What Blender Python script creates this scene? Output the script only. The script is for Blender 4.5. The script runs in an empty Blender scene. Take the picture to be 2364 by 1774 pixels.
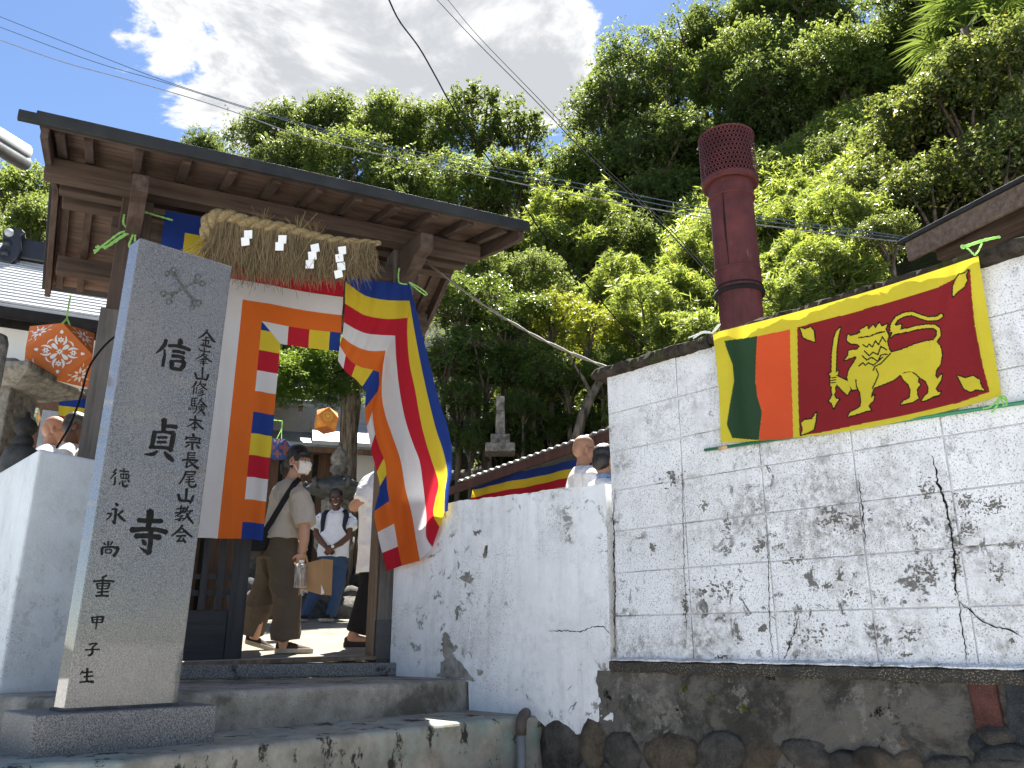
import bpy, bmesh, math, random
import numpy as np
from mathutils import Vector, Matrix

# ------------------------------------------------------------------ camera, sky, sun, exposure
SC = bpy.context.scene
COL = SC.collection
R = math.radians
rnd = random.Random(7)

EYE = Vector((0, 0, 1.5))
PITCH = R(17.17)
FPX, PCX, PCY = 1912.0, 1182.0, 887.0        # focal length and centre in pixels of the 2364 x 1774 photo
cam = bpy.data.cameras.new('camera')
camo = bpy.data.objects.new('camera', cam)
COL.objects.link(camo)
camo.location = EYE
camo.rotation_euler = (R(90) + PITCH, 0, 0)
cam.sensor_width = 36.0
cam.lens = 36.0 * FPX / 2364.0
cam.clip_start = 0.05
cam.clip_end = 3000
SC.camera = camo

SUN_EL, SUN_AZ = R(59.5), R(1)
sun_dir = Vector((math.sin(SUN_AZ) * math.cos(SUN_EL), math.cos(SUN_AZ) * math.cos(SUN_EL), math.sin(SUN_EL)))
sl = bpy.data.lights.new('sun', 'SUN')
sl.energy = 5.0
sl.angle = R(0.55)
sl.color = (1.0, 0.955, 0.88)
so = bpy.data.objects.new('sun', sl)
COL.objects.link(so)
so.rotation_euler = (-sun_dir).to_track_quat('-Z', 'Y').to_euler()
so.location = sun_dir * 60

SC.view_settings.view_transform = 'Standard'
SC.view_settings.look = 'None'
SC.view_settings.gamma = 1.0
SC.view_settings.use_curve_mapping = False
SC.view_settings.exposure = 2.14
SC.cycles.max_bounces = 8
SC.cycles.diffuse_bounces = 4
SC.cycles.transparent_max_bounces = 12
SC.cycles.use_denoising = True

# ------------------------------------------------------------------ pixel rays of the photo -> points of the place
FW = Vector((0, math.cos(PITCH), math.sin(PITCH)))
UPV = Vector((0, -math.sin(PITCH), math.cos(PITCH)))
RT = Vector((1, 0, 0))


def ray(u, v):
    return RT * ((u - PCX) / FPX) + UPV * ((PCY - v) / FPX) + FW


def onpl(u, v, p, n):
    r = ray(u, v)
    return EYE + r * ((Vector(p) - EYE).dot(n) / r.dot(n))


def onz(u, v, z):
    r = ray(u, v)
    return EYE + r * ((z - EYE.z) / r.z)


def aty(u, v, y):
    r = ray(u, v)
    return EYE + r * (y / r.y)


# ------------------------------------------------------------------ sky
world = bpy.data.worlds.new('World')
SC.world = world
world.use_nodes = True


def build_world():
    nt = world.node_tree
    N, L = nt.nodes, nt.links
    N.clear()
    out = N.new('ShaderNodeOutputWorld')
    bg = N.new('ShaderNodeBackground')
    bg.inputs['Strength'].default_value = 0.050
    sky = N.new('ShaderNodeTexSky')
    sky.sky_type = 'NISHITA'
    sky.sun_disc = False
    sky.sun_elevation = SUN_EL
    sky.sun_rotation = SUN_AZ
    sky.air_density = 0.8
    sky.dust_density = 0.1
    sky.ozone_density = 3.5
    tc = N.new('ShaderNodeTexCoord')
    sep = N.new('ShaderNodeSeparateXYZ')
    L.new(tc.outputs['Generated'], sep.inputs[0])

    def math_(op, a, b=None, c=None, clamp=False):
        m = N.new('ShaderNodeMath')
        m.operation = op
        m.use_clamp = clamp
        for i, x in enumerate((a, b, c)):
            if x is None:
                continue
            if isinstance(x, (int, float)):
                m.inputs[i].default_value = x
            else:
                L.new(x, m.inputs[i])
        return m.outputs[0]
    zc = math_('MAXIMUM', sep.outputs['Z'], 0.06)
    px = math_('DIVIDE', sep.outputs['X'], zc)
    py = math_('DIVIDE', sep.outputs['Y'], zc)
    comb = N.new('ShaderNodeCombineXYZ')
    L.new(px, comb.inputs[0])
    L.new(py, comb.inputs[1])

    def noise(scale, detail, rough, off=(0, 0, 0), dist=0.0):
        mp = N.new('ShaderNodeMapping')
        mp.inputs['Location'].default_value = off
        L.new(comb.outputs[0], mp.inputs[0])
        n = N.new('ShaderNodeTexNoise')
        n.inputs['Scale'].default_value = scale
        n.inputs['Detail'].default_value = detail
        n.inputs['Roughness'].default_value = rough
        n.inputs['Distortion'].default_value = dist
        L.new(mp.outputs[0], n.inputs['Vector'])
        return n.outputs[0]
    n1 = noise(3.4, 13, 0.62, (3.1, 1.7, 0.4), 0.3)
    n2 = noise(0.7, 3, 0.5, (9.1, 4.7, 2.4))
    fld = math_('MULTIPLY_ADD', math_('SUBTRACT', n1, 0.5), 1.75, math_('ADD', 0.5,  math_('MULTIPLY', math_('SUBTRACT', n2, 0.5), 0.35)))

    # drifting banks of cloud: centre (pixel of the photo), spread, weight
    def bank(u, v, sx, sy, w):
        d = ray(u, v)
        cx, cy = d.x / d.z, d.y / d.z
        dx = math_('DIVIDE', math_('SUBTRACT', px, cx), sx)
        dy = math_('DIVIDE', math_('SUBTRACT', py, cy), sy)
        e = math_('MULTIPLY_ADD', dx, dx, math_('MULTIPLY', dy, dy))
        return math_('MULTIPLY', math_('POWER', 2.718, math_('MULTIPLY', e, -1.0)), w)
    for b in ((830, 110, .36, .22, .22), (640, 220, .20, .24, .19), (1000, 250, .34, .15, .15), (1310, 190, .28, .11, .22),
              (1130, 30, .2, .2, .17), (1330, 40, .08, .08, .16), (120, 200, .55, .5, -.22), (1500, 60, .22, .16, -.2),
              (1240, 95, .13, .07, -.16)):
        fld = math_('ADD', fld, bank(*b))
    mr = N.new('ShaderNodeMapRange')
    mr.interpolation_type = 'SMOOTHSTEP'
    mr.inputs['From Min'].default_value = 0.60
    mr.inputs['From Max'].default_value = 0.72
    L.new(fld, mr.inputs['Value'])
    dens = N.new('ShaderNodeMapRange')
    dens.interpolation_type = 'SMOOTHSTEP'
    dens.inputs['From Min'].default_value = 0.66
    dens.inputs['From Max'].default_value = 0.95
    L.new(fld, dens.inputs['Value'])
    cc = N.new('ShaderNodeMix')
    cc.data_type = 'RGBA'
    cc.inputs[6].default_value = (5.3, 5.3, 5.35, 1)
    cc.inputs[7].default_value = (3.05, 3.15, 3.3, 1)
    L.new(dens.outputs[0], cc.inputs[0])
    mx = N.new('ShaderNodeMix')
    mx.data_type = 'RGBA'
    L.new(mr.outputs[0], mx.inputs[0])
    L.new(sky.outputs[0], mx.inputs[6])
    L.new(cc.outputs[2], mx.inputs[7])
    L.new(mx.outputs[2], bg.inputs['Color'])
    L.new(bg.outputs[0], out.inputs[0])


build_world()


# ------------------------------------------------------------------ materials
MATS = {}


def lin(r, g, b):
    f = lambda c: (c / 255 / 12.92) if c / 255 <= 0.04045 else ((c / 255 + 0.055) / 1.055) ** 2.4
    return (f(r), f(g), f(b))


class NT:
    """small wrapper round a material's node tree; textures read world position, so every piece gets its own patch of the pattern"""

    def __init__(self, name, rough=0.7, spec=0.3, metallic=0.0):
        m = bpy.data.materials.new(name)
        m.use_nodes = True
        self.m = m
        self.t = m.node_tree
        self.N, self.L = self.t.nodes, self.t.links
        self.p = self.N['Principled BSDF']
        self.p.inputs['Roughness'].default_value = rough
        self.p.inputs['Specular IOR Level'].default_value = spec
        self.p.inputs['Metallic'].default_value = metallic
        self.geo = self.N.new('ShaderNodeNewGeometry')
        self.pos = self.geo.outputs['Position']
        MATS[name] = m

    def mapv(self, scale=(1, 1, 1), loc=(0, 0, 0), rot=(0, 0, 0), src=None):
        mp = self.N.new('ShaderNodeMapping')
        mp.inputs['Scale'].default_value = scale if isinstance(scale, tuple) else (scale,) * 3
        mp.inputs['Location'].default_value = loc
        mp.inputs['Rotation'].default_value = rot
        self.L.new(src or self.pos, mp.inputs[0])
        return mp.outputs[0]

    def noise(self, scale, detail=5, rough=0.55, vs=None, loc=(0, 0, 0), rot=(0, 0, 0), dist=0.0):
        n = self.N.new('ShaderNodeTexNoise')
        n.inputs['Scale'].default_value = scale
        n.inputs['Detail'].default_value = detail
        n.inputs['Roughness'].default_value = rough
        n.inputs['Distortion'].default_value = dist
        self.L.new(self.mapv(vs or (1, 1, 1), loc, rot), n.inputs['Vector'])
        return n.outputs[0]

    def voro(self, scale, vs=None, feature='F1', rnd_=1.0, out='Distance'):
        n = self.N.new('ShaderNodeTexVoronoi')
        n.feature = feature
        n.inputs['Scale'].default_value = scale
        n.inputs['Randomness'].default_value = rnd_
        self.L.new(self.mapv(vs or (1, 1, 1)), n.inputs['Vector'])
        return n.outputs[out]

    def rng(self, v, lo, hi, a=0.0, b=1.0):
        n = self.N.new('ShaderNodeMapRange')
        n.inputs['From Min'].default_value = lo
        n.inputs['From Max'].default_value = hi
        n.inputs['To Min'].default_value = a
        n.inputs['To Max'].default_value = b
        self.L.new(v, n.inputs['Value'])
        return n.outputs[0]

    def math(self, op, a, b=None):
        n = self.N.new('ShaderNodeMath')
        n.operation = op
        for i, x in enumerate((a, b)):
            if x is None:
                continue
            if isinstance(x, (int, float)):
                n.inputs[i].default_value = x
            else:
                self.L.new(x, n.inputs[i])
        return n.outputs[0]

    def mix(self, fac, a, b, mode='MIX'):
        n = self.N.new('ShaderNodeMix')
        n.data_type = 'RGBA'
        n.blend_type = mode
        for i, x in ((0, fac), (6, a), (7, b)):
            if isinstance(x, (int, float)):
                n.inputs[i].default_value = x
            elif isinstance(x, tuple):
                n.inputs[i].default_value = (*x[:3], 1)
            else:
                self.L.new(x, n.inputs[i])
        return n.outputs[2]

    def color(self, c):
        if isinstance(c, tuple):
            self.p.inputs['Base Color'].default_value = (*c[:3], 1)
        else:
            self.L.new(c, self.p.inputs['Base Color'])

    def bump(self, h, strength=0.4, dist=0.01, prev=None):
        b = self.N.new('ShaderNodeBump')
        b.inputs['Strength'].default_value = strength
        b.inputs['Distance'].default_value = dist
        self.L.new(h, b.inputs['Height'])
        if prev is not None:
            self.L.new(prev, b.inputs['Normal'])
        self.L.new(b.outputs[0], self.p.inputs['Normal'])
        return b.outputs[0]

    def attr(self, name='Col'):
        a = self.N.new('ShaderNodeAttribute')
        a.attribute_name = name
        return a.outputs['Color']


def plain(name, c, rough=0.6, spec=0.3, metallic=0.0, var=0.12, scale=9.0, bump=0.0, bscale=60.0):
    t = NT(name, rough, spec, metallic)
    n = t.noise(scale, 4, 0.6)
    t.color(t.mix(t.rng(n, 0.3, 0.7), tuple(x * (1 - var) for x in c), tuple(min(1, x * (1 + var)) for x in c)))
    if bump:
        t.bump(t.noise(bscale, 4, 0.6), bump, 0.004)
    return t.m


# ------------------------------------------------------------------ mesh helpers
class MB:
    def __init__(self):
        self.v, self.f, self.mi = [], [], []

    def add(self, vs, fs, mi=0):
        o = len(self.v)
        self.v.extend([tuple(x) for x in vs])
        for f in fs:
            self.f.append(tuple(i + o for i in f))
            self.mi.append(mi)
        return self

    def box(self, c, ax, ay, az, h, mi=0):
        """oriented box: centre c, unit axes, half sizes h"""
        c, ax, ay, az = Vector(c), Vector(ax) * h[0], Vector(ay) * h[1], Vector(az) * h[2]
        vs = [c + ax * i + ay * j + az * k for i in (-1, 1) for j in (-1, 1) for k in (-1, 1)]
        self.hexa(vs, mi)
        return self

    def hexa(self, vs, mi=0):
        self.add(vs, [(0, 1, 3, 2), (4, 6, 7, 5), (0, 4, 5, 1), (2, 3, 7, 6), (0, 2, 6, 4), (1, 5, 7, 3)], mi)

    def beam(self, a, b, w, h, up=(0, 0, 1), mi=0):
        """square timber from a to b; w across, h along up"""
        a, b = Vector(a), Vector(b)
        x = (b - a)
        ln = x.length
        x.normalize()
        y = Vector(up).cross(x).normalized()
        z = x.cross(y)
        return self.box((a + b) / 2, x, y, z, (ln / 2, w / 2, h / 2), mi)

    def tube(self, pts, rad, seg=8, caps=True, mi=0, flat=1.0):
        pts = [Vector(p) for p in pts]
        n = len(pts)
        rr = rad if isinstance(rad, (list, tuple)) else [rad] * n
        t0 = (pts[1] - pts[0]).normalized()
        ref = Vector((0, 0, 1)) if abs(t0.z) < 0.9 else Vector((0, 1, 0))
        x = t0.cross(ref).normalized()
        rings = []
        for i, p in enumerate(pts):
            t = (pts[min(i + 1, n - 1)] - pts[max(i - 1, 0)]).normalized()
            x = (x - t * x.dot(t)).normalized()
            y = t.cross(x)
            rings.append([p + (x * math.cos(2 * math.pi * k / seg) + y * math.sin(2 * math.pi * k / seg) * flat) * rr[i] for k in range(seg)])
        self.loft(rings, caps, mi)
        return self

    def loft(self, rings, caps=True, mi=0, closed=True):
        seg = len(rings[0])
        vs = [v for r in rings for v in r]
        fs = []
        for i in range(len(rings) - 1):
            for k in range(seg if closed else seg - 1):
                k2 = (k + 1) % seg
                fs.append((i * seg + k, i * seg + k2, (i + 1) * seg + k2, (i + 1) * seg + k))
        if caps:
            fs.append(tuple(range(seg - 1, -1, -1)))
            fs.append(tuple((len(rings) - 1) * seg + k for k in range(seg)))
        self.add(vs, fs, mi)
        return self

    def lathe(self, prof, c, seg=24, mi=0, sq=1.0):
        c = Vector(c)
        self.loft([[c + Vector((r * math.cos(2 * math.pi * k / seg), r * sq * math.sin(2 * math.pi * k / seg), z)) for k in range(seg)] for r, z in prof], True, mi)
        return self

    def prism(self, pts, off, mi=0):
        """polygon pts (list of Vector) extruded by vector off"""
        n = len(pts)
        vs = [Vector(p) for p in pts] + [Vector(p) + Vector(off) for p in pts]
        fs = [tuple(range(n - 1, -1, -1)), tuple(range(n, 2 * n))]
        fs += [(i, (i + 1) % n, (i + 1) % n + n, i + n) for i in range(n)]
        self.add(vs, fs, mi)
        return self

    def grid(self, nu, nv, fn, mi=0):
        vs = [fn(i / nu, j / nv) for j in range(nv + 1) for i in range(nu + 1)]
        fs = [(j * (nu + 1) + i, j * (nu + 1) + i + 1, (j + 1) * (nu + 1) + i + 1, (j + 1) * (nu + 1) + i) for j in range(nv) for i in range(nu)]
        self.add(vs, fs, mi)
        return self

    def ellip(self, c, r, seg=16, rings=10, rot=None, mi=0):
        c = Vector(c)
        m = rot or Matrix.Identity(3)
        rs = []
        for i in range(rings + 1):
            a = -math.pi / 2 + math.pi * i / rings
            ca, sa = max(math.cos(a), 0.02), math.sin(a)
            rs.append([c + m @ Vector((r[0] * ca * math.cos(2 * math.pi * k / seg), r[1] * ca * math.sin(2 * math.pi * k / seg), r[2] * sa)) for k in range(seg)])
        self.loft(rs, True, mi)
        return self

    def build(self, name, mats, parent=None, loc=None, smooth=False, bevel=0.0, bseg=2, fixn=True, mods=()):
        me = bpy.data.meshes.new(name)
        base = Vector(loc) if loc is not None else (parent_loc(parent) if parent else Vector((0, 0, 0)))
        me.from_pydata([tuple(Vector(v) - base) for v in self.v], [], self.f)
        for m in (mats if isinstance(mats, (list, tuple)) else [mats]):
            me.materials.append(MATS[m] if isinstance(m, str) else m)
        if any(self.mi):
            me.polygons.foreach_set('material_index', self.mi)
        if fixn:
            bm = bmesh.new()
            bm.from_mesh(me)
            bmesh.ops.recalc_face_normals(bm, faces=bm.faces)
            bm.to_mesh(me)
            bm.free()
        if smooth:
            me.polygons.foreach_set('use_smooth', [True] * len(me.polygons))
        o = bpy.data.objects.new(name, me)
        COL.objects.link(o)
        if parent:
            o.parent = parent
        elif loc is not None:
            o.location = loc
        if bevel:
            b = o.modifiers.new('bevel', 'BEVEL')
            b.width = bevel
            b.segments = bseg
            b.limit_method = 'ANGLE'
            b.angle_limit = R(40)
        return o


def parent_loc(p):
    v = Vector(p.location)
    while p.parent:
        p = p.parent
        v += Vector(p.location)
    return v


def tag(o, label=None, cat=None, group=None, kind=None):
    if label:
        o['label'] = label
    if cat:
        o['category'] = cat
    if group:
        o['group'] = group
    if kind:
        o['kind'] = kind
    return o


def thing(name, loc, label, cat, group=None):
    o = bpy.data.objects.new(name, None)
    o.empty_display_size = 0.1
    COL.objects.link(o)
    o.location = loc
    return tag(o, label, cat, group, 'thing')


def raw_mesh(name, co, faces_n, mat, parent=None, loc=(0, 0, 0), smooth=False, cols=None):
    """co: (N,3) array; every faces_n consecutive vertices form a face"""
    me = bpy.data.meshes.new(name)
    n = len(co)
    me.vertices.add(n)
    me.vertices.foreach_set('co', np.asarray(co, dtype=np.float32).ravel())
    nf = n // faces_n
    me.loops.add(n)
    me.loops.foreach_set('vertex_index', np.arange(n, dtype=np.int32))
    me.polygons.add(nf)
    me.polygons.foreach_set('loop_start', np.arange(0, n, faces_n, dtype=np.int32))
    me.polygons.foreach_set('loop_total', np.full(nf, faces_n, dtype=np.int32))
    for m in (mat if isinstance(mat, (list, tuple)) else [mat]):
        me.materials.append(MATS[m] if isinstance(m, str) else m)
    if cols is not None:
        a = me.color_attributes.new('Col', 'FLOAT_COLOR', 'POINT')
        a.data.foreach_set('color', np.asarray(cols, dtype=np.float32).ravel())
    me.update(calc_edges=True)
    me.validate()
    o = bpy.data.objects.new(name, me)
    COL.objects.link(o)
    if parent:
        o.parent = parent
    o.location = loc
    return o


def wob(x, y=0.0, z=0.0, s=0):
    """cheap smooth pseudo noise in about -1..1"""
    return (math.sin(x * 1.7 + s * 3.1 + 1.3 * math.sin(y * 2.3 + s)) + math.sin(y * 1.9 + 1.7 * s + 1.1 * math.sin(z * 2.1 + x)) + math.sin(z * 1.5 + x * 0.7 + s * 2.2 + math.sin(x * 1.3 - y))) / 3

# ------------------------------------------------------------------ frames of the place
GA = R(62.9)
gX = Vector((math.sin(GA), math.cos(GA), 0))      # along the gate, to the right and away
gN = Vector((math.cos(GA), -math.sin(GA), 0))     # out of the gate towards the street
G0 = Vector((-1.7, 6.0, 0))


def GP(s, t, z):
    p = G0 + gX * s + gN * t
    return Vector((p.x, p.y, z + 0.023 * s))


def g_on(u, v, t):
    """pixel on the plane t of the gate -> (s, z) of GP"""
    p = onpl(u, v, G0 + gN * t, gN)
    s = (p - G0).dot(gX)
    return s, p.z - 0.023 * s


W0 = Vector((0.57, 4.84, 0))                      # block wall: left end, direction, normal
wX = Vector((math.sin(R(42.5)), -math.cos(R(42.5)), 0))
wN = Vector((-math.cos(R(42.5)), -math.sin(R(42.5)), 0))


def WP(s, o, z):
    p = W0 + wX * s + wN * o
    return Vector((p.x, p.y, z))


def w_on(u, v, o=0.0):
    p = onpl(u, v, W0 + wN * o, wN)
    return (p - W0).dot(wX), p.z


Q0 = Vector((-0.92, 6.33, 0))                     # plastered wall
qX = Vector((math.sin(R(45)), -math.cos(R(45)), 0))
qN = Vector((-math.cos(R(45)), -math.sin(R(45)), 0))


def QP(s, o, z):
    p = Q0 + qX * s + qN * o
    return Vector((p.x, p.y, z))


def q_on(u, v, o=0.0):
    p = onpl(u, v, Q0 + qN * o, qN)
    return (p - Q0).dot(qX), p.z


B0 = onz(101, 1749, 1.07)                         # front of the pillar's plinth
bX = (onz(494, 1713, 1.07) - B0).normalized()
bN = Vector((bX.y, -bX.x, 0))


def BP(s, o, z):
    p = B0 + bX * s + bN * o
    return Vector((p.x, p.y, z))


def b_on(u, v, o=0.0):
    p = onpl(u, v, B0 + bN * o, bN)
    return (p - B0).dot(bX), p.z


def court(x, y):
    return 1.36 + 0.075 * (y - 6.0)


def hill(x, y):
    y0 = 12.0 if x > -.4 else min(19.0, 12 + (-.4 - x) * 4.0)      # the temple halls stand on level ground at the left
    h = 4.2 + 0.72 * (y - y0) + (0.62 * x if x > 0 else 0.10 * x) + 0.35 * wob(x * 0.5, y * 0.5, 0, 3)
    if x < -.4:
        h -= 1.6 * min(1, (-.4 - x) / 1.5)
    return min(h, 22 + 0.1 * wob(x, y))


# ------------------------------------------------------------------ surface materials
def m_whitewall(name, streak, patch, base=(0.80, 0.81, 0.815), spk=0.52, mottle=.5):
    t = NT(name, 0.85, 0.2)
    big = t.noise(1.3, 3, 0.5)
    col = t.mix(t.rng(t.noise(3.0, 6, 0.65), 0.35, 0.7), base, tuple(x * 0.85 for x in base))
    # soft grey grime
    gr = t.math('MULTIPLY', t.rng(t.noise(2.3, 7, 0.72, loc=(6, 1, 3)), 0.47, 0.66), t.rng(t.noise(26, 6, 0.75, loc=(1, 4, 2)), 0.40, 0.60))
    col = t.mix(t.math('MULTIPLY', gr, mottle), col, (0.30, 0.295, 0.28))
    # faint rain streaks
    st = t.noise(9.0, 5, 0.7, vs=(1, 1, 0.10))
    col = t.mix(t.math('MULTIPLY', t.rng(st, 0.50, 0.74), streak), col, (0.33, 0.33, 0.31))
    # fine dark specks, gathered in drifts
    dr = t.math('ADD', t.math('MULTIPLY', big, .55), t.math('MULTIPLY', t.noise(5, 6, 0.75), .55))
    sp = t.math('MULTIPLY', t.rng(t.noise(130, 4, 0.75), 0.545, 0.62), t.rng(dr, spk, spk + 0.10))
    col = t.mix(t.math('MULTIPLY', sp, 0.85), col, (0.12, 0.115, 0.10))
    # flaked patches showing the render beneath
    fl = t.math('MULTIPLY', t.rng(t.noise(10, 9, 0.75, loc=(3, 1, 7), dist=0.5), 0.565, 0.585), t.rng(t.noise(1.5, 4, 0.6, loc=(11, 5, 2)), 0.50, 0.56))
    fl = t.math('MULTIPLY', fl, patch)
    col = t.mix(fl, col, t.mix(t.noise(30, 3, 0.6), (0.09, 0.088, 0.08), (0.25, 0.24, 0.22)))
    t.color(col)
    h = t.math('ADD', t.math('MULTIPLY', t.noise(95, 4, 0.65), 0.5), t.math('MULTIPLY', t.noise(22, 3, 0.6), 0.5))
    h = t.math('SUBTRACT', h, t.math('MULTIPLY', fl, 0.35))
    t.bump(h, 0.6, 0.010)
    return t.m


m_whitewall('white_plaster', 0.34, 0.8, (0.84, 0.85, 0.855), spk=.545, mottle=.35)
m_whitewall('painted_block', 0.30, 1.0, (0.81, 0.82, 0.83), 0.425, 1.0)
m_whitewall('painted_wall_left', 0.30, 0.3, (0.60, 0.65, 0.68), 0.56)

t = NT('mortar', 0.9, 0.15)
t.color(t.mix(t.rng(t.noise(5, 7, 0.75), 0.36, 0.47), (0.13, 0.12, 0.105), (0.66, 0.67, 0.67)))
t.bump(t.noise(80, 4, 0.7), 0.6, 0.008)

t = NT('moss_coping', 0.95, 0.1)
c = t.mix(t.rng(t.noise(14, 6, 0.7), 0.4, 0.65), (0.028, 0.022, 0.017), (0.085, 0.072, 0.055))
c = t.mix(t.rng(t.noise(5, 4, 0.6), 0.56, 0.7), c, (0.06, 0.075, 0.022))
t.color(c)
t.bump(t.noise(60, 5, 0.75), 0.9, 0.02)

t = NT('aggregate', 0.9, 0.2)
v = t.voro(110)
c = t.mix(t.rng(v, 0.12, 0.42), (0.30, 0.25, 0.19), (0.055, 0.05, 0.043))
c = t.mix(t.rng(t.noise(6, 4, 0.6), 0.45, 0.65), c, (0.05, 0.048, 0.042))
t.color(c)
t.bump(v, 0.8, 0.01)

t = NT('old_render', 0.92, 0.15)
n = t.noise(4.2, 8, 0.72, dist=0.3)
c = t.mix(t.rng(n, 0.40, 0.52), (0.065, 0.061, 0.053), (0.16, 0.15, 0.13))
c = t.mix(t.rng(t.noise(3.1, 8, 0.75, loc=(4, 2, 8)), 0.57, 0.60), c, (0.24, 0.225, 0.20))
c = t.mix(t.rng(t.noise(2.6, 8, 0.72, loc=(1, 7, 3)), 0.585, 0.615), c, (0.014, 0.014, 0.011))
c = t.mix(t.math('MULTIPLY', t.rng(t.noise(9, 4, 0.6, loc=(8, 7, 3)), 0.68, 0.72), 0.8), c, (0.16, 0.065, 0.03))
c = t.mix(t.math('MULTIPLY', t.rng(t.noise(7, 4, 0.6, loc=(2, 7, 9)), 0.68, 0.74), 0.8), c, (0.04, 0.055, 0.015))
vv = t.voro(85)
c = t.mix(t.math('MULTIPLY', t.rng(vv, 0.22, 0.1), 0.3), c, (0.22, 0.2, 0.17))
t.color(c)
t.bump(t.math('ADD', t.noise(38, 6, 0.7), t.math('MULTIPLY', n, 1.5)), 0.9, 0.03)

for nm, a, b in (('boulder_grey', (0.045, 0.042, 0.037), (0.15, 0.137, 0.117)), ('boulder_brown', (0.06, 0.046, 0.032), (0.19, 0.152, 0.108)),
                 ('boulder_red', (0.075, 0.026, 0.022), (0.16, 0.068, 0.056)), ('boulder_slate', (0.025, 0.03, 0.034), (0.075, 0.082, 0.085))):
    t = NT(nm, 0.88, 0.25)
    c = t.mix(t.rng(t.noise(9, 7, 0.7), 0.33, 0.66), a, b)
    c = t.mix(t.math('MULTIPLY', t.rng(t.noise(160, 3, 0.6), 0.56, 0.72), 0.35), c, (0.30, 0.27, 0.22))
    c = t.mix(t.rng(t.noise(2.2, 4, 0.6, loc=(5, 3, 1)), 0.56, 0.68), c, (0.018, 0.018, 0.014))
    t.color(c)
    t.bump(t.math('ADD', t.noise(38, 7, 0.75), t.math('MULTIPLY', t.noise(11, 4, 0.6), 1.2)), 1.0, 0.03)

t = NT('step_concrete', 0.9, 0.2)
c = t.mix(t.rng(t.noise(6, 7, 0.7), 0.35, 0.65), (0.195, 0.178, 0.147), (0.38, 0.35, 0.295))
c = t.mix(t.math('MULTIPLY', t.rng(t.noise(2.2, 6, 0.65, loc=(2, 9, 1)), 0.50, 0.62), 0.75), c, (0.06, 0.052, 0.04))
c = t.mix(t.math('MULTIPLY', t.rng(t.noise(140, 2, 0.6), 0.6, 0.66), 0.6), c, (0.05, 0.05, 0.045))
t.color(c)
t.bump(t.noise(120, 4, 0.65), 0.5, 0.006)

t = NT('step_patina', 0.9, 0.2)
c = t.mix(t.rng(t.noise(6, 7, 0.7), 0.35, 0.65), (0.20, 0.182, 0.147), (0.38, 0.35, 0.29))
w = t.rng(t.noise(1.9, 6, 0.68, loc=(2, 9, 1)), 0.47, 0.64)
c = t.mix(t.math('MULTIPLY', w, 0.65), c, (0.20, 0.29, 0.265))
c = t.mix(t.rng(t.noise(6.5, 8, 0.75, loc=(6, 2, 4), vs=(1, 1, 0.6)), 0.555, 0.60), c, (0.035, 0.036, 0.028))
c = t.mix(t.math('MULTIPLY', t.rng(t.noise(15, 6, 0.7, loc=(1, 2, 4)), 0.64, 0.67), 0.8), c, (0.30, 0.33, 0.27))
t.color(c)
t.bump(t.noise(120, 4, 0.65), 0.5, 0.006)

t = NT('street_concrete', 0.9, 0.2)
t.color(t.mix(t.rng(t.noise(3, 6, 0.7), 0.3, 0.7), (0.36, 0.35, 0.33), (0.45, 0.44, 0.42)))
t.bump(t.noise(150, 3, 0.6), 0.4, 0.006)

t = NT('court_gravel', 0.95, 0.15)
c = t.mix(t.rng(t.noise(90, 4, 0.7), 0.3, 0.7), (0.17, 0.152, 0.12), (0.44, 0.40, 0.33))
t.color(t.mix(t.rng(t.noise(2, 4, 0.6), 0.4, 0.7), c, (0.20, 0.18, 0.14)))
t.bump(t.noise(120, 3, 0.7), 0.9, 0.015)

t = NT('hill_soil', 0.95, 0.1)
t.color(t.mix(t.rng(t.noise(3, 6, 0.7), 0.35, 0.65), (0.010, 0.011, 0.006), (0.022, 0.028, 0.010)))
t.bump(t.noise(12, 5, 0.7), 1.0, 0.06)

t = NT('granite_rough', 0.85, 0.25)
c = t.mix(t.rng(t.noise(130, 3, 0.75), 0.35, 0.65), (0.045, 0.045, 0.046), (0.33, 0.32, 0.305))
c = t.mix(t.math('MULTIPLY', t.rng(t.noise(7, 5, 0.7), 0.58, 0.68), 0.85), c, (0.02, 0.02, 0.02))
t.color(c)
t.bump(t.noise(70, 5, 0.7), 0.8, 0.012)

plain('pvc_grey', (0.17, 0.175, 0.18), 0.5, 0.4, var=0.25, scale=6, bump=0.1)
plain('pvc_brown', (0.075, 0.06, 0.05), 0.6, 0.3, var=0.3, scale=8)
plain('crack_dark', (0.018, 0.016, 0.013), 0.95, 0.05)

# ------------------------------------------------------------------ ground sheets
m = MB()
m.add([(-300, -300, 0), (300, -300, 0), (300, 300, 0), (-300, 300, 0)], [(0, 1, 2, 3)])
tag(m.build('street_ground', 'street_concrete'), kind='structure')

cp = [GP(-1.6, -.12, 0), GP(1.05, -.12, 0), QP(.3, -.1, 0), QP(2.06, -.1, 0), WP(3.2, -.1, 0), Vector((6.5, 3.2, 0)), Vector((7, 14, 0)), Vector((-12, 14, 0)), Vector((-12, 11, 0)), Vector((-3.2, 5.3, 0))]
m = MB()
m.add([Vector((p.x, p.y, court(p.x, p.y))) for p in cp], [tuple(range(len(cp)))])
tag(m.build('courtyard_ground', 'court_gravel'), kind='structure')

m = MB()
NX, NY = 110, 60


def hill_pt(a, b):
    x, y = -50 + 105 * a, 10.6 + 55 * b
    z = hill(x, y)
    if y < 11.2 or z < court(x, min(y, 14)):
        z = min(z, court(x, min(y, 14)) - 0.6)
    return (x, y, z)


m.grid(NX, NY, hill_pt)
tag(m.build('hillside', 'hill_soil', smooth=True), kind='structure')

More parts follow.
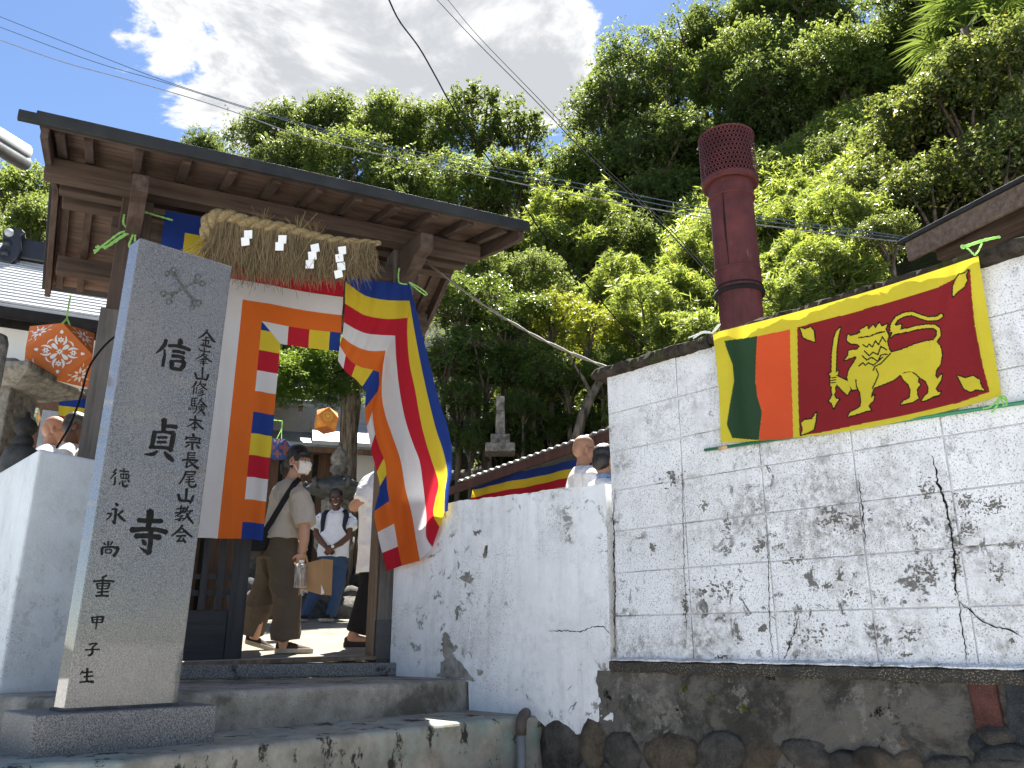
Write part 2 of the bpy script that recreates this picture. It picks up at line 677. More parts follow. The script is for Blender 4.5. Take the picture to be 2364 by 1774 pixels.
# ------------------------------------------------------------------ steps up to the gate
e1a, e1b = onz(516.6, 1599, 1.25), onz(1092, 1570, 1.25)
d1 = (e1b - e1a).normalized()
e1l = e1a - d1 * .75
stp = thing('concrete_steps', (-0.9, 5.0, 0.0), 'grey concrete steps with turquoise patina leading up to the gate', 'steps')
m = MB()
pl1 = [e1l, e1a + d1 * 0.02, e1b + d1 * .25, GP(1.2, .19, 0), GP(-2.1, .19, 0), e1l + Vector((-.9, .45, 0))]
m.prism([Vector((p.x, p.y, 1.0)) for p in pl1], (0, 0, 0.255))
m.build('step', 'step_concrete', stp, bevel=0.035, bseg=4)
fe = [onz(u, v, 1.07) for u, v in ((40, 1772), (88, 1763), (278, 1757), (400, 1741), (560, 1722), (800, 1697), (1000, 1674), (1100, 1664), (1209, 1656))]
fe = fe + [fe[-1] + (fe[-1] - fe[-2]).normalized() * .35]
back2 = [Vector((.25, 6.0, 0)), Vector((-3.3, 4.95, 0)), Vector((-2.7, 3.25, 0))]
m = MB()
pl2 = fe + back2
m.prism([Vector((p.x, p.y, 0.40)) for p in pl2], (0, 0, 0.67))
m.build('step', 'step_patina', stp, bevel=0.03, bseg=4)
for k in (1, 2):
    m = MB()
    off = Vector((0.30, -0.42, 0)) * k
    pl3 = [p + off for p in fe] + [p for p in back2]
    m.prism([Vector((p.x, p.y, 0.0 if k == 2 else 0.2)) for p in pl3], (0, 0, 0.36 if k == 2 else 0.52))
    m.build('step', 'step_concrete', stp, bevel=0.03, bseg=3)
m = MB()
m.box(GP(-.2, .02, 1.305), gX, gN, (0, 0, 1), (1.24, .17, .045))
m.build('threshold_stone', 'granite_rough', stp, bevel=0.012, bseg=2)

m = MB()
rq = random.Random(31)
for i in range(58):
    c_ = onz(rq.uniform(410, 1000), rq.uniform(1568, 1597), 1.2562)
    r0, r1 = .036, .041
    if (c_ - e1a).dot(Vector((-d1.y, d1.x, 0))) < .08:
        continue
    k0 = rq.uniform(0, 6)
    vs = []
    for r_ in (r0, r1):
        vs += [c_ + Vector((r_ * math.cos(k0 + 5.0 * k / 20), r_ * math.sin(k0 + 5.0 * k / 20), 0)) for k in range(21)]
    m.add(vs, [(k, k + 1, 22 + k, 21 + k) for k in range(20)])
rm = m.build('ring_marks', 'crack_dark', stp, fixn=False)
rm['kind'] = 'stuff'

# ------------------------------------------------------------------ plastered low wall beside the gate
pw = thing('plastered_wall', QP(1.0, 0, 1.0), 'low white plastered wall between the gate post and the block wall', 'wall')
m = MB()
NU, NV = 130, 90


def pw_top(s):
    return 2.452 - 0.032 * s + 0.006 * wob(s * 14, 0, 0, 2) + 0.004 * wob(s * 47, 0, 0, 5)


def pw_bot(s):
    b = 1.24 if s < .9 else 1.02
    if s > 1.45:
        b = 1.075 - 0.09 * math.sin(min(1, (s - 1.45) / .55) * math.pi) + 0.012 * wob(s * 30, 0, 0, 4)
    return b


def pw_pt(a, b):
    s = 0.06 + 2.02 * a
    z0, z1 = pw_bot(s), pw_top(s)
    z = z0 + (z1 - z0) * b
    return QP(s, 0.0025 * wob(s * 9, z * 9, 0, 1) + 0.0015 * wob(s * 31, z * 27, 0, 2), z)


m.grid(NU, NV, pw_pt)
front = m.v[:]
tp = [pw_pt(i / NU, 1) for i in range(NU + 1)]
m.add(tp + [p - qN * .17 + Vector((0, 0, .004 * wob(i * .5))) for i, p in enumerate(tp)], [(i, i + 1, i + NU + 2, i + NU + 1) for i in range(NU)])
bt = [p - qN * .17 for p in tp]
m.add(bt + [Vector((p.x, p.y, 0.9)) for p in bt], [(i, i + 1, i + NU + 2, i + NU + 1) for i in range(NU)])
for s in (0.06, 2.08):
    m.add([QP(s, 0, pw_bot(s)), QP(s, -.17, pw_bot(s)), QP(s, -.17, pw_top(s)), QP(s, 0, pw_top(s))], [(0, 1, 2, 3)])
m.build('wall_face', 'white_plaster', pw, smooth=False)


def crack(name, parent, pts, w, P, off=0.002):
    """a crack: dark jagged sliver lying in the face"""
    m = MB()
    L_, R_ = [], []
    q = [Vector((a, b, 0)) for a, b in pts]
    fine = []
    for a, b in zip(q, q[1:]):
        n = max(2, int((b - a).length / 0.012))
        for i in range(n):
            fine.append(a.lerp(b, i / n))
    fine.append(q[-1])
    rr = random.Random(len(pts) * 31 + int(w * 1e4))
    for i, p in enumerate(fine):
        d = (fine[min(i + 1, len(fine) - 1)] - fine[max(i - 1, 0)]).normalized()
        n = Vector((-d.y, d.x, 0))
        j = n * rr.uniform(-.004, .004)
        k = w * rr.uniform(.25, 1.0) * min(1, 4 * min(i + .3, len(fine) - i) / len(fine) + .2)
        L_.append(p + j + n * k)
        R_.append(p + j - n * k)
    vs = [P(p.x, off, p.y) for p in L_] + [P(p.x, off, p.y) for p in R_]
    n = len(L_)
    m.add(vs, [(i, i + 1, n + i + 1, n + i) for i in range(n - 1)])
    return m.build(name, 'crack_dark', parent)


S5 = lambda x, y: (1000 + x / 1.797, 850 + y / 1.797)
crack('crack', pw, [q_on(*S5(*p)) for p in ((480, 1092), (560, 1090), (610, 1096), (650, 1080), (680, 1070), (705, 1072), (728, 1092), (740, 1110))], .004, QP, .004)
crack('crack', pw, [q_on(*S5(*p)) for p in ((560, 1430), (575, 1405), (600, 1385))], .002, QP, .004)

t = NT('old_grey_render', .95, .1)
t.color(t.mix(t.rng(t.noise(14, 6, .7), .35, .65), (0.17, 0.16, 0.14), (0.36, 0.345, 0.31)))
t.bump(t.noise(80, 4, .7), .7, .008)


def jag(pts, n, amp, seed):
    rj = random.Random(seed)
    out = []
    for (x0, y0), (x1, y1) in zip(pts, pts[1:] + pts[:1]):
        for i in range(n):
            f = i / n
            out.append((x0 + (x1 - x0) * f + rj.uniform(-amp, amp), y0 + (y1 - y0) * f + rj.uniform(-amp, amp)))
    return out


for i, (pts, amp) in enumerate((([(45, 1095), (62, 1100), (68, 1130), (102, 1158), (86, 1182), (112, 1222), (162, 1282), (172, 1298), (120, 1292), (20, 1286), (32, 1240), (52, 1200), (36, 1168), (40, 1130)], 7),
                               ([(112, 870), (150, 845), (172, 880), (160, 895), (130, 885)], 7), ([(165, 680), (200, 672), (196, 690), (175, 694)], 6), ([(185, 1250), (210, 1258), (200, 1275), (182, 1268)], 6), ([(140, 935), (156, 930), (150, 948)], 5),
                               ([(98, 990), (112, 985), (104, 1030), (92, 1050)], 6), ([(208, 790), (218, 740), (226, 735), (222, 780)], 5))):
    q_ = jag(pts, 6, amp, i)
    m = MB()
    v_ = [QP(*(lambda sz: (sz[0], .0045, sz[1]))(q_on(*S5(*p_)))) for p_ in q_]
    m.add(v_, [tuple(range(len(v_)))])
    m.build('bare_patch', 'old_grey_render', pw, fixn=False)

# ------------------------------------------------------------------ white block wall on the right
bw = thing('block_wall', WP(1.2, 0, 1.4), 'tall white painted concrete block wall with flaking paint', 'wall')
ZB, ZT = 1.395, 3.035
m = MB()
m.box(WP(1.45, -.085, (ZB + ZT) / 2), wX, wN, (0, 0, 1), (1.435, .078, (ZT - ZB) / 2))
m.build('mortar_core', 'mortar', bw)
SE = [.015, .53, 1.01, 1.485, 1.885, 2.34, 2.82, 2.9]
rz = (ZT - ZB) / 7
rr = random.Random(5)
for i in range(7):
    for j in range(7):
        s0, s1 = SE[j], SE[j + 1]
        z0, z1 = ZB + rz * i, ZB + rz * (i + 1)
        gp = rr.uniform(.0012, .0036)
        if j == 6 and False:
            continue
        m = MB()
        o = rr.uniform(-.0015, .002)
        m.box(WP((s0 + s1) / 2, -.02 + o, (z0 + z1) / 2), (wX + wN * rr.uniform(-.004, .004)).normalized(), wN, (0, 0, 1), ((s1 - s0) / 2 - gp, .022, rz / 2 - gp * rr.uniform(.5, 1.2)))
        m.build('concrete_block', 'painted_block', bw, bevel=0.005, bseg=2)


def lump(parent, name, mat, f0, f1, prof, n=40, amp=.006, seed=0):
    """a rough bar along the wall between s=f0 and f1 with a closed profile of (o, z)"""
    m = MB()
    rings = []
    rq = random.Random(seed)
    for i in range(n + 1):
        s = f0 + (f1 - f0) * i / n
        ring = []
        for k, (o, z) in enumerate(prof):
            ring.append(WP(s, o + amp * wob(s * 23, k * 3, 0, seed) + rq.uniform(-amp, amp) * .5, z + amp * wob(s * 19, k * 2.2, 4, seed + 1) + rq.uniform(-amp, amp) * .5))
        rings.append(ring)
    m.loft(rings)
    return m.build(name, mat, parent)


CPROF = [(.045, 3.028), (.06, 3.05), (.05, 3.085), (.01, 3.10), (-.12, 3.10), (-.2, 3.085), (-.2, 3.03), (-.1, 3.03)]
for k, (a, b) in enumerate(((-.07, .78), (.79, 1.70), (1.71, 2.95))):
    lump(bw, 'coping_stone', 'moss_coping', a, b, CPROF, amp=.008, seed=k)
lump(bw, 'ledge', 'aggregate', .0, 2.9, [(.035, 1.335), (.05, 1.35), (.046, 1.385), (.004, 1.402), (-.05, 1.402), (-.05, 1.335)], n=80, amp=.004, seed=9)
lump(bw, 'paint_drip', 'painted_block', .0, 2.9, [(.047, 1.392), (.049, 1.398), (.03, 1.406), (.0, 1.409), (-.01, 1.40)], n=110, amp=.0035, seed=4)
S7 = lambda x, y: (1400 + x / 2.2925, 1050 + y / 2.2925)
for pts, w in ((((1728, 5), (1745, 80), (1755, 150), (1790, 230), (1815, 340), (1835, 450), (1850, 580), (1845, 690), (1872, 780)), .006),
               (((1872, 780), (1940, 840), (2000, 885), (2045, 905), (2120, 925), (2205, 965)), .004),
               (((1872, 780), (1880, 880), (1900, 1000), (1912, 1090)), .0035),
               (((1335, 100), (1345, 200), (1360, 300), (1375, 480)), .004),
               (((1020, 850), (1000, 930), (975, 1000), (945, 1085)), .004),
               (((400, 40), (405, 200), (410, 400), (415, 620), (425, 830), (425, 1030)), .0025),
               (((840, 330), (850, 430), (860, 530), (868, 900), (885, 1080)), .003),
               (((50, 180), (38, 330), (45, 430), (42, 560), (50, 700), (45, 850), (50, 990), (48, 1090)), .006)):
    crack('crack', bw, [w_on(*S7(*p)) for p in pts], w, WP, .006)

t = NT('bare_render', .95, .1)
t.color(t.mix(t.rng(t.noise(40, 5, .7), .3, .7), (0.085, 0.081, 0.072), (0.25, 0.24, 0.215)))
t.bump(t.noise(90, 4, .7), .7, .008)
rfl = random.Random(12)
FLK = ((1200, 330, 95, 60, 120), (1310, 375, 30, 45, 50), (245, 500, 12, 30, 14), (820, 480, 26, 48, 46), (1240, 640, 14, 34, 16), (1170, 695, 34, 18, 22), (1300, 735, 40, 18, 22), (975, 1000, 8, 18, 8), (1900, 250, 60, 60, 80), (2050, 270, 80, 45, 90),
       (1920, 390, 40, 40, 60), (1690, 640, 80, 90, 150), (520, 270, 26, 26, 30), (640, 380, 26, 60, 36), (1700, 180, 50, 60, 60), (2140, 480, 60, 24, 36), (830, 920, 20, 16, 16), (1395, 330, 12, 50, 24), (620, 1072, 60, 10, 24), (1580, 1058, 30, 8, 10), (2150, 985, 12, 12, 8),
       (1850, 600, 30, 120, 60), (1000, 560, 60, 30, 40), (420, 800, 16, 60, 40), (1600, 960, 90, 40, 50), (350, 130, 60, 60, 40), (1100, 940, 120, 80, 60), (560, 700, 90, 60, 60), (2080, 620, 60, 60, 50))
for ci, (x, y, w, h, n) in enumerate(FLK):
    m = MB()
    for k in range(max(4, int(n * .75))):
        cx, cy = x + rfl.gauss(0, .6) * w, y + rfl.gauss(0, .6) * h
        dd_ = math.hypot((cx - x) / w, (cy - y) / h)
        sz = rfl.uniform(1.2, 3.2) * (2.6 - min(1.6, dd_)) * (1.9 if n < 20 else 1.25)
        if cy > 1082 or cy < 4:
            continue
        pts = []
        nn = 11
        ph = rfl.uniform(0, 6.28)
        el = rfl.uniform(.6, 1.6)
        for i in range(nn):
            a = 2 * math.pi * i / nn
            f = 1 + .35 * math.sin(2 * a + ph) + rfl.uniform(-.28, .28)
            pts.append(w_on(*S7(cx + sz * f * el * math.cos(a), cy + sz * f / el * math.sin(a)), .0))
        m.add([WP(s_, .0040 + .00002 * k, z_) for s_, z_ in pts], [tuple(range(nn))])
    fo_ = m.build('paint_flakes', 'bare_render', bw, fixn=False)
    fo_['kind'] = 'stuff'

# ------------------------------------------------------------------ stone retaining wall under the block wall
rw = thing('retaining_wall', WP(1.2, .02, 0.0), 'dark mossy retaining wall of boulders and old render under the block wall', 'wall')
m = MB()


def rw_pt(a, b):
    s = -.12 + 3.1 * a
    z = .55 + (1.336 - .55) * b
    return WP(s, .012 + .012 * wob(s * 11, z * 12, 0, 3) + .006 * wob(s * 43, z * 40, 0, 6) + .004 * wob(s * 90, z * 85, 0, 9), z)


m.grid(240, 70, rw_pt)
m.build('render_band', 'old_render', rw, smooth=True)
m = MB()
m.box(WP(1.1, -.1, .5), wX, wN, (0, 0, 1), (1.9, .1, .5))
m.build('mortar_bed', 'old_render', rw)


def boulder(parent, c, ax, ay, az, r, mat, seed, name='boulder'):
    m = MB()
    seg, rings = 22, 12
    rs = []
    rb = random.Random(seed * 7 + 1)
    cuts = []
    for _ in range(9):
        d = Vector((rb.gauss(0, 1), rb.gauss(0, 1), rb.gauss(0, 1))).normalized()
        cuts.append((d, rb.uniform(.70, .92)))
    cuts.append((Vector((rb.gauss(0, .25), 1, rb.gauss(0, .25))).normalized(), .72))
    for i in range(rings + 1):
        a = -math.pi / 2 + math.pi * i / rings
        ring = []
        for k in range(seg):
            b = 2 * math.pi * k / seg
            q = Vector((math.cos(a) * math.cos(b), math.cos(a) * math.sin(b), math.sin(a)))
            for d, o in cuts:
                e = q.dot(d) - o
                if e > 0:
                    q = q - d * e * .85
            f = 1.12 + .07 * wob(q.x * 3, q.y * 3, q.z * 3, seed) + .035 * wob(q.x * 9, q.y * 9, q.z * 9, seed + 3)
            ring.append(Vector(c) + (Vector(ax) * (q.x * r[0]) + Vector(ay) * (q.y * r[1]) + Vector(az) * (q.z * r[2])) * f)
        rs.append(ring)
    m.loft(rs)
    return m.build(name, mat, parent, smooth=True)


bl = [((1289, 1727), 52, 50, 'boulder_grey'), ((1367, 1722), 42, 52, 'boulder_brown')]
for (x, y), w, h, mt in (((75, 1585), 98, 100, 'boulder_grey'), ((328, 1578), 142, 108, 'boulder_brown'), ((602, 1592), 112, 92, 'boulder_grey'), ((815, 1605), 112, 90, 'boulder_brown'),
                         ((1065, 1592), 132, 68, 'boulder_grey'), ((1255, 1655), 70, 62, 'boulder_grey'), ((1420, 1650), 105, 66, 'boulder_brown'), ((1610, 1655), 92, 74, 'boulder_brown'), ((1800, 1660), 90, 66, 'boulder_grey'),
                         ((1990, 1525), 62, 50, 'boulder_slate'), ((2085, 1490), 72, 48, 'boulder_grey'), ((2100, 1580), 130, 46, 'boulder_slate'), ((2080, 1660), 110, 44, 'boulder_grey')):
    bl.append((S7(x, y), w / 2.2925, h / 2.2925, mt))
rr = random.Random(3)
for i, ((u, v), w, h, mt) in enumerate(bl):
    s, z = w_on(u, v, .03)
    p = WP(s, 0, z)
    k = (p - EYE).length / FPX
    a = rr.uniform(-.2, .2)
    ax = wX * math.cos(a) + Vector((0, 0, 1)) * math.sin(a)
    az = Vector((0, 0, 1)) * math.cos(a) - wX * math.sin(a)
    boulder(rw, WP(s, rr.uniform(-.030, .0), z), ax, wN, az, (w * k * rr.uniform(1.0, 1.2), .085, h * k * rr.uniform(.9, 1.1)), mt, i)
s = -.1
while s < 2.9:                                        # courses below the picture's edge
    for z in (.62, .30):
        w = rr.uniform(.13, .19)
        boulder(rw, WP(s + rr.uniform(-.04, .04), .01, z + rr.uniform(-.03, .03)), wX, wN, (0, 0, 1), (w, .08, .17), rr.choice(['boulder_grey', 'boulder_brown']), int(s * 100) + int(z * 10))
    s += .30
m = MB()
s, z = w_on(*S7(2010, 1328), .02)
m.box(WP(s, .01, z), (wX + Vector((0, 0, .05))).normalized(), wN, (Vector((0, 0, 1)) - wX * .05).normalized(), (.052, .03, .088))
m.build('red_stone', 'boulder_red', rw, bevel=.016, bseg=3)
m = MB()
s, z = w_on(*S7(2190, 1400), .02)
m.box(WP(s + .03, .012, z), (wX + Vector((0, 0, -.08))).normalized(), wN, (Vector((0, 0, 1)) + wX * .08).normalized(), (.07, .03, .15))
m.build('slate_slab', 'boulder_slate', rw, bevel=.01, bseg=2)

# drain pipe at the end of the steps
pp = onz(1203, 1700, 1.05)
pp = aty(1203, 1688, fe[-2].y - .10)
dp = thing('drain_pipe', (pp.x, pp.y, .6), 'short grey drain pipe with a brown elbow beside the steps', 'pipe')
MB().tube([(pp.x, pp.y, .2), (pp.x, pp.y, .99)], .026, 14).build('pipe', 'pvc_grey', dp, smooth=True)
MB().tube([(pp.x, pp.y, .985), (pp.x, pp.y, 1.04), (pp.x + .004, pp.y + .012, 1.065), (pp.x + .015, pp.y + .05, 1.085), (pp.x + .03, pp.y + .12, 1.09)], .031, 14).build('elbow', 'pvc_brown', dp, smooth=True)

# ------------------------------------------------------------------ white wall at the left
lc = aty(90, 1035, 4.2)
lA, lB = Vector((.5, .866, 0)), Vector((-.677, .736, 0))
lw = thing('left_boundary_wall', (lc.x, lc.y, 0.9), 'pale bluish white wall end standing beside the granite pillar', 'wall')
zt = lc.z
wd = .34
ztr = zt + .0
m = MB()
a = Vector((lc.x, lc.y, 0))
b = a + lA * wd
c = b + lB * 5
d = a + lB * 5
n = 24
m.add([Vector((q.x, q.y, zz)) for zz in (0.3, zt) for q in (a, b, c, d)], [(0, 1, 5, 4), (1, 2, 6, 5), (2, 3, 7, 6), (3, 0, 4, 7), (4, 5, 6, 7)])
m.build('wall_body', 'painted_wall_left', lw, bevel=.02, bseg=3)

# ------------------------------------------------------------------ timber
def m_wood(name, axis, dark, light, rough=0.75, contrast=(0.35, 0.68)):
    t = NT(name, rough, 0.25)
    ang = math.pi / 2 - GA if axis != 'z' else 0.0
    # stretch the grain along the timber: rotate so that X runs along the gate
    sc = {'g': (1.2, 22, 22), 'n': (22, 1.2, 22), 'z': (22, 22, 1.2)}[axis]
    mp1 = t.mapv((1, 1, 1), rot=(0, 0, -ang))
    def gn(scale, det, loc):
        n = t.N.new('ShaderNodeTexNoise')
        n.inputs['Scale'].default_value = scale
        n.inputs['Detail'].default_value = det
        n.inputs['Roughness'].default_value = 0.65
        t.L.new(t.mapv(sc, loc, src=mp1), n.inputs['Vector'])
        return n.outputs[0]
    a = gn(1.0, 6, (0, 0, 0))
    b = gn(3.2, 5, (4, 7, 2))
    c = t.mix(t.rng(a, *contrast), dark, light)
    c = t.mix(t.math('MULTIPLY', t.rng(b, .56, .68), .55), c, tuple(x * .45 for x in dark))
    c = t.mix(t.rng(t.noise(2.4, 4, .6), .35, .7), c, t.mix(.35, c, tuple(x * 1.25 for x in light)))
    t.color(c)
    t.bump(t.math('ADD', a, b), .35, .006)
    return t.m


WD, WL = (0.030, 0.020, 0.016), (0.086, 0.060, 0.047)
for ax in 'gnz':
    m_wood('wood_' + ax, ax, WD, WL)
m_wood('plank', 'g', (0.055, 0.036, 0.028), (0.155, 0.107, 0.082))
m_wood('post_grey', 'z', (0.045, 0.040, 0.036), (0.135, 0.12, 0.105), contrast=(.3, .72))
m_wood('post_brown', 'z', (0.085, 0.055, 0.035), (0.21, 0.15, 0.10))
m_wood('door_dark', 'z', (0.016, 0.017, 0.019), (0.042, 0.043, 0.045))
m_wood('door_dark_g', 'g', (0.016, 0.017, 0.019), (0.042, 0.043, 0.045))
plain('roof_sheet', (0.018, 0.019, 0.019), 0.65, 0.3, var=0.4, scale=5, bump=0.2)
plain('metal_shoe', (0.028, 0.029, 0.032), 0.5, 0.5, var=0.35, scale=12, bump=0.1)
plain('sill_metal', (0.14, 0.15, 0.165), 0.35, 0.5, metallic=.6, var=.2)

gate = thing('temple_gate', GP(-.18, 0, 1.36), 'dark wooden temple gate with a gabled roof over the steps', 'gate')
UZ = Vector((0, 0, 1))


def gbox(name, s0, s1, t0, t1, z0, z1, mat, bevel=.006, parent=gate):
    m = MB()
    vs = [GP(s, t, z) for s in (s0, s1) for t in (t0, t1) for z in (z0, z1)]
    m.hexa(vs)
    return m.build(name, mat, parent, bevel=bevel)


# posts
SL0, SL1, SR0, SR1 = -1.30, -1.09, .735, .94
gbox('post', SR0 + .025, SR1, -.10, .10, 1.33, 4.60, 'post_grey')
gbox('post_trim', SR0 - .003, SR0 + .023, -.07, .075, 1.335, 4.30, 'post_brown', .003)
gbox('post_shoe', SR0 + .017, SR1 + .008, -.11, .108, 1.345, 1.62, 'metal_shoe', .004)
gbox('post', SL0, SL1, -.10, .10, 1.2, 4.60, 'wood_z')
gbox('post_cladding', SL0 - .03, SL1 + .01, -.12, .115, 1.2, 3.72, 'post_grey', .004)
gbox('lintel', SL0 - .05, SR1 + .05, -.075, .075, 4.22, 4.44, 'wood_g', .008)
# purlins
gbox('purlin', -1.80, 1.48, .12, .25, 4.578, 4.712, 'wood_g', .008)
gbox('purlin', -1.72, 1.5, -.22, -.12, 4.66, 4.78, 'wood_g', .008)
gbox('ridge_beam', -1.72, 1.55, -.64, -.52, 4.76, 4.915, 'wood_g', .008)
gbox('purlin', -1.72, 1.52, -1.20, -1.08, 4.42, 4.56, 'wood_g', .008)
# bracket arms from each post, nosed and notched
for sc_, up in ((-1.20, 0), (.84, 0)):
    w = .052
    prof = [(-.35, 4.24), (-.02, 4.24), (.20, 4.27), (.40, 4.30), (.46, 4.33), (.50, 4.36), (.60, 4.362), (.65, 4.38), (.65, 4.50), (.34, 4.565), (.26, 4.576), (.10, 4.576), (-.05, 4.50), (-.35, 4.48)]
    m = MB()
    m.prism([GP(sc_ - w, t, z) for t, z in prof], GP(sc_ + w, 0, 0) - GP(sc_ - w, 0, 0))
    m.build('bracket_arm', 'wood_n', gate, bevel=.006)
# cross beams tying front to rear posts
for sc_ in (-1.20, .84):
    gbox('cross_beam', sc_ - .05, sc_ + .05, -1.3, -.1, 4.34, 4.46, 'wood_n')
for k in range(12):                                      # struts of the gable
    if k in (2, 8):
        s = -1.837 + .3 * k
gbox('king_strut', -1.24, -1.15, -.62, -.54, 4.44, 4.80, 'wood_z')
gbox('king_strut', .80, .89, -.62, -.54, 4.44, 4.80, 'wood_z')

# roof underside: rafters and boards follow two slopes
TF, ZF, TR_, ZR, TB, ZBK = .80, 4.651, -.58, 4.996, -1.55, 4.47
fs = (ZR - ZF) / (TF - TR_)
bs = (ZR - ZBK) / (TR_ - TB)


def roof_z(t):
    return ZF + (TF - t) * fs if t >= TR_ else ZR - (TR_ - t) * bs


for k in range(12):
    s = -1.837 + .30 * k if k else -1.70
    w = .028
    for (ta, tb) in ((.735, TR_ + .01), (TR_ - .01, TB + .04)):
        m = MB()
        h = .066
        m.hexa([GP(ss, t, roof_z(t) + dz) for ss in (s - w, s + w) for t in (ta, tb) for dz in (-h, -.002)])
        m.build('rafter', 'wood_n', gate, bevel=.004)
nb = 11
rr = random.Random(11)
for (ta, tb, nb) in ((TF - .01, TR_, 12), (TR_, TB, 9)):
    for i in range(nb):
        t0 = ta + (tb - ta) * i / nb
        t1 = ta + (tb - ta) * (i + 1) / nb
        e = (t1 - t0) * .02
        dz = rr.uniform(0, .006)
        m = MB()
        m.hexa([GP(ss, t, roof_z(t) + dz + z) for ss in (-1.76, 1.58) for t in (t0 + e, t1 - e) for z in (0, .014)])
        m.build('roof_board', 'plank', gate)
# fascia along the front eave, barge boards at both ends, roof covering
m = MB()
m.hexa([GP(ss, t, z) for ss in (-1.80, 1.585) for t in (.785, .812) for z in (4.605, 4.662)])
m.build('fascia', 'wood_g', gate, bevel=.004)
for s0 in (-1.80, 1.56):
    for (ta, tb) in ((.80, TR_), (TR_, TB)):
        m = MB()
        nseg = 5
        rings = []
        for i in range(nseg + 1):
            t = ta + (tb - ta) * i / nseg
            sag = .03 * math.sin(math.pi * i / nseg)
            rings.append([GP(ss, t, roof_z(t) + z - (sag if z < 0 else 0)) for ss, z in ((s0, -.12), (s0 + .045, -.12), (s0 + .045, .03), (s0, .03))])
        m.loft(rings)
        m.build('barge_board', 'wood_n', gate, bevel=.004)
for (ta, tb) in ((.85, TR_), (TR_, TB - .08)):
    m = MB()
    m.hexa([GP(ss, t, (roof_z(t) if t <= .8 else roof_z(t)) + z) for ss in (-1.835, 1.635) for t in (ta, tb) for z in (.018, .046)])
    m.build('roof_covering', 'roof_sheet', gate, bevel=.004)
m = MB()
m.hexa([GP(ss, t, z) for ss in (-1.93, 1.64) for t in (.815, .852) for z in (4.598, 4.664)])
m.build('drip_edge', 'roof_sheet', gate, bevel=.004)
m = MB()
m.hexa([GP(ss, t, z) for ss in (-1.85, 1.65) for t in (-.70, -.46) for z in (5.03, 5.10)])
m.build('ridge_cap', 'roof_sheet', gate, bevel=.02)

# sill and sliding lattice door
gbox('sill', SL1, SR0 + .02, -.05, .13, 1.347, 1.372, 'post_brown', .003)
gbox('sill_rail', -.52, SR0, -.02, .04, 1.3725, 1.38, 'sill_metal', .001)
dA, dB = -1.06, -.158
door = gbox('door_stile', dB - .115, dB, -.045, .0, 1.378, 4.0, 'door_dark', .004)
gbox('door_stile', dA, dA + .11, -.045, .0, 1.378, 4.0, 'door_dark', .004)
gbox('door_panel', dA + .11, dB - .116, -.035, -.012, 1.378, 1.70, 'door_dark_g', .003)
for k in range(7):
    s = dA + .17 + .105 * k
    if s < dB - .13:
        gbox('door_slat', s, s + .042, -.036, -.008, 1.70, 3.98, 'door_dark', .003)
for z in (1.80, 1.91, 2.62, 2.73, 3.4, 3.51):
    gbox('door_rail', dA + .11, dB - .116, -.046, -.037, z, z + .035, 'door_dark_g', .002)
gbox('door_rail', dA + .11, dB - .116, -.045, .0, 3.98, 4.05, 'door_dark_g', .003)

# ------------------------------------------------------------------ granite name pillar
t = NT('granite', 0.30, 0.45)
n1 = t.noise(230, 2, .6)
n2 = t.noise(130, 3, .7, loc=(3, 8, 1))
c = t.mix(t.rng(n1, .40, .62), (0.038, 0.037, 0.037), (0.200, 0.192, 0.180))
c = t.mix(t.rng(n2, .575, .62), c, (0.028, 0.028, 0.03))
c = t.mix(t.math('MULTIPLY', t.rng(t.noise(1.4, 4, .6), .4, .7), .3), c, (0.25, 0.22, 0.17))
t.color(c)
t.p.inputs['Coat Weight'].default_value = 1.0
t.p.inputs['Coat Roughness'].default_value = 0.035
t.L.new(t.rng(t.noise(60, 3, .6), .3, .7, .22, .42), t.p.inputs['Roughness'])
t = NT('granite_base', 0.45, 0.4)
n1 = t.noise(190, 2, .6)
c = t.mix(t.rng(n1, .38, .64), (0.05, 0.05, 0.053), (0.25, 0.245, 0.24))
c = t.mix(t.rng(t.noise(2.5, 5, .65), .45, .7), c, t.mix(.5, c, (0.06, 0.06, 0.062)))
t.color(c)
plain('ink_carved', (0.012, 0.012, 0.011), 0.8, 0.15, var=.5, scale=40)
plain('carved_grey', (0.085, 0.088, 0.082), 0.9, 0.15, var=.6, scale=60, bump=.6, bscale=150)
plain('mortar_dark', (0.075, 0.072, 0.066), 0.9, 0.1, var=.4, scale=20, bump=.5)

spil = thing('stone_pillar', BP(.35, -.2, 1.07), 'tall granite name pillar carved with black characters on a plinth', 'stone pillar')
sL, zL = b_on(79.7, 1651)
sR, zR = b_on(502.5, 1629)
zb = (zL + zR) / 2
m = MB()
m.hexa([BP(s, o, z) for s in (sL, sR) for o in (-.36, 0) for z in (.6, zb)])
m.build('plinth', 'granite_base', spil, bevel=.006)
PO = -.10
pls, _ = b_on(149, 1634, PO)
prs, _ = b_on(409, 1626, PO)
ptl, ztl = b_on(323, 549, PO)
ptr, ztr = b_on(536, 615, PO)
m = MB()
dp_ = .12
vs = [BP(s, o, z) for (s, o, z) in ((pls, PO - dp_, zb - .01), (pls, PO, zb - .01), (ptl, PO - dp_, ztl - .0), (ptl, PO, ztl), (prs, PO - dp_, zb - .01), (prs, PO, zb - .01), (ptr, PO - dp_, ztr - .0), (ptr, PO, ztr))]
m.add(vs, [(0, 1, 3, 2), (4, 6, 7, 5), (0, 4, 5, 1), (0, 2, 6, 4), (1, 5, 7, 3), (2, 3, 7, 6)])
m.build('shaft', 'granite', spil, bevel=.005)
m = MB()
for q in range(2):
    pass
m.hexa([BP(s, o, z) for s in (pls - .012, prs + .008) for o in (PO - dp_ - .01, PO + .012) for z in (zb - .004, zb + .012)])
m.build('mortar_joint', 'mortar_dark', spil, bevel=.005)

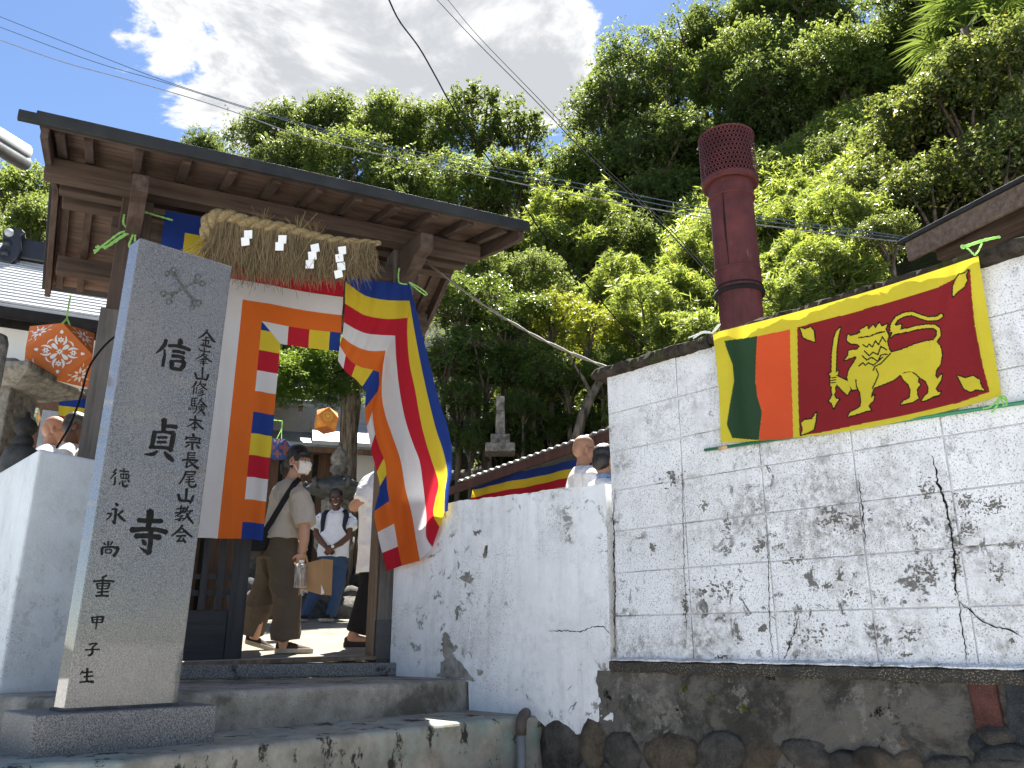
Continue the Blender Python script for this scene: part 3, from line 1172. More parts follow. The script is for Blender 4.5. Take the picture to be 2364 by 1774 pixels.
# ------------------------------------------------------------------ foliage
def m_leaf(name, dark, light, trans, tf=0.42, rough=0.38, spec=0.45, yellow=None):
    t = NT(name, rough, spec)
    ri = t.geo.outputs['Random Per Island']
    oi = t.N.new('ShaderNodeObjectInfo')
    c = t.mix(ri, dark, light)
    c = t.mix(t.math('MULTIPLY', oi.outputs['Random'], .5), c, tuple(x * .62 for x in light))
    tc = t.mix(ri, tuple(x * .55 for x in trans), trans)
    if yellow:
        k = t.rng(ri, .88, .92)
        c = t.mix(k, c, yellow)
        tc = t.mix(k, tc, yellow)
    t.color(c)
    tr = t.N.new('ShaderNodeBsdfTranslucent')
    t.L.new(tc, tr.inputs['Color'])
    ms = t.N.new('ShaderNodeMixShader')
    ms.inputs[0].default_value = tf
    t.L.new(t.p.outputs[0], ms.inputs[1])
    t.L.new(tr.outputs[0], ms.inputs[2])
    out = t.N['Material Output']
    t.L.new(ms.outputs[0], out.inputs[0])
    return t.m


m_leaf('leaf_oak', (0.018, 0.032, 0.009), (0.058, 0.088, 0.020), (0.25, 0.32, 0.065), tf=.46, rough=.5, spec=.18)
m_leaf('leaf_fresh', (0.024, 0.050, 0.010), (0.064, 0.105, 0.020), (0.33, 0.41, 0.080), tf=.5, rough=.5, spec=.2)
m_leaf('leaf_glossy', (0.020, 0.040, 0.010), (0.055, 0.090, 0.020), (0.28, 0.38, 0.05), tf=.42, rough=.33, spec=.45)
m_leaf('leaf_bamboo', (0.045, 0.075, 0.015), (0.105, 0.15, 0.032), (0.48, 0.58, 0.085), tf=.5, rough=.42)
m_leaf('leaf_maple', (0.030, 0.06, 0.010), (0.06, 0.115, 0.018), (0.27, 0.38, 0.04), tf=.5)
m_leaf('leaf_vine', (0.030, 0.050, 0.014), (0.080, 0.11, 0.030), (0.30, 0.37, 0.07), tf=.42, yellow=(0.42, 0.40, 0.07))
m_leaf('leaf_yellow', (0.06, 0.09, 0.012), (0.14, 0.17, 0.02), (0.48, 0.52, 0.04), tf=.5)
m_leaf('leaf_palm', (0.025, 0.05, 0.012), (0.06, 0.095, 0.022), (0.22, 0.30, 0.05), tf=.4, rough=.8, spec=.03)
t = NT('bark', 0.9, 0.15)
t.color(t.mix(t.rng(t.noise(14, 6, .7, vs=(1, 1, .25)), .35, .65), (0.035, 0.027, 0.02), (0.15, 0.125, 0.098)))
t.bump(t.noise(30, 6, .7, vs=(1, 1, .2)), 1.0, .03)


def unit(a):
    return a / np.maximum(np.linalg.norm(a, axis=1, keepdims=True), 1e-6)


def leaf_quads(c, nrm, d, L, W):
    d = unit(d - nrm * np.sum(d * nrm, axis=1, keepdims=True))
    s = np.cross(nrm, d)
    L = np.broadcast_to(np.asarray(L, float).reshape(-1, 1), (len(c), 1))
    W = np.broadcast_to(np.asarray(W, float).reshape(-1, 1), (len(c), 1))
    b = c - d * L * .5
    tip = c + d * L * .5 - nrm * L * .10
    mid = c - d * L * .06 + nrm * W * .10
    q = np.stack([b, mid + s * W * .5, tip, mid - s * W * .5], axis=1)
    return q.reshape(-1, 3)


def clumps_of(g, lobes, n):
    """clump centres on the skins of a set of lobes (centre, radius)"""
    out = []
    lc = np.array([l[0] for l in lobes])
    lr = np.array([l[1] for l in lobes])
    w = lr ** 2 / np.sum(lr ** 2)
    while len(out) < n:
        k = g.choice(len(lobes), p=w)
        d = g.normal(size=3)
        d /= np.linalg.norm(d)
        if d[2] < -.45:
            continue
        p = lc[k] + d * lr[k] * np.array([1, 1, .85]) * g.uniform(.72, 1.05)
        inside = np.linalg.norm((p - lc) / np.array([1, 1, .85]), axis=1) / lr
        if np.sum(inside < .62) > 0 and g.uniform() < .75:
            continue
        out.append(np.concatenate([p, d]))
    return np.array(out)


def crown_points(seed, nl=9, spread=.58, lr=(.32, .52), ncl=120, per=95, cr=.26, up=.55, droop=.5, tw=9):
    """clumps -> twigs -> leaves set along each twig on alternating sides"""
    g = np.random.default_rng(seed)
    lobes = []
    for i in range(nl):
        d = g.normal(size=3)
        d /= np.linalg.norm(d)
        d[2] = d[2] * .75
        lobes.append((d * spread * g.uniform(.35, 1.1), g.uniform(*lr)))
    cl = clumps_of(g, lobes, ncl)
    nt = ncl * tw
    k = np.repeat(np.arange(ncl), tw)
    td = unit(cl[k, 3:] * .55 + g.normal(size=(nt, 3)) * .62 + np.array([0, 0, .12]))
    tl = cr * g.uniform(.5, 1.35, size=(nt, 1)) * g.uniform(.6, 1.3, size=(ncl, 1))[k]
    t0 = cl[k, :3] + g.normal(size=(nt, 3)) * cr * .28 - td * tl * .35
    per_t = max(4, per // tw)
    j = np.repeat(np.arange(nt), per_t)
    f = np.tile((np.arange(per_t) + .5) / per_t, nt)[:, None] + g.uniform(-.05, .05, size=(len(j), 1))
    c = t0[j] + td[j] * tl[j] * f
    c[:, 2] -= (droop * tl[j] * f ** 2)[:, 0] * .5
    side = unit(np.cross(td[j], np.array([0, 0, 1.0]) + g.normal(size=(len(j), 3)) * .5))
    sg = np.tile(np.where(np.arange(per_t) % 2 == 0, 1.0, -1.0), nt)[:, None]
    d = unit(td[j] * .65 + side * sg * g.uniform(.5, 1.1, size=(len(j), 1)) + g.normal(size=c.shape) * .25 + np.array([0, 0, -.18]))
    n = unit(g.normal(size=c.shape) * .55 + np.array([0, 0, up]) + cl[k][j][:, 3:] * .2)
    c = c + d * .022 + g.normal(size=c.shape) * .008
    return g, lobes, cl, c, n, d


def crown_mesh(name, seed, mat, leaf, wid, **kw):
    g, lobes, cl, c, n, d = crown_points(seed, **kw)
    L = leaf * g.uniform(.65, 1.25, size=len(c))
    q = leaf_quads(c, n, d, L, L * wid)
    o = raw_mesh(name, q, 4, mat)
    me = o.data
    bpy.data.objects.remove(o)
    # limbs
    m = MB()
    base = Vector((0, 0, -1.0))
    m.tube([(0, 0, -1.02), (.01, .01, -.8), (.02, 0, -.5)], [.062, .056, .045], 8)
    for lcn, r in lobes:
        p = Vector(lcn)
        a = Vector((0, 0, -.9 + .35 * g.uniform()))
        mid = a.lerp(p, .5) + Vector((0, 0, .08))
        m.tube([a, mid, p], [.042, .026, .014], 6)
    for row in cl[::3]:
        p = Vector(row[:3])
        k = min(range(len(lobes)), key=lambda i: (Vector(lobes[i][0]) - p).length)
        a = Vector(lobes[k][0])
        m.tube([a, a.lerp(p, .55) + Vector((0, 0, .02)), p], [.014, .009, .004], 4, caps=False)
    t_o = m.build(name + '_limbs', 'bark', smooth=True)
    tm = t_o.data
    bpy.data.objects.remove(t_o)
    return me, tm


KINDS_ = {
    'oak': [crown_mesh('oak%d' % i, 20 + i, 'leaf_oak', .056, .48, ncl=175, per=110, tw=10) for i in range(3)],
    'fresh': [crown_mesh('fresh%d' % i, 40 + i, 'leaf_fresh', .053, .48, ncl=165, per=110, tw=10) for i in range(2)],
    'airy': [crown_mesh('airy0', 60, 'leaf_oak', .075, .5, nl=12, spread=.8, lr=(.2, .32), ncl=62, per=80, tw=8, cr=.22)],
    'glossy': [crown_mesh('glossy%d' % i, 70 + i, 'leaf_glossy', .052, .5, ncl=205, per=96, tw=8, cr=.22, up=.7) for i in range(2)],
    'bamboo': [crown_mesh('bamboo%d' % i, 80 + i, 'leaf_bamboo', .17, .13, ncl=190, per=56, tw=8, cr=.26, up=.35, droop=.9) for i in range(2)],
    'maple': [crown_mesh('maple0', 90, 'leaf_maple', .042, .62, nl=11, spread=.75, lr=(.3, .45), ncl=210, per=110, tw=10, cr=.24, up=1.0, droop=.6)],
    'vine': [crown_mesh('vine0', 100, 'leaf_vine', .064, .5, ncl=165, per=90, tw=9, cr=.24)],
    'yellow': [crown_mesh('yellow0', 110, 'leaf_yellow', .05, .6, ncl=120, per=90, tw=9, cr=.24)],
}
NAME = {'oak': ('oak_tree', 'tree'), 'fresh': ('broadleaf_tree', 'tree'), 'airy': ('broadleaf_tree', 'tree'), 'glossy': ('glossy_shrub', 'shrub'), 'bamboo': ('bamboo_grass', 'bamboo'),
        'maple': ('maple_tree', 'tree'), 'vine': ('climbing_shrub', 'shrub'), 'yellow': ('yellow_maple', 'tree')}
trk = random.Random(99)
_po = MB().tube([(0, 0, -.1), (.02, .01, .3), (-.01, .02, .7), (0, 0, 1.02)], [.085, .074, .068, .060], 9).build('pole', 'bark', smooth=True)
POLE = _po.data
bpy.data.objects.remove(_po)
TREES = []


def plant(kind, u, v, y, r, label, group, var=0, zs=1.0, ground=None):
    c = aty(u, v, y)
    gz = hill(c.x, c.y) if ground is None else ground
    gz = min(gz, c.z - .35 * r)
    nm, cat = NAME[kind]
    root = thing(nm, (c.x, c.y, gz), label, cat, group)
    cm, tm = KINDS_[kind][var % len(KINDS_[kind])]
    rot = trk.uniform(0, 6.28)
    co = bpy.data.objects.new('crown', cm)
    COL.objects.link(co)
    co.parent = root
    co.location = (0, 0, c.z - gz)
    co.scale = (r, r * trk.uniform(.9, 1.1), r * zs)
    co.rotation_euler = (0, 0, rot)
    to = bpy.data.objects.new('limbs', tm)
    COL.objects.link(to)
    to.parent = root
    to.location = (0, 0, c.z - gz)
    to.scale = (r, r, r * zs)
    to.rotation_euler = (0, 0, rot)
    hgt = c.z - gz - r * zs * .98
    if hgt > .05:
        tk = bpy.data.objects.new('trunk', POLE)
        COL.objects.link(tk)
        tk.parent = root
        tk.scale = (r, r, hgt)
        tk.rotation_euler = (0, 0, rot)
    return root


D2S = 2364 / 2212.0
GRP = 'trees on the wooded hillside'
rowA = [  # skyline row behind the gate roof, left to right   (D pixel u, v, depth, radius, kind)
    (465, 335, 26, 1.25, 'oak', 'small round tree top peeking over the gate roof against blue sky'),
    (600, 300, 25, 1.9, 'oak', 'dark oak crown with a spiky tuft beside the white cloud'),
    (700, 275, 26, 2.0, 'oak', 'dark rounded oak crown in front of the white cloud, highest left of the cable'),
    (820, 300, 25, 1.9, 'fresh', 'bright green crown on the skyline behind the middle of the gate roof'),
    (925, 305, 26, 1.8, 'fresh', 'leafy crown on the skyline just left of the black cable'),
    (1035, 275, 27, 1.9, 'airy', 'thin open tree with sky showing through right of the black cable'),
    (1120, 330, 26, 1.9, 'airy', 'sparse tree crown between the open tree and the tall right wood'),
    (620, 400, 23, 1.8, 'oak', 'dark tree just above the left half of the gate roof'),
    (740, 390, 23, 1.8, 'fresh', 'tree with pale trunks just above the middle of the gate roof'),
    (870, 400, 22, 1.8, 'oak', 'tree crossed by the thin wires above the gate roof'),
    (990, 410, 21, 1.8, 'fresh', 'yellow green tree above the right half of the gate roof'),
    (1110, 430, 21, 1.7, 'fresh', 'feathery tree above the right end of the gate roof'),
    (1225, 400, 22, 1.9, 'oak', 'tree below the open skyline tree, right of the gate roof'),
]
rowB = [
    (1330, 255, 23, 2.0, 'oak', 'tree reaching out with ragged branches in front of the right cloud'),
    (1420, 165, 23, 2.1, 'fresh', 'tall tree whose top meets blue sky right of the right cloud'),
    (1510, 80, 24, 2.1, 'oak', 'tall tree cut by the upper picture edge above the red chimney'),
    (1600, 180, 22, 2.2, 'fresh', 'broad tree above and right of the red chimney'),
    (1650, 60, 24, 2.2, 'fresh', 'tree at the upper edge between chimney and palm'),
    (1780, 40, 23, 2.3, 'oak', 'dark tree at the upper edge left of the palm'),
    (1300, 400, 21, 1.8, 'fresh', 'tree between the open skyline tree and the chimney cap'),
    (1420, 320, 20, 1.9, 'oak', 'dark tree directly left of the chimney cap'),
    (1560, 330, 21, 2.0, 'oak', 'dark tree directly behind the chimney cap'),
    (1700, 260, 20, 2.0, 'oak', 'dark tree right of the chimney cap'),
    (1830, 190, 19, 2.0, 'fresh', 'tree left of the palm and above the bamboo slope'),
    (1780, 330, 18, 1.6, 'oak', 'shadowed tree over the bamboo slope'),
    (1950, 120, 19, 2.0, 'fresh', 'tree directly behind the palm fans'),
    (2150, 40, 17, 2.2, 'oak', 'tree filling the upper right corner behind the palm'),
    (2060, 20, 18, 2.2, 'oak', 'dark tree at the upper edge directly behind the palm crown'),
    (1420, 450, 19, 1.6, 'oak', 'dark tree behind the upper chimney pipe on its left'),
    (1680, 420, 17, 1.3, 'oak', 'dark tree behind the chimney pipe on its right'),
]
rowC = [
    (1950, 330, 13.5, 1.25, 'vine', 'vine covered shrub left of the wooden eave'),
    (2080, 250, 12.5, 1.3, 'vine', 'vine covered bank below the palm with yellow leaves'),
    (2180, 160, 12, 1.25, 'vine', 'yellow leaved shrub at the right picture edge below the palm'),
    (2140, 370, 11, 1.05, 'vine', 'glittering shrub just above the wooden eave'),
    (2010, 430, 11.5, .95, 'vine', 'shadowed shrub at the low tip of the wooden eave'),
    (1900, 420, 12.5, .9, 'vine', 'shrub between the bamboo slope and the wooden eave'),
    (2220, 290, 11, 1.0, 'vine', 'shrub at the right picture edge above the wooden eave'),
]
rowD = [
    (1830, 500, 11.5, .85, 'bamboo', 'bright bamboo grass just left of the wooden eave'),
    (1750, 560, 11, .8, 'bamboo', 'bright bamboo grass right of the chimney pipe'),
    (1690, 500, 12.5, .8, 'bamboo', 'bamboo grass behind the wires right of the chimney'),
    (1700, 640, 9.5, .55, 'bamboo', 'low bamboo grass over the coping right of the chimney foot'),
    (1800, 590, 9.5, .6, 'bamboo', 'low bamboo grass over the coping above the lion flag'),
    (1490, 640, 11.5, .85, 'bamboo', 'bright bamboo grass left of the chimney pipe'),
    (1400, 700, 11, .8, 'bamboo', 'bamboo grass above the left end of the block wall'),
    (1480, 720, 10, .6, 'bamboo', 'low bamboo grass left of the chimney foot'),
    (1520, 560, 13, .8, 'bamboo', 'bamboo grass behind the chimney pipe'),
    (1620, 590, 12.5, .8, 'bamboo', 'bamboo grass directly behind the chimney pipe'),
    (1330, 640, 13, .85, 'bamboo', 'bamboo grass patch uphill of the yellow maple'),
    (1240, 470, 17, 1.2, 'bamboo', 'feathery bamboo right of the gate roof end'),
    (1170, 540, 16, 1.1, 'bamboo', 'feathery bamboo under the black cable'),
    (1300, 560, 16, 1.1, 'bamboo', 'shaded bamboo uphill between gate roof and chimney'),
    (1080, 560, 16, 1.0, 'oak', 'dark shrub just below the gate roof tip'),
    (1960, 250, 13, .9, 'vine', 'pale vine shrub under the palm fans on the left'),
]
rowD += [
    (1600, 440, 18, 1.4, 'oak', 'dark tree behind the chimney at the height of the wires'),
    (1760, 430, 15, 1.0, 'bamboo', 'bamboo spray above the wires right of the chimney'),
    (1850, 350, 15.5, 1.2, 'oak', 'dark tree uphill of the bamboo slope left of the vine bank'),
    (1920, 520, 9.2, .5, 'vine', 'small shrub just left of the low eave tip above the coping'),
    (1400, 560, 16, 1.2, 'oak', 'dark shrub mass left of the chimney pipe uphill'),
]
rowE = [
    (1000, 660, 11.8, .72, 'glossy', 'glossy shrub beside the right eave of the gate'),
    (1090, 690, 11.6, .75, 'glossy', 'glossy shrub glittering above the twisted grey cable'),
    (960, 770, 11.4, .65, 'glossy', 'glossy shrub beside the striped flag'),
    (1050, 790, 11.4, .68, 'glossy', 'dark glossy shrub below the twisted grey cable'),
    (1150, 800, 11.3, .62, 'glossy', 'dark glossy shrub over the old stone post'),
    (990, 870, 11.2, .5, 'glossy', 'low glossy shrub between the striped flag and the stone post'),
    (1190, 690, 11.7, .60, 'yellow', 'yellow green maple shining behind the grey cable'),
    (1270, 720, 11.4, .62, 'yellow', 'yellow green maple above the leaning trunk'),
    (1300, 800, 11.0, .5, 'fresh', 'pale leafy tree at the corner of the block wall'),
    (1230, 830, 11.2, .48, 'glossy', 'dark leafy shrub left of the leaning trunk'),
    (1130, 880, 11.0, .34, 'glossy', 'small dark shrub directly right of the stone post'),
    (1015, 960, 10.9, .30, 'glossy', 'sunlit leafy sprig low beside the striped flag'),
    (960, 930, 11.0, .40, 'glossy', 'dark shrub low behind the lower half of the striped flag'),
    (1060, 930, 11.1, .42, 'glossy', 'dark shrub left of the old stone post above the bank'),
    (1120, 960, 11.2, .38, 'glossy', 'dark shrub behind the foot of the old stone post'),
    (1190, 930, 11.3, .42, 'glossy', 'dark shrub between the stone post and the leaning trunk'),
    (1250, 900, 11.4, .42, 'glossy', 'dark shrub directly behind the leaning trunk'),
    (1310, 920, 11.2, .40, 'glossy', 'dark shrub beside the corner of the block wall, low'),
    (1130, 610, 13.5, .8, 'fresh', 'shrub with upright shoots under the dark bamboo'),
    (1030, 610, 13, .7, 'fresh', 'pale shrub directly below the gate roof tip'),
]
rowF = [
    (20, 440, 24, 2.3, 'fresh', 'sunny tree at the left picture edge behind the white gutter'),
    (85, 500, 22, 1.5, 'fresh', 'sunny tree between the left temple roof and the gate roof'),
    (-40, 520, 20, 1.5, 'oak', 'darker tree at the left picture edge above the temple ridge'),
]
nvar = 0
for rows, grp in ((rowA, 'trees along the skyline behind the gate'), (rowB, 'tall trees of the wood on the right'), (rowC, 'vine covered shrubs on the right bank'),
                  (rowD, 'bamboo and shrubs on the slope'), (rowE, 'shrubs above the courtyard'), (rowF, 'trees behind the left temple')):
    for (u, v, y, r, kind, lab) in rows:
        nvar += 1
        plant(kind, u * D2S, v * D2S, y, r, lab, grp, nvar, zs=(1.12 if kind in ('oak', 'fresh', 'airy') else 1.0))

# undergrowth over the whole hillside, one mass
g = np.random.default_rng(5)
N_ = 75000
ux = g.uniform(-24, 18, N_)
uy = 11.4 + 26 * g.uniform(0, 1, N_) ** 1.5
uz = np.array([hill(a, b) for a, b in zip(ux, uy)])
kx = .5 + .5 * np.sin(ux * 2.1 + 1.7 * np.sin(uy * 1.3)) * np.sin(uy * 1.9)
P_ = np.stack([ux, uy, uz + g.uniform(0, 1, N_) * (.25 + .7 * kx)], axis=1)
nn_ = unit(g.normal(size=P_.shape) * .7 + np.array([0, -.2, .7]))
L_ = g.uniform(.07, .15, N_)
un = raw_mesh('undergrowth', leaf_quads(P_, nn_, g.normal(size=P_.shape), L_, L_ * .4), 4, 'leaf_oak')
tag(un, 'dark green undergrowth covering the hillside', 'undergrowth', kind='stuff')

# bamboo grass carpet on the sunny part of the slope, one mass
g = np.random.default_rng(15)
N_ = 60000
ux = g.uniform(-.3, 10.5, N_)
uy = g.uniform(8.4, 18.5, N_)
uz = np.array([hill(a, b) for a, b in zip(ux, uy)])
kx = .5 + .5 * np.sin(ux * 1.7 + 1.9 * np.sin(uy * 1.1 + 1)) * np.sin(uy * 1.5 + 2)
hh = g.uniform(0, 1, N_) ** .7 * (.35 + .75 * kx)
P_ = np.stack([ux, uy, uz + hh], axis=1)
ok_ = (P_[:, 2] > 2.6) & ((P_[:, 0] + P_[:, 1]) > 8.6) & ((P_[:, 0] > 1.2) | (P_[:, 1] > 11.9)) & (P_[:, 0] < .50 * P_[:, 1])
P_ = P_[ok_]
nn_ = unit(g.normal(size=P_.shape) * .6 + np.array([0, -.25, .7]))
dd_ = g.normal(size=P_.shape) * .6 + np.array([0, -.2, -.15])
L_ = g.uniform(.12, .24, len(P_))
bg_ = raw_mesh('bamboo_undergrowth', leaf_quads(P_, nn_, dd_, L_, L_ * .15), 4, 'leaf_bamboo')
tag(bg_, 'bright bamboo grass carpeting the sunny slope behind the wall', 'undergrowth', kind='stuff')

# windmill palm
pc = aty(2085 * D2S, 62 * D2S, 13.6)
palm = thing('palm_tree', (pc.x, pc.y, hill(pc.x, pc.y) - .3), 'fan palm with spiky leaves in the upper right', 'palm')
m = MB()
m.tube([(pc.x + .1, pc.y + .2, hill(pc.x, pc.y) - .3), (pc.x + .05, pc.y + .1, pc.z - .8), (pc.x, pc.y, pc.z)], [.13, .11, .09], 10)
m.build('trunk', 'bark', palm, smooth=True)
rr = random.Random(8)
for k in range(17):
    az = 2 * math.pi * k / 17 * 2.4 + rr.uniform(-.2, .2)
    el = rr.uniform(-.35, .95)
    d = Vector((math.cos(az) * math.cos(el), math.sin(az) * math.cos(el), math.sin(el)))
    ln = rr.uniform(.5, .85)
    m = MB()
    a = pc
    b = pc + d * ln
    m.tube([a, a.lerp(b, .5) + Vector((0, 0, .03)), b], [.014, .011, .009], 5)
    side = d.cross(UZ).normalized()
    upn = side.cross(d)
    for j in range(27):
        th = R(-135 + 270 * j / 26)
        dd = (d * math.cos(th) + side * math.sin(th)).normalized()
        l2 = rr.uniform(.66, .84)
        w = .026
        perp = upn.cross(dd).normalized() * w
        tip = b + dd * l2 + Vector((0, 0, -.10 * rr.uniform(.3, 1.5)))
        mid = b + dd * l2 * .45 + upn * .02
        perp = (perp + upn * w * rr.uniform(-.9, .9))
        m.add([b, mid + perp, tip, mid - perp], [(0, 1, 2, 3)])
    m.build('fan_leaf', 'leaf_palm', palm, fixn=False)

# ------------------------------------------------------------------ characters on the pillar (brush strokes: x, y, width ... in pixels of an enlarged crop)
CROPB, CROPC, CROPD, CROPA = (280, 740, 6.383), (240, 940, 4.611), (150, 1250, 4.743), (280, 540, 4.611)
CHARS = [
    (CROPB, [(660,285,45,640,360,55,580,430,40,505,490,12),(635,430,25,640,520,35,620,600,45,610,680,35),(865,275,35,870,320,75,845,385,35),(695,375,40,800,375,42,900,395,45,1000,435,45,1020,440,25),(755,455,35,840,460,42,930,485,40),(745,525,40,840,530,45,925,560,42),(730,595,50,745,650,62,735,715,45),(770,600,28,850,605,32,920,610,55),(920,610,55,915,670,60,860,735,50),(745,710,45,820,720,45,870,735,30)]),
    (CROPB, [(1268,140,20,1250,180,26,1190,235,24,1125,265,10),(1265,180,20,1310,240,30,1350,300,36,1390,325,8),(1235,250,16,1290,262,16),(1195,295,18,1300,305,18),(1245,255,18,1240,370,18),(1205,330,16,1210,360,18),(1290,320,16,1275,355,14),(1165,365,18,1250,380,24,1320,395,26)]),
    (CROPB, [(1222,400,16,1222,455,16),(1150,415,16,1160,445,16,1220,458,14),(1300,450,14,1295,480,14),(1220,460,14,1298,465,14),(1230,475,16,1190,520,16,1095,575,12),(1190,505,12,1270,510,12,1220,560,16,1150,590,8),(1205,520,14,1260,570,26,1330,615,14),(1165,585,10,1250,580,12),(1160,610,10,1250,610,12),(1155,635,10,1265,635,12),(1210,560,18,1208,668,14)]),
    (CROPB, [(1200,690,24,1195,780,24,1190,855,18),(1085,775,26,1105,830,28,1115,860,20),(1110,860,22,1200,865,22,1260,875,26),(1280,800,26,1265,850,28,1245,890,24)]),
    (CROPB, [(1105,900,24,1085,950,26,1035,995,10),(1075,985,14,1065,1040,18,1058,1090,14),(1110,985,12,1100,1080,14),(1175,890,18,1160,930,18,1120,975,10),(1160,940,12,1255,940,16,1190,1005,16,1130,1030,8),(1170,955,12,1215,995,22,1265,1030,14),(1200,1030,16,1130,1065,8),(1210,1055,16,1125,1090,8),(1215,1090,18,1120,1120,8)]),
    (CROPB, [(1040,1145,16,1030,1265,16),(1040,1150,12,1125,1145,14),(1040,1190,10,1105,1188,10),(1035,1225,10,1100,1222,10),(1080,1150,10,1078,1260,10),(1030,1262,14,1110,1262,16),(1110,1262,14,1105,1330,16,1060,1370,14),(1000,1285,14,990,1320,10),(1020,1290,12,1018,1325,10),(1050,1290,12,1055,1325,10),(1078,1290,10,1082,1310,10),(1180,1150,20,1160,1195,18,1115,1245,10),(1175,1185,14,1215,1235,26,1262,1280,14),(1150,1240,10,1215,1245,12),(1140,1270,10,1145,1310,10),(1140,1270,10,1220,1270,12,1210,1320,12),(1145,1312,10,1210,1315,10),(1180,1245,14,1175,1320,14,1125,1375,10),(1180,1325,14,1210,1370,26,1230,1400,16)]),
    (CROPB, [(1000,1465,24,1090,1470,24,1185,1485,22),(1090,1405,26,1085,1500,26,1075,1625,18),(1075,1500,20,1020,1545,18,965,1565,10),(1100,1500,18,1150,1560,28,1205,1605,22),(1035,1585,16,1120,1580,16)]),
    (CROPC, [(945,285,22,955,310,26),(880,315,18,872,345,20),(880,330,14,960,325,16,1025,340,18),(1025,335,20,1010,370,12),(910,350,10,985,350,12),(870,380,16,940,375,16,1025,385,18),(940,385,20,938,455,18),(905,400,16,865,430,12),(985,405,14,1010,440,22)]),
    (CROPC, [(895,485,18,890,565,16),(895,490,10,975,490,14),(895,515,9,970,515,12),(895,540,9,970,540,12),(830,565,16,910,562,18,1000,570,20),(885,580,16,875,640,18),(870,645,14,930,620,12),(905,575,14,950,620,22,1000,655,24),(950,600,10,980,585,12)]),
    (CROPC, [(870,690,14,975,690,18),(970,690,16,965,720,12),(865,720,10,960,720,12),(870,690,16,850,750,18,800,820,12),(880,745,10,950,740,12),(870,775,10,955,768,12),(865,800,10,965,795,12),(910,735,12,900,830,14,930,855,18,975,845,22,975,820,12)]),
    (CROPC, [(880,870,26,875,950,24,870,1000,18),(790,930,26,805,990,28),(800,995,24,900,1000,26,925,1010,20),(950,945,22,935,990,26,915,1030,14)]),
    (CROPC, [(775,1085,14,855,1075,14),(820,1050,16,815,1120,14),(755,1130,14,870,1115,16),(865,1070,16,820,1130,16,755,1165,8),(780,1165,10,845,1155,12,810,1180,10),(815,1175,14,805,1215,16,785,1205,8),(755,1200,10,850,1185,10),(895,1060,18,870,1110,18,845,1130,8),(870,1110,10,945,1105,14),(920,1110,14,880,1170,16,830,1215,8),(875,1130,14,905,1190,24,950,1240,14)]),
    (CROPC, [(835,1255,20,810,1300,24,720,1375,12),(830,1290,16,880,1340,28,940,1385,14),(790,1335,12,860,1330,14),(770,1375,16,870,1370,18),(820,1380,16,790,1420,16,775,1435,14),(775,1430,14,855,1425,16),(840,1395,14,865,1445,20)]),
    (CROPC, [(640,130,50,640,180,50,630,260,36),(640,205,30,720,205,36,775,215,40),(540,260,40,525,340,44,510,420,36),(545,270,20,640,265,24,745,280,40),(740,280,42,725,370,46,705,470,40),(570,325,24,670,325,24),(565,375,24,660,375,24),(480,430,24,590,430,34,700,440,30),(570,470,20,520,505,40,425,505,8),(640,480,20,685,530,50,735,575,30)]),
    (CROPC, [(490,1100,60,490,1160,70,470,1290,40),(360,1205,40,480,1215,44,620,1215,40),(285,1310,50,430,1300,40,560,1305,40,670,1335,44),(330,1375,44,450,1370,46,600,1390,48),(500,1300,44,495,1440,44,475,1560,44),(475,1560,40,430,1530,30,385,1495,8),(410,1415,20,430,1450,46,445,1470,20)]),
    (CROPC, [(130,665,18,95,700,10),(125,700,18,65,770,8),(118,745,14,115,820,18,95,830,10),(165,680,14,265,690,14),(210,655,14,210,700,12),(175,715,10,180,760,10),(175,715,10,265,715,14,260,760,12),(180,762,10,260,762,10),(205,715,10,205,760,10),(235,715,10,235,760,10),(170,800,12,160,830,10),(195,785,14,200,840,22,240,850,20,245,825,10),(220,785,12,225,800,14),(250,775,12,265,800,18)]),
    (CROPC, [(125,1025,20,145,1050,26),(85,1090,16,130,1085,18),(130,1085,24,120,1160,26,110,1245,22),(105,1240,18,85,1210,8),(30,1135,16,80,1135,18,60,1175,16,20,1205,8),(200,1105,24,155,1145,12),(145,1140,16,185,1185,30,225,1215,16)]),
    (CROPD, [(475,0,20,470,45,18),(425,15,14,440,40,16),(520,5,16,495,40,14),(405,75,26,402,150,20),(405,70,18,500,60,20,585,75,28),(580,75,30,560,130,28,530,165,26),(440,90,12,445,130,14),(440,92,12,510,88,14,500,130,14),(445,130,12,500,128,12)]),
    (CROPD, [(455,370,16,440,385,20,400,395,10),(310,440,18,420,430,20,540,440,18),(415,400,18,400,600,18),(345,465,14,360,520,14),(345,465,14,490,460,16),(490,460,18,470,520,16),(355,490,9,480,490,10),(360,522,10,470,520,12),(350,560,14,475,550,16),(335,600,18,400,595,18,475,600,20)]),
    (CROPD, [(295,830,20,305,895,18),(295,835,12,420,825,18),(420,825,24,405,890,16),(305,860,8,405,855,10),(305,892,12,400,888,12),(355,820,16,345,900,16,335,965,8)]),
    (CROPD, [(260,1130,14,345,1115,16,350,1125,14),(350,1120,16,300,1165,14),(300,1165,20,300,1230,22,265,1255,18,250,1240,8),(220,1190,14,300,1185,14,380,1185,14)]),
    (CROPD, [(195,1420,16,165,1460,10),(190,1440,14,300,1430,16),(245,1390,20,240,1470,20,240,1535,18),(205,1485,14,305,1475,16),(160,1545,14,240,1535,18,310,1540,26)]),
]


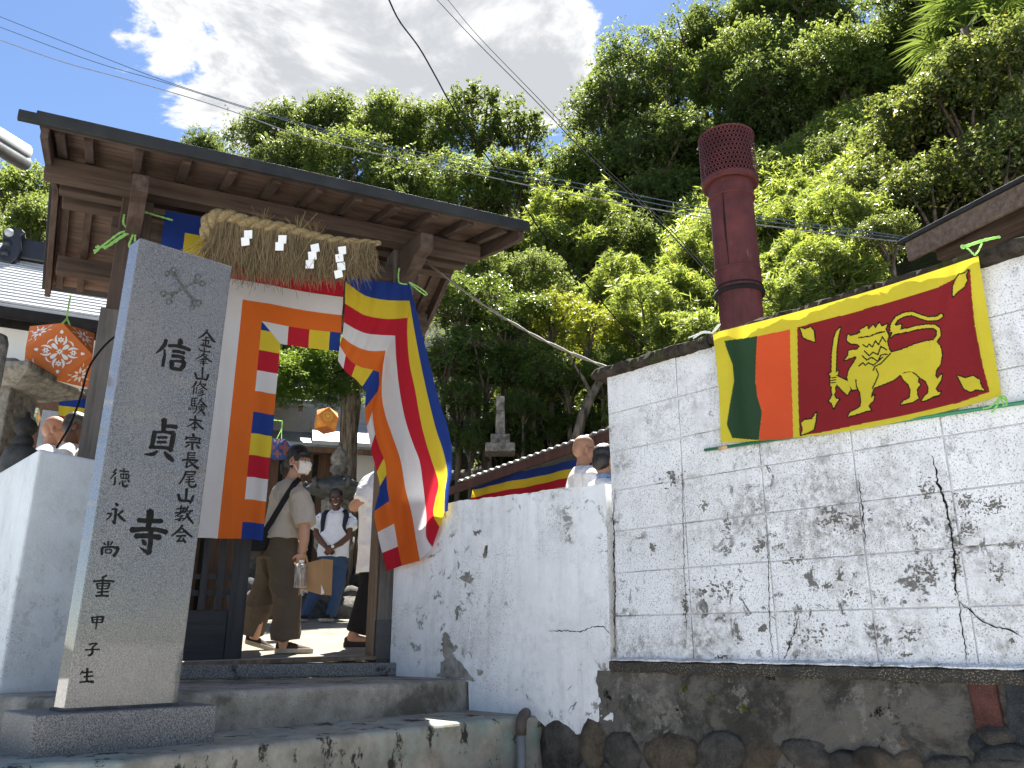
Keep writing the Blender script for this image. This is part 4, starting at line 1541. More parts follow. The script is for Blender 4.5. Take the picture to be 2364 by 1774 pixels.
def stroke(m, st, crop, off):
    pts = [(st[i], st[i + 1], st[i + 2]) for i in range(0, len(st), 3)]
    fine = []
    for a, b in zip(pts, pts[1:]):
        for i in range(6):
            f = i / 6
            fine.append(tuple(a[k] + (b[k] - a[k]) * f for k in range(3)))
    fine.append(pts[-1])
    for _ in range(2):                                   # soften the corners
        fine = [fine[0]] + [tuple((fine[i - 1][k] + 2 * fine[i][k] + fine[i + 1][k]) / 4 for k in range(3)) for i in range(1, len(fine) - 1)] + [fine[-1]]
    n = len(fine)
    Lp, Rp = [], []
    for i, (x, y, w) in enumerate(fine):
        a, b = fine[max(i - 1, 0)], fine[min(i + 1, n - 1)]
        d = Vector((b[0] - a[0], b[1] - a[1], 0)).normalized()
        nn = Vector((-d.y, d.x, 0))
        ww = w * .60 * (1.0 + .12 * (1 if i in (1, n - 2) else 0))
        Lp.append((x + nn.x * ww, y + nn.y * ww))
        Rp.append((x - nn.x * ww, y - nn.y * ww))
    d0 = Vector((fine[0][0] - fine[1][0], fine[0][1] - fine[1][1], 0)).normalized() * fine[0][2] * .35
    d1_ = Vector((fine[-1][0] - fine[-2][0], fine[-1][1] - fine[-2][1], 0)).normalized() * fine[-1][2] * .35
    P2 = lambda x, y: BP(*(lambda sz: (sz[0], off, sz[1]))(b_on(crop[0] + x / crop[2], crop[1] + y / crop[2], PO)))
    vs = [P2(*p) for p in Lp] + [P2(*p) for p in Rp] + [P2(fine[0][0] + d0.x, fine[0][1] + d0.y), P2(fine[-1][0] + d1_.x, fine[-1][1] + d1_.y)]
    fs = [(i, i + 1, n + i + 1, n + i) for i in range(n - 1)] + [(0, n, 2 * n), (n - 1, 2 * n - 1, 2 * n + 1)]
    m.add(vs, fs)


for crop, sts in CHARS:
    m = MB()
    for k, st in enumerate(sts):
        stroke(m, st, crop, PO + .0012 + .00012 * k)
    m.build('engraved_character', 'ink_carved', spil)
m = MB()
EMB = [(560, 430, 22, 620, 510, 20, 660, 570, 28, 720, 650, 22, 770, 710, 22), (800, 500, 26, 730, 540, 20, 660, 580, 28, 590, 620, 24, 530, 650, 40)]
for cx, cy, r in ((555, 385, 28), (490, 425, 24), (815, 462, 30), (862, 528, 26), (448, 636, 30), (508, 722, 30), (822, 738, 28), (758, 782, 24)):
    pts = []
    for k in range(9):
        a = 2 * math.pi * k / 8
        pts += [cx + r * math.cos(a), cy + r * math.sin(a), 15]
    EMB.append(tuple(pts))
EMB += [(600, 470, 30, 560, 440, 16, 520, 420, 12), (600, 470, 20, 575, 420, 14), (770, 520, 24, 800, 480, 14), (770, 520, 24, 850, 520, 14), (560, 630, 26, 470, 640, 14), (560, 640, 20, 520, 700, 16), (760, 700, 22, 810, 720, 14), (750, 690, 18, 760, 760, 14)]
for k, st in enumerate(EMB):
    stroke(m, st, CROPA, PO + .0012 + .00012 * k)
m.build('emblem', 'carved_grey', spil)


# ------------------------------------------------------------------ cloth
def m_cloth(name, c, tf=.55, rough=.8):
    t = NT(name, rough, .15)
    cc = t.mix(t.rng(t.noise(3, 4, .6), .3, .7), tuple(x * .93 for x in c), c)
    t.color(cc)
    w = t.noise(420, 2, .5)
    t.bump(t.math('ADD', w, t.math('MULTIPLY', t.noise(9, 4, .6, dist=1.5), 5.0)), .22, .006)
    tr = t.N.new('ShaderNodeBsdfTranslucent')
    t.L.new(cc, tr.inputs['Color'])
    ms = t.N.new('ShaderNodeMixShader')
    ms.inputs[0].default_value = tf
    t.L.new(t.p.outputs[0], ms.inputs[1])
    t.L.new(tr.outputs[0], ms.inputs[2])
    t.L.new(ms.outputs[0], t.N['Material Output'].inputs[0])
    return t.m


CL = ['cloth_blue', 'cloth_yellow', 'cloth_red', 'cloth_white', 'cloth_orange']
for nm, c in zip(CL, ((0.022, 0.055, 0.27), (0.72, 0.55, 0.045), (0.50, 0.020, 0.038), (0.72, 0.71, 0.72), (0.72, 0.155, 0.025))):
    m_cloth(nm, c)
BLUE, YEL, RED, WHI, ORA = range(5)

curt = thing('striped_curtain', GP(-.2, .15, 1.38), 'striped five colour cloth hung like an arch in the gate opening', 'flag')
CT = .165
si, zi = g_on(653, 793, CT)
sb, zb_ = g_on(602, 1246, CT)
si = (si + sb) / 2
SW = .150


def curt_pt(s, z):
    fall = min(1, max(0, (zi + .3 - z) / 1.5))
    o = .012 * math.sin(s * 21 + .6) * fall + .006 * math.sin(s * 47 + z * 2) * fall + .004 * wob(s * 6, z * 5)
    if s > si and z > zi - .02:
        o += .006 * math.sin(z * 30 + s * 3) * min(1, (s - si) * 3)
    sag = -.012 * math.sin(max(0, min(1, (s - si + .1) / .6)) * math.pi) if s > si - .1 else 0
    return GP(s, CT + o, z + sag)


m = MB()


def patch(c, nu, nv, mi):
    (a, b, d, e) = c          # four corners (s, z) in order

    def fn(p, q):
        x0 = a[0] + (b[0] - a[0]) * p
        y0 = a[1] + (b[1] - a[1]) * p
        x1 = e[0] + (d[0] - e[0]) * p
        y1 = e[1] + (d[1] - e[1]) * p
        return curt_pt(x0 + (x1 - x0) * q, y0 + (y1 - y0) * q)
    m.grid(nu, nv, fn, mi)


order_e = [None, ORA, WHI, RED, YEL, BLUE]
ZBOT = zb_
SEND, _ = g_on(790, 720, CT)
for k in range(1, 6):
    e0, e1 = SW * k, SW * (k + 1)
    patch([(si - e1, ZBOT), (si - e0, ZBOT), (si - e0, zi + e0), (si - e1, zi + e1)], 6, 60, order_e[k])
    patch([(si - e0, zi + e0), (SEND, zi + e0), (SEND, zi + e1), (si - e1, zi + e1)], 40, 6, order_e[k])
seq = [BLUE, YEL, RED, WHI, ORA]
z = zi + SW
k = 0
ztop_in = zi
first = True
while z > ZBOT + .001:
    h = .07 if first else .157
    z1 = max(ZBOT, z - h)
    for (za, zb2) in ([(z, zi), (zi, z1)] if z > zi > z1 else [(z, z1)]):
        # inner boundary follows the mitre above zi
        sa = si - max(0, za - zi) if za > zi else si
        sb2 = si - max(0, zb2 - zi) if zb2 > zi else si
        patch([(si - SW, zb2), (sb2, zb2), (sa, za), (si - SW, za)], 6, 6, seq[k % 5])
    z = z1
    k += 1
    first = False
s = si - SW
k = 0
seq2 = [WHI, RED, YEL, BLUE, ORA]
while s < SEND - .001:
    s1 = min(SEND, s + (.20 if k == 0 else .157))
    za = zi + max(0, si - s)
    if s < si:
        patch([(si, zi), (s1, zi), (s1, zi + SW), (s, zi + SW)], 8, 6, seq2[k % 5])
    else:
        patch([(s, zi), (s1, zi), (s1, zi + SW), (s, zi + SW)], 8, 6, seq2[k % 5])
    s = s1
    k += 1
m.build('left_cloth', CL, curt, smooth=True, fixn=False)

# right, wind-blown leg traced as stripe boundaries
C3 = lambda x, y: (400 + x / 1.9525, 450 + y / 1.9525)
TOPB = [[(776, 372), (820, 372), (860, 372), (900, 385), (980, 395), (1065, 400)],
        [(776, 393), (800, 410), (840, 440), (880, 460), (960, 475), (1065, 478)],
        [(774, 490), (830, 525), (870, 545), (960, 560), (1056, 555)],
        [(770, 575), (820, 605), (870, 625), (930, 632), (1000, 635)],
        [(762, 640), (800, 670), (850, 695), (900, 705), (957, 702)],
        [(750, 680), (790, 740), (840, 775), (890, 787), (928, 800)],
        [(742, 750), (780, 800), (820, 830), (850, 862), (870, 880)]]
LEGB = [[(1065, 400), (1100, 540), (1150, 740), (1195, 920), (1235, 1040), (1256, 1150), (1255, 1250), (1243, 1340), (1238, 1425)],
        [(1065, 478), (1085, 600), (1115, 760), (1150, 920), (1185, 1060), (1215, 1150), (1235, 1250), (1224, 1340), (1222, 1432)],
        [(1056, 555), (1055, 640), (1065, 760), (1090, 880), (1115, 1020), (1140, 1120), (1165, 1200), (1195, 1300), (1182, 1370), (1172, 1440), (1200, 1498)],
        [(1000, 635), (1005, 740), (1020, 880), (1045, 1010), (1080, 1120), (1110, 1200), (1125, 1300), (1140, 1440), (1140, 1540), (1168, 1588)],
        [(957, 702), (945, 780), (940, 900), (955, 990), (985, 1080), (1025, 1200), (1045, 1320), (1075, 1440), (1095, 1560), (1112, 1650)],
        [(928, 800), (925, 870), (900, 960), (905, 1050), (925, 1130), (955, 1210), (965, 1320), (980, 1410), (1000, 1510), (1015, 1600), (1030, 1672)],
        [(870, 880), (865, 950), (872, 1040), (890, 1140), (915, 1240), (930, 1320), (907, 1430), (920, 1520), (935, 1590), (945, 1625), (962, 1697)]]


def resample(pts, n):
    v = [Vector((x, y, 0)) for x, y in pts]
    L_ = [0]
    for a, b in zip(v, v[1:]):
        L_.append(L_[-1] + (b - a).length)
    out = []
    for i in range(n + 1):
        d = L_[-1] * i / n
        k = 0
        while k < len(v) - 2 and L_[k + 1] < d:
            k += 1
        f = (d - L_[k]) / max(1e-6, L_[k + 1] - L_[k])
        # Catmull-Rom
        p0, p1, p2, p3 = v[max(k - 1, 0)], v[k], v[k + 1], v[min(k + 2, len(v) - 1)]
        q = .5 * ((2 * p1) + (p2 - p0) * f + (2 * p0 - 5 * p1 + 4 * p2 - p3) * f * f + (3 * p1 - p0 - 3 * p2 + p3) * f ** 3)
        out.append(q)
    return out


m = MB()
NL, SUB = 60, 5
FOLD = [.10, .02, -.03, .03, .07, .02, -.02]      # depth of each stripe boundary


def leg_t(e, f):
    k = int(min(5, e))
    g_ = e - k
    base = FOLD[k] * (1 - g_) + FOLD[k + 1] * g_
    up_ = f ** .7
    return .20 + base * (1.0 * up_ + .05) + .10 * f * math.sin(f * 3.1) + .014 * math.sin(e * 5.2 + f * 9) * up_ + .022 * math.sin(e * 3.3 - f * 5 + 1)


def leg_patch(Ba, Bb, k, mats_of, n, tfun):
    a, b = resample(Ba, n), resample(Bb, n)
    for i in range(n):
        for j in range(SUB):
            q = []
            for (ii, jj) in ((i, j), (i + 1, j), (i + 1, j + 1), (i, j + 1)):
                p = a[ii].lerp(b[ii], jj / SUB)
                t = tfun(k + jj / SUB, ii / n)
                s_, z_ = g_on(*C3(p.x, p.y), t)
                g3 = GP(s_, t, z_)
                w3 = onpl(*C3(p.x, p.y), Q0 + qN * (.03 + .35 * max(0, t - .17)), qN)   # hangs in front of the plastered wall
                q.append(w3 if (w3 - EYE).length < (g3 - EYE).length and p.x > 900 else g3)
            m.add(q, [(0, 1, 2, 3)], mats_of((i + .5) / n))


leg_cols = [BLUE, YEL, RED, WHI, ORA]
cells = [(0, .095, BLUE), (.095, .20, ORA), (.20, .325, WHI), (.325, .455, RED), (.455, .54, YEL), (.54, .665, BLUE), (.665, .785, ORA), (.785, .90, WHI), (.90, 1.01, RED)]


def cell_of(f):
    for a, b, c in cells:
        if a <= f < b:
            return c
    return RED


for k in range(6):
    leg_patch(LEGB[k], LEGB[k + 1], k, (lambda f, k=k: leg_cols[k]) if k < 5 else cell_of, NL, leg_t)


def top_t(e, f):
    return .19 + .016 * math.sin(f * 26 + e * .3) * (1 - e / 7) + .012 * math.sin(f * 9 + e * 1.4) + .02 * (e / 6) * f


tc_ = [(0, .22, WHI), (.22, .5, RED), (.5, .88, YEL), (.88, 1.01, BLUE)]
for k in range(6):
    def tcf(f, k=k):
        if k < 5:
            return leg_cols[k]
        for a, b, c in tc_:
            if a <= f < b:
                return c
        return BLUE
    # meet the leg exactly at the mitre
    leg_patch(TOPB[k], TOPB[k + 1], k, tcf, 30, lambda e, f: top_t(e, f) * (1 - f ** 4) + leg_t(e, 0) * f ** 4)
bmw = m
m.build('right_cloth', CL, curt, smooth=True, fixn=False)
me = curt.children[-1].data
bm = bmesh.new()
bm.from_mesh(me)
bmesh.ops.remove_doubles(bm, verts=bm.verts, dist=.0008)
bm.to_mesh(me)
bm.free()

# ------------------------------------------------------------------ straw rope with fringe and paper zigzags
t = NT('straw', .85, .2)
t.color(t.mix(t.geo.outputs['Random Per Island'], (0.085, 0.060, 0.032), (0.25, 0.185, 0.10)))
t = NT('straw_rope', .85, .2)
t.color(t.mix(t.rng(t.noise(60, 4, .7), .3, .7), (0.12, 0.085, 0.04), (0.32, 0.245, 0.125)))
t.bump(t.noise(150, 3, .6), .6, .006)
plain('paper_white', (0.80, 0.80, 0.78), .8, .1, var=.03)
RTT = .60
rope = thing('straw_rope', GP(-.1, RTT, 4.3), 'thick twisted straw rope with long fringe under the gate beam', 'rope')
RC = [(150, 205), (148, 160), (165, 120), (205, 103), (260, 108), (330, 128), (420, 145), (500, 156), (580, 178), (650, 196), (740, 210), (830, 216), (935, 219)]
rcv = resample(RC, 90)
rpts = []
for p in rcv:
    s_, z_ = g_on(*C3(p.x, p.y), RTT)
    rpts.append(GP(s_, RTT, z_))


def rope_r(f):
    return .050 * (1 - f) ** .45 + .012 if f > .12 else .030 + .028 * f / .12


for st_ in range(3):
    m = MB()
    pts, rad = [], []
    for i, p in enumerate(rpts):
        f = i / 90
        tng = (rpts[min(i + 1, 90)] - rpts[max(i - 1, 0)]).normalized()
        b1 = tng.cross(gN).normalized()
        a = i * .36 + st_ * 2.094
        r_ = rope_r(f)
        pts.append(p + (b1 * math.cos(a) + gN * math.sin(a)) * r_ * .52)
        rad.append(r_ * .60)
    m.tube(pts, rad, 9)
    m.build('strand', 'straw_rope', rope, smooth=True)
rr = random.Random(21)
m = MB()
for i in range(2200):
    x = rr.uniform(190, 905)
    f = (x - 150) / 785
    k = min(range(91), key=lambda q: abs(rcv[q].x - x) + (200 if q < 14 else 0))
    top = rpts[k] + Vector((0, 0, -.01)) + gN * rr.uniform(-.02, .035)
    end_y = 345 + 45 * math.sin((x - 190) / 715 * 2.6) + rr.gauss(0, 22)
    if x > 800:
        end_y -= (x - 800) * .25
    ln = (end_y - rcv[k].y) / 1.9525 / FPX * 6.0 * 1.03
    ln = max(.08, ln)
    sw = rr.gauss(0, .11) + .05 * math.sin(x * .11) + (.06 if x > 700 else 0) * rr.random() - (.05 if x < 280 else 0)
    d = Vector((0, 0, -1)) + gX * sw * 1.6 + gN * rr.gauss(0, .06)
    mid = top + d * ln * .5 + gX * rr.gauss(0, .012) + gN * rr.gauss(.01, .012)
    end = top + d * ln * rr.uniform(.8, 1.08) + gX * rr.gauss(0, .035) + gN * rr.gauss(.0, .015)
    m.tube([top, mid, end], [.0026, .0021, .0013], 3, caps=False)
fr = m.build('straw_fringe', 'straw', rope)
fr['kind'] = 'stuff'
m = MB()
for (x, y) in ((395, 120), (560, 150), (640, 180)):      # loose ends sticking up
    k = min(range(91), key=lambda q: abs(rcv[q].x - x))
    for j in range(40):
        d = Vector((0, 0, 1)) + gX * rr.gauss(0, .6) + gN * rr.gauss(.2, .3)
        m.tube([rpts[k], rpts[k] + d * rr.uniform(.06, .13)], [.002, .0012], 3, caps=False)
fr = m.build('loose_straw', 'straw', rope)
fr['kind'] = 'stuff'
for (x, y, n, w) in ((338, 178, 2, 36), (492, 200, 2, 36), (640, 240, 3, 36), (762, 250, 4, 34)):
    m = MB()
    cx, cy = x, y
    for j in range(n):
        ang = rr.uniform(-.25, .1)
        pts = []
        for (a, b) in ((-.5, -.5), (.5, -.5), (.5, .5), (-.5, .5)):
            px_, py_ = cx + (a * math.cos(ang) - b * math.sin(ang)) * w, cy + (a * math.sin(ang) + b * math.cos(ang)) * w * 1.05
            s_, z_ = g_on(*C3(px_, py_), RTT + .07)
            pts.append(GP(s_, RTT + .065 + .01 * (j % 2) + .008 * a, z_))
        m.add(pts, [(0, 1, 2, 3)])
        cx += (-14 if j % 2 == 0 else -10) + (20 if n == 4 and j % 2 else 0)
        cy += 36 if n > 2 else 34
    m.build('paper_zigzag', 'paper_white', rope, fixn=False)

# ------------------------------------------------------------------ lion flag on the block wall
C6 = lambda x, y: (1600 + x / 2.767, 500 + y / 2.767)


def in_poly(px, py, poly):
    ins = np.zeros(px.shape, bool)
    n = len(poly)
    for i in range(n):
        x0, y0 = poly[i]
        x1, y1 = poly[(i + 1) % n]
        if y0 == y1:
            continue
        c_ = ((y0 > py) != (y1 > py)) & (px < (x1 - x0) * (py - y0) / (y1 - y0) + x0)
        ins ^= c_
    return ins


def seg_dist(px, py, pts, closed=False):
    d = np.full(px.shape, 1e9)
    pp_ = list(pts) + ([pts[0]] if closed else [])
    for (x0, y0), (x1, y1) in zip(pp_, pp_[1:]):
        dx, dy = x1 - x0, y1 - y0
        f = np.clip(((px - x0) * dx + (py - y0) * dy) / max(1e-9, dx * dx + dy * dy), 0, 1)
        d = np.minimum(d, np.hypot(px - x0 - f * dx, py - y0 - f * dy))
    return d


GREEN_P = [(200,795),(300,782),(410,765),(402,900),(398,1050),(410,1150),(440,1250),(420,1430),(250,1415),(215,1330),(235,1200),(262,1050),(250,940),(212,840)]
ORANGE_P = [(410,765),(620,722),(622,900),(635,1200),(640,1415),(420,1437),(440,1250),(410,1150),(398,1050),(402,900)]
MAROON_P = [(665,708),(1000,620),(1350,520),(1560,455),(1650,410),(1770,335),(1780,500),(1800,700),(1850,950),(1895,1120),(1700,1190),(1400,1260),(1150,1310),(850,1375),(680,1402),(672,1200),(668,900)]
LEAVES_P = [[(685,712),(715,722),(750,708),(772,735),(778,800),(735,788),(702,770),(692,735)],
            [(1690,1018),(1740,1035),(1790,1020),(1830,1045),(1840,1085),(1862,1112),(1810,1105),(1770,1120),(1730,1100),(1710,1060)],
            [(1757,343),(1742,370),(1750,410),(1730,450),(1690,480),(1660,512),(1660,450),(1680,400),(1700,372),(1735,365)],
            [(787,1253),(782,1310),(770,1360),(735,1380),(690,1395),(702,1360),(690,1320),(715,1300),(760,1295)]]
LION_P = [(985,770),(990,755),(1010,765),(1040,755),(1070,745),(1065,725),(1090,715),(1110,698),(1120,725),(1150,695),(1165,715),(1190,680),(1205,705),(1242,688),(1228,720),(1248,760),(1238,800),(1252,850),(1265,872),(1350,845),(1430,812),(1500,796),(1545,790),(1578,830),(1590,880),(1580,940),(1552,985),(1547,1020),(1560,1038),(1590,1008),(1582,1048),(1565,1075),(1548,1100),(1565,1125),(1582,1118),(1570,1142),(1530,1152),(1500,1168),(1462,1178),(1478,1150),(1502,1130),(1505,1090),(1485,1050),(1450,1030),(1420,1000),(1390,990),(1350,995),(1325,1010),(1280,1045),(1220,1070),(1155,1095),(1140,1130),(1135,1160),(1158,1142),(1150,1178),(1130,1195),(1120,1215),(1138,1238),(1100,1245),(1050,1262),(990,1278),(1005,1250),(1040,1235),(1070,1215),(1075,1180),(1070,1130),(1055,1100),(1020,1110),(995,1075),(985,1030),(995,985),(1020,945),(1045,905),(1040,892),(968,918),(990,890),(994,858),(1050,850),(1066,830),(1050,815),(1010,812),(985,795)]
HIND_P = [(1325,1010),(1390,990),(1440,1030),(1436,1060),(1452,1075),(1430,1100),(1430,1140),(1442,1160),(1400,1186),(1328,1202),(1345,1180),(1385,1160),(1390,1110),(1375,1070),(1350,1050)]
ARM_P = [(990,1055),(940,1030),(915,1018),(915,1072),(935,1090),(960,1118),(985,1140),(1006,1106)]
SWORD_P = [(941,710),(926,770),(916,850),(911,1000),(885,998),(887,880),(900,780),(916,735)]
HILT_P = [(868,1006),(884,996),(912,998),(928,988),(922,1014),(914,1016),(916,1082),(906,1092),(908,1120),(900,1140),(912,1165),(934,1168),(916,1190),(898,1226),(884,1190),(868,1182),(878,1166),(892,1140),(884,1118),(888,1092),(878,1080),(878,1018)]
TAIL = [(1545,795),(1570,760),(1566,722),(1540,703),(1490,702),(1430,711),(1370,726),(1320,735),(1288,742),(1270,720),(1276,690),(1300,652),(1350,626),(1400,620),(1450,640),(1500,655),(1560,652),(1585,634)]
TUFT_P = [(1290,748),(1262,772),(1280,735),(1252,742),(1275,715),(1258,700),(1280,690),(1300,700),(1330,690),(1325,722),(1300,735)]
MANE = [[(1085,820),(1110,835),(1125,815),(1145,835),(1165,795),(1185,820),(1210,770),(1230,800)], [(1095,860),(1125,890),(1150,868),(1180,884),(1200,830),(1235,852)],
        [(1080,890),(1110,918),(1140,900),(1180,928),(1200,885),(1240,880)], [(1060,955),(1085,935),(1100,952),(1120,935),(1150,950),(1165,940),(1210,900)],
        [(1060,775),(1130,765),(1180,745),(1225,735)], [(1170,975),(1185,1010),(1165,1060),(1145,1100)], [(1040,1045),(1045,1090),(1056,1112)], [(1150,985),(1160,960),(1200,940),(1262,874)]]

GU, GV = 470, 215
uu, vv_ = np.meshgrid(np.linspace(0, 1, GU + 1), np.linspace(0, 1, GV + 1))
TLc, TRc, BRc, BLc = (125, 745), (1822, 252), (1970, 1145), (176, 1444)


def edge(a, b, f, bx, by):
    k = 4 * f * (1 - f)
    return a[0] + (b[0] - a[0]) * f + bx * k, a[1] + (b[1] - a[1]) * f + by * k


tx, ty = edge(TLc, TRc, uu, 6, 22)
bx_, by_ = edge(BLc, BRc, uu, 10, 62)
fx = tx + (bx_ - tx) * vv_
fy = ty + (by_ - ty) * vv_
fx = fx + np.where(uu < .12, (1 - uu / .12) * 12 * np.sin(vv_ * 3.14), 0)
YC, MC, GC, OC, KC = (0.66, 0.56, 0.045), (0.25, 0.020, 0.024), (0.028, 0.068, 0.032), (0.70, 0.10, 0.032), (0.012, 0.014, 0.012)
col = np.zeros(fx.shape + (4,), np.float32)
col[..., 3] = 1


def paint(mask, c):
    col[mask, :3] = c


paint(np.ones(fx.shape, bool), YC)
paint(in_poly(fx, fy, GREEN_P), GC)
paint(in_poly(fx, fy, ORANGE_P), OC)
paint(in_poly(fx, fy, MAROON_P), MC)
shapes = LEAVES_P + [TUFT_P, LION_P, HIND_P, ARM_P, SWORD_P, HILT_P]
for P3 in shapes:
    paint(seg_dist(fx, fy, P3, True) < 8.5, KC)
td_ = seg_dist(fx, fy, TAIL)
paint(td_ < 19, KC)
for P3 in shapes:
    paint(in_poly(fx, fy, P3), YC)
paint(td_ < 10, YC)
for P3 in MANE:
    paint(seg_dist(fx, fy, P3) < 4.5, KC)
for yy in (1032, 1048, 1064):
    paint(seg_dist(fx, fy, [(880, yy), (914, yy - 4)]) < 3, KC)
lf = thing('lion_flag', WP(1.45, .03, 2.46), 'flag with a yellow sword bearing lion on maroon, hung on the block wall', 'flag')
fl0 = Vector(lf.location)
pts = np.zeros(fx.shape + (3,))
for j in range(GV + 1):
    for i in range(GU + 1):
        a, b = uu[j, i], vv_[j, i]
        o = .034 + .048 * max(0, 1 - b / .45) ** 1.3 + .006 * math.sin(a * 9 + b * 4) + .004 * math.sin(a * 23 - b * 9) * (1 - b) + .012 * math.exp(-((a - .10) / .035) ** 2) * (1 - .35 * b) - .010 * math.exp(-((a - .055) / .03) ** 2) + .006 * math.exp(-((a - .955) / .02) ** 2) * math.sin(b * 3) + .006 * math.exp(-((a + b * .25 - .93) / .03) ** 2) * (1 - b)
        s_, z_ = w_on(*C6(fx[j, i], fy[j, i]), o)
        p = WP(s_, o, z_)
        pts[j, i] = (p.x - fl0.x, p.y - fl0.y, p.z - fl0.z)
me = bpy.data.meshes.new('lion_flag_cloth')
idx = np.arange((GU + 1) * (GV + 1)).reshape(GV + 1, GU + 1)
q = np.stack([idx[:-1, :-1], idx[:-1, 1:], idx[1:, 1:], idx[1:, :-1]], axis=-1).reshape(-1, 4)
me.from_pydata([tuple(x) for x in pts.reshape(-1, 3)], [], [tuple(int(k) for k in f) for f in q])
at = me.color_attributes.new('Col', 'FLOAT_COLOR', 'POINT')
at.data.foreach_set('color', col.reshape(-1))
t = NT('flag_print', .8, .15)
ca = t.attr()
cc = t.mix(t.rng(t.noise(4, 4, .6), .3, .7), t.mix(.12, ca, (0, 0, 0)), ca)
t.color(cc)
t.bump(t.math('ADD', t.noise(380, 2, .5), t.math('MULTIPLY', t.noise(8, 4, .6, dist=1.5), 5.0)), .25, .006)
tr = t.N.new('ShaderNodeBsdfTranslucent')
t.L.new(cc, tr.inputs['Color'])
ms = t.N.new('ShaderNodeMixShader')
ms.inputs[0].default_value = .25
t.L.new(t.p.outputs[0], ms.inputs[1])
t.L.new(tr.outputs[0], ms.inputs[2])
t.L.new(ms.outputs[0], t.N['Material Output'].inputs[0])
me.materials.append(t.m)
me.polygons.foreach_set('use_smooth', [True] * len(me.polygons))
fo = bpy.data.objects.new('cloth', me)
COL.objects.link(fo)
fo.parent = lf

plain('green_pole', (0.020, 0.19, 0.085), .35, .5, var=.1)
plain('bamboo_tan', (0.50, 0.33, 0.17), .5, .4, var=.15)
pa, pb2 = w_on(*C6(62, 1490), .04), w_on(*C6(2120, 1180), .04)
gp = MB()
A_, B_ = WP(pa[0], .022, pa[1]), WP(pb2[0], .022, pb2[1])
dd = (B_ - A_).normalized()
po = thing('green_pole', A_, 'thin green garden pole along the lower edge of the lion flag', 'pole')
MB().tube([A_, B_ + dd * .4], .0085, 12).build('shaft', 'green_pole', po, smooth=True)
a2 = A_ + dd * .088
MB().tube([a2, a2 + dd * .055], .0105, 12).build('bare_band', 'bamboo_tan', po, smooth=True)

# ------------------------------------------------------------------ red flue pipe behind the block wall
t = NT('flue_red', .62, .3)
c = t.mix(t.rng(t.noise(5, 5, .65), .35, .7), (0.058, 0.014, 0.014), (0.115, 0.030, 0.029))
c = t.mix(t.math('MULTIPLY', t.rng(t.noise(4, 6, .7, vs=(1, 1, .15), loc=(2, 5, 0)), .58, .72), .7), c, (0.03, 0.012, 0.012))
c = t.mix(t.math('MULTIPLY', t.rng(t.noise(24, 4, .7, vs=(1, 1, .2)), .64, .70), .35), c, (0.26, 0.13, 0.115))
t.color(c)
plain('flue_soot', (0.012, 0.010, 0.011), .8, .2, var=.4)
plain('flue_inside', (0.010, 0.006, 0.006), .9, .1)
fc = aty(1712, 735, 5.25)
kpx = (fc - EYE).dot(FW) / FPX
rp = 53 * kpx
flue = thing('flue_pipe', (fc.x, fc.y, 1.3), 'dark red metal flue pipe with a perforated cap behind the wall', 'chimney')


def ztop(v):
    return aty(1700, v, 5.25).z


z_cap0, z_cap1, z_j1, z_j2, z_j3 = ztop(432), ztop(322), ztop(462), ztop(631), ztop(682)
C_ = Vector((fc.x, fc.y, 0))
MB().lathe([(rp * .93, 1.3), (rp * .93, z_j3 + .01)], C_, 32).build('lower_pipe', 'flue_red', flue, smooth=False)
MB().lathe([(rp * 1.0, z_j3), (rp * 1.0, z_j2)], C_, 32).build('middle_pipe', 'flue_red', flue)
MB().lathe([(rp * .985, z_j2 - .005), (rp * .96, z_j1)], C_, 32).build('upper_pipe', 'flue_red', flue)
MB().lathe([(rp * 1.0, z_j1 - .008), (rp * 1.0, z_cap0 + .03)], C_, 32).build('collar', 'flue_red', flue)
for z_, r_, h_, mt in ((z_j3 + .004, 1.09, .028, 'flue_soot'), (z_j3 + .045, 1.03, .012, 'flue_soot'), (z_j2, 1.03, .010, 'flue_red'), (z_j1 - .008, 1.045, .010, 'flue_red')):
    MB().lathe([(rp * r_, z_ - h_ / 2), (rp * r_ * 1.01, z_), (rp * r_, z_ + h_ / 2)], C_, 32).build('band', mt, flue, smooth=True)
# vertical seam
m = MB()
sd = (EYE - fc)
sd.z = 0
sd.normalize()
sd = Matrix.Rotation(R(-20), 3, 'Z') @ sd
sv = sd.cross(UZ)
Lq, Rq = [], []
rs_ = random.Random(2)
for i in range(41):
    z_ = z_j2 + (z_j1 - z_j2) * i / 40
    w0 = .002 + .010 * max(0, math.sin(i / 40 * 3.0 - .1)) ** 2 * rs_.uniform(.75, 1.2)
    for lst, k_ in ((Lq, -.003), (Rq, w0)):
        a_ = k_ / rp
        lst.append(C_ + (sd * math.cos(a_) + sv * math.sin(a_)) * (rp * (.9865 - .025 * i / 40) + .0015) + Vector((0, 0, z_)))
m.add(Lq + Rq, [(i, i + 1, 42 + i, 41 + i) for i in range(40)])
m.build('seam', 'flue_soot', flue, fixn=False)
# perforated cap: a sheet with real holes
rc = 67 * kpx
m = MB()
NC, NRW = 44, 10
hz0, hz1 = z_cap0 + .035, z_cap1 - .008
rh = (hz1 - hz0) / NRW


def cyl(a, z_):
    return C_ + Vector((math.cos(a) * rc, math.sin(a) * rc, z_))


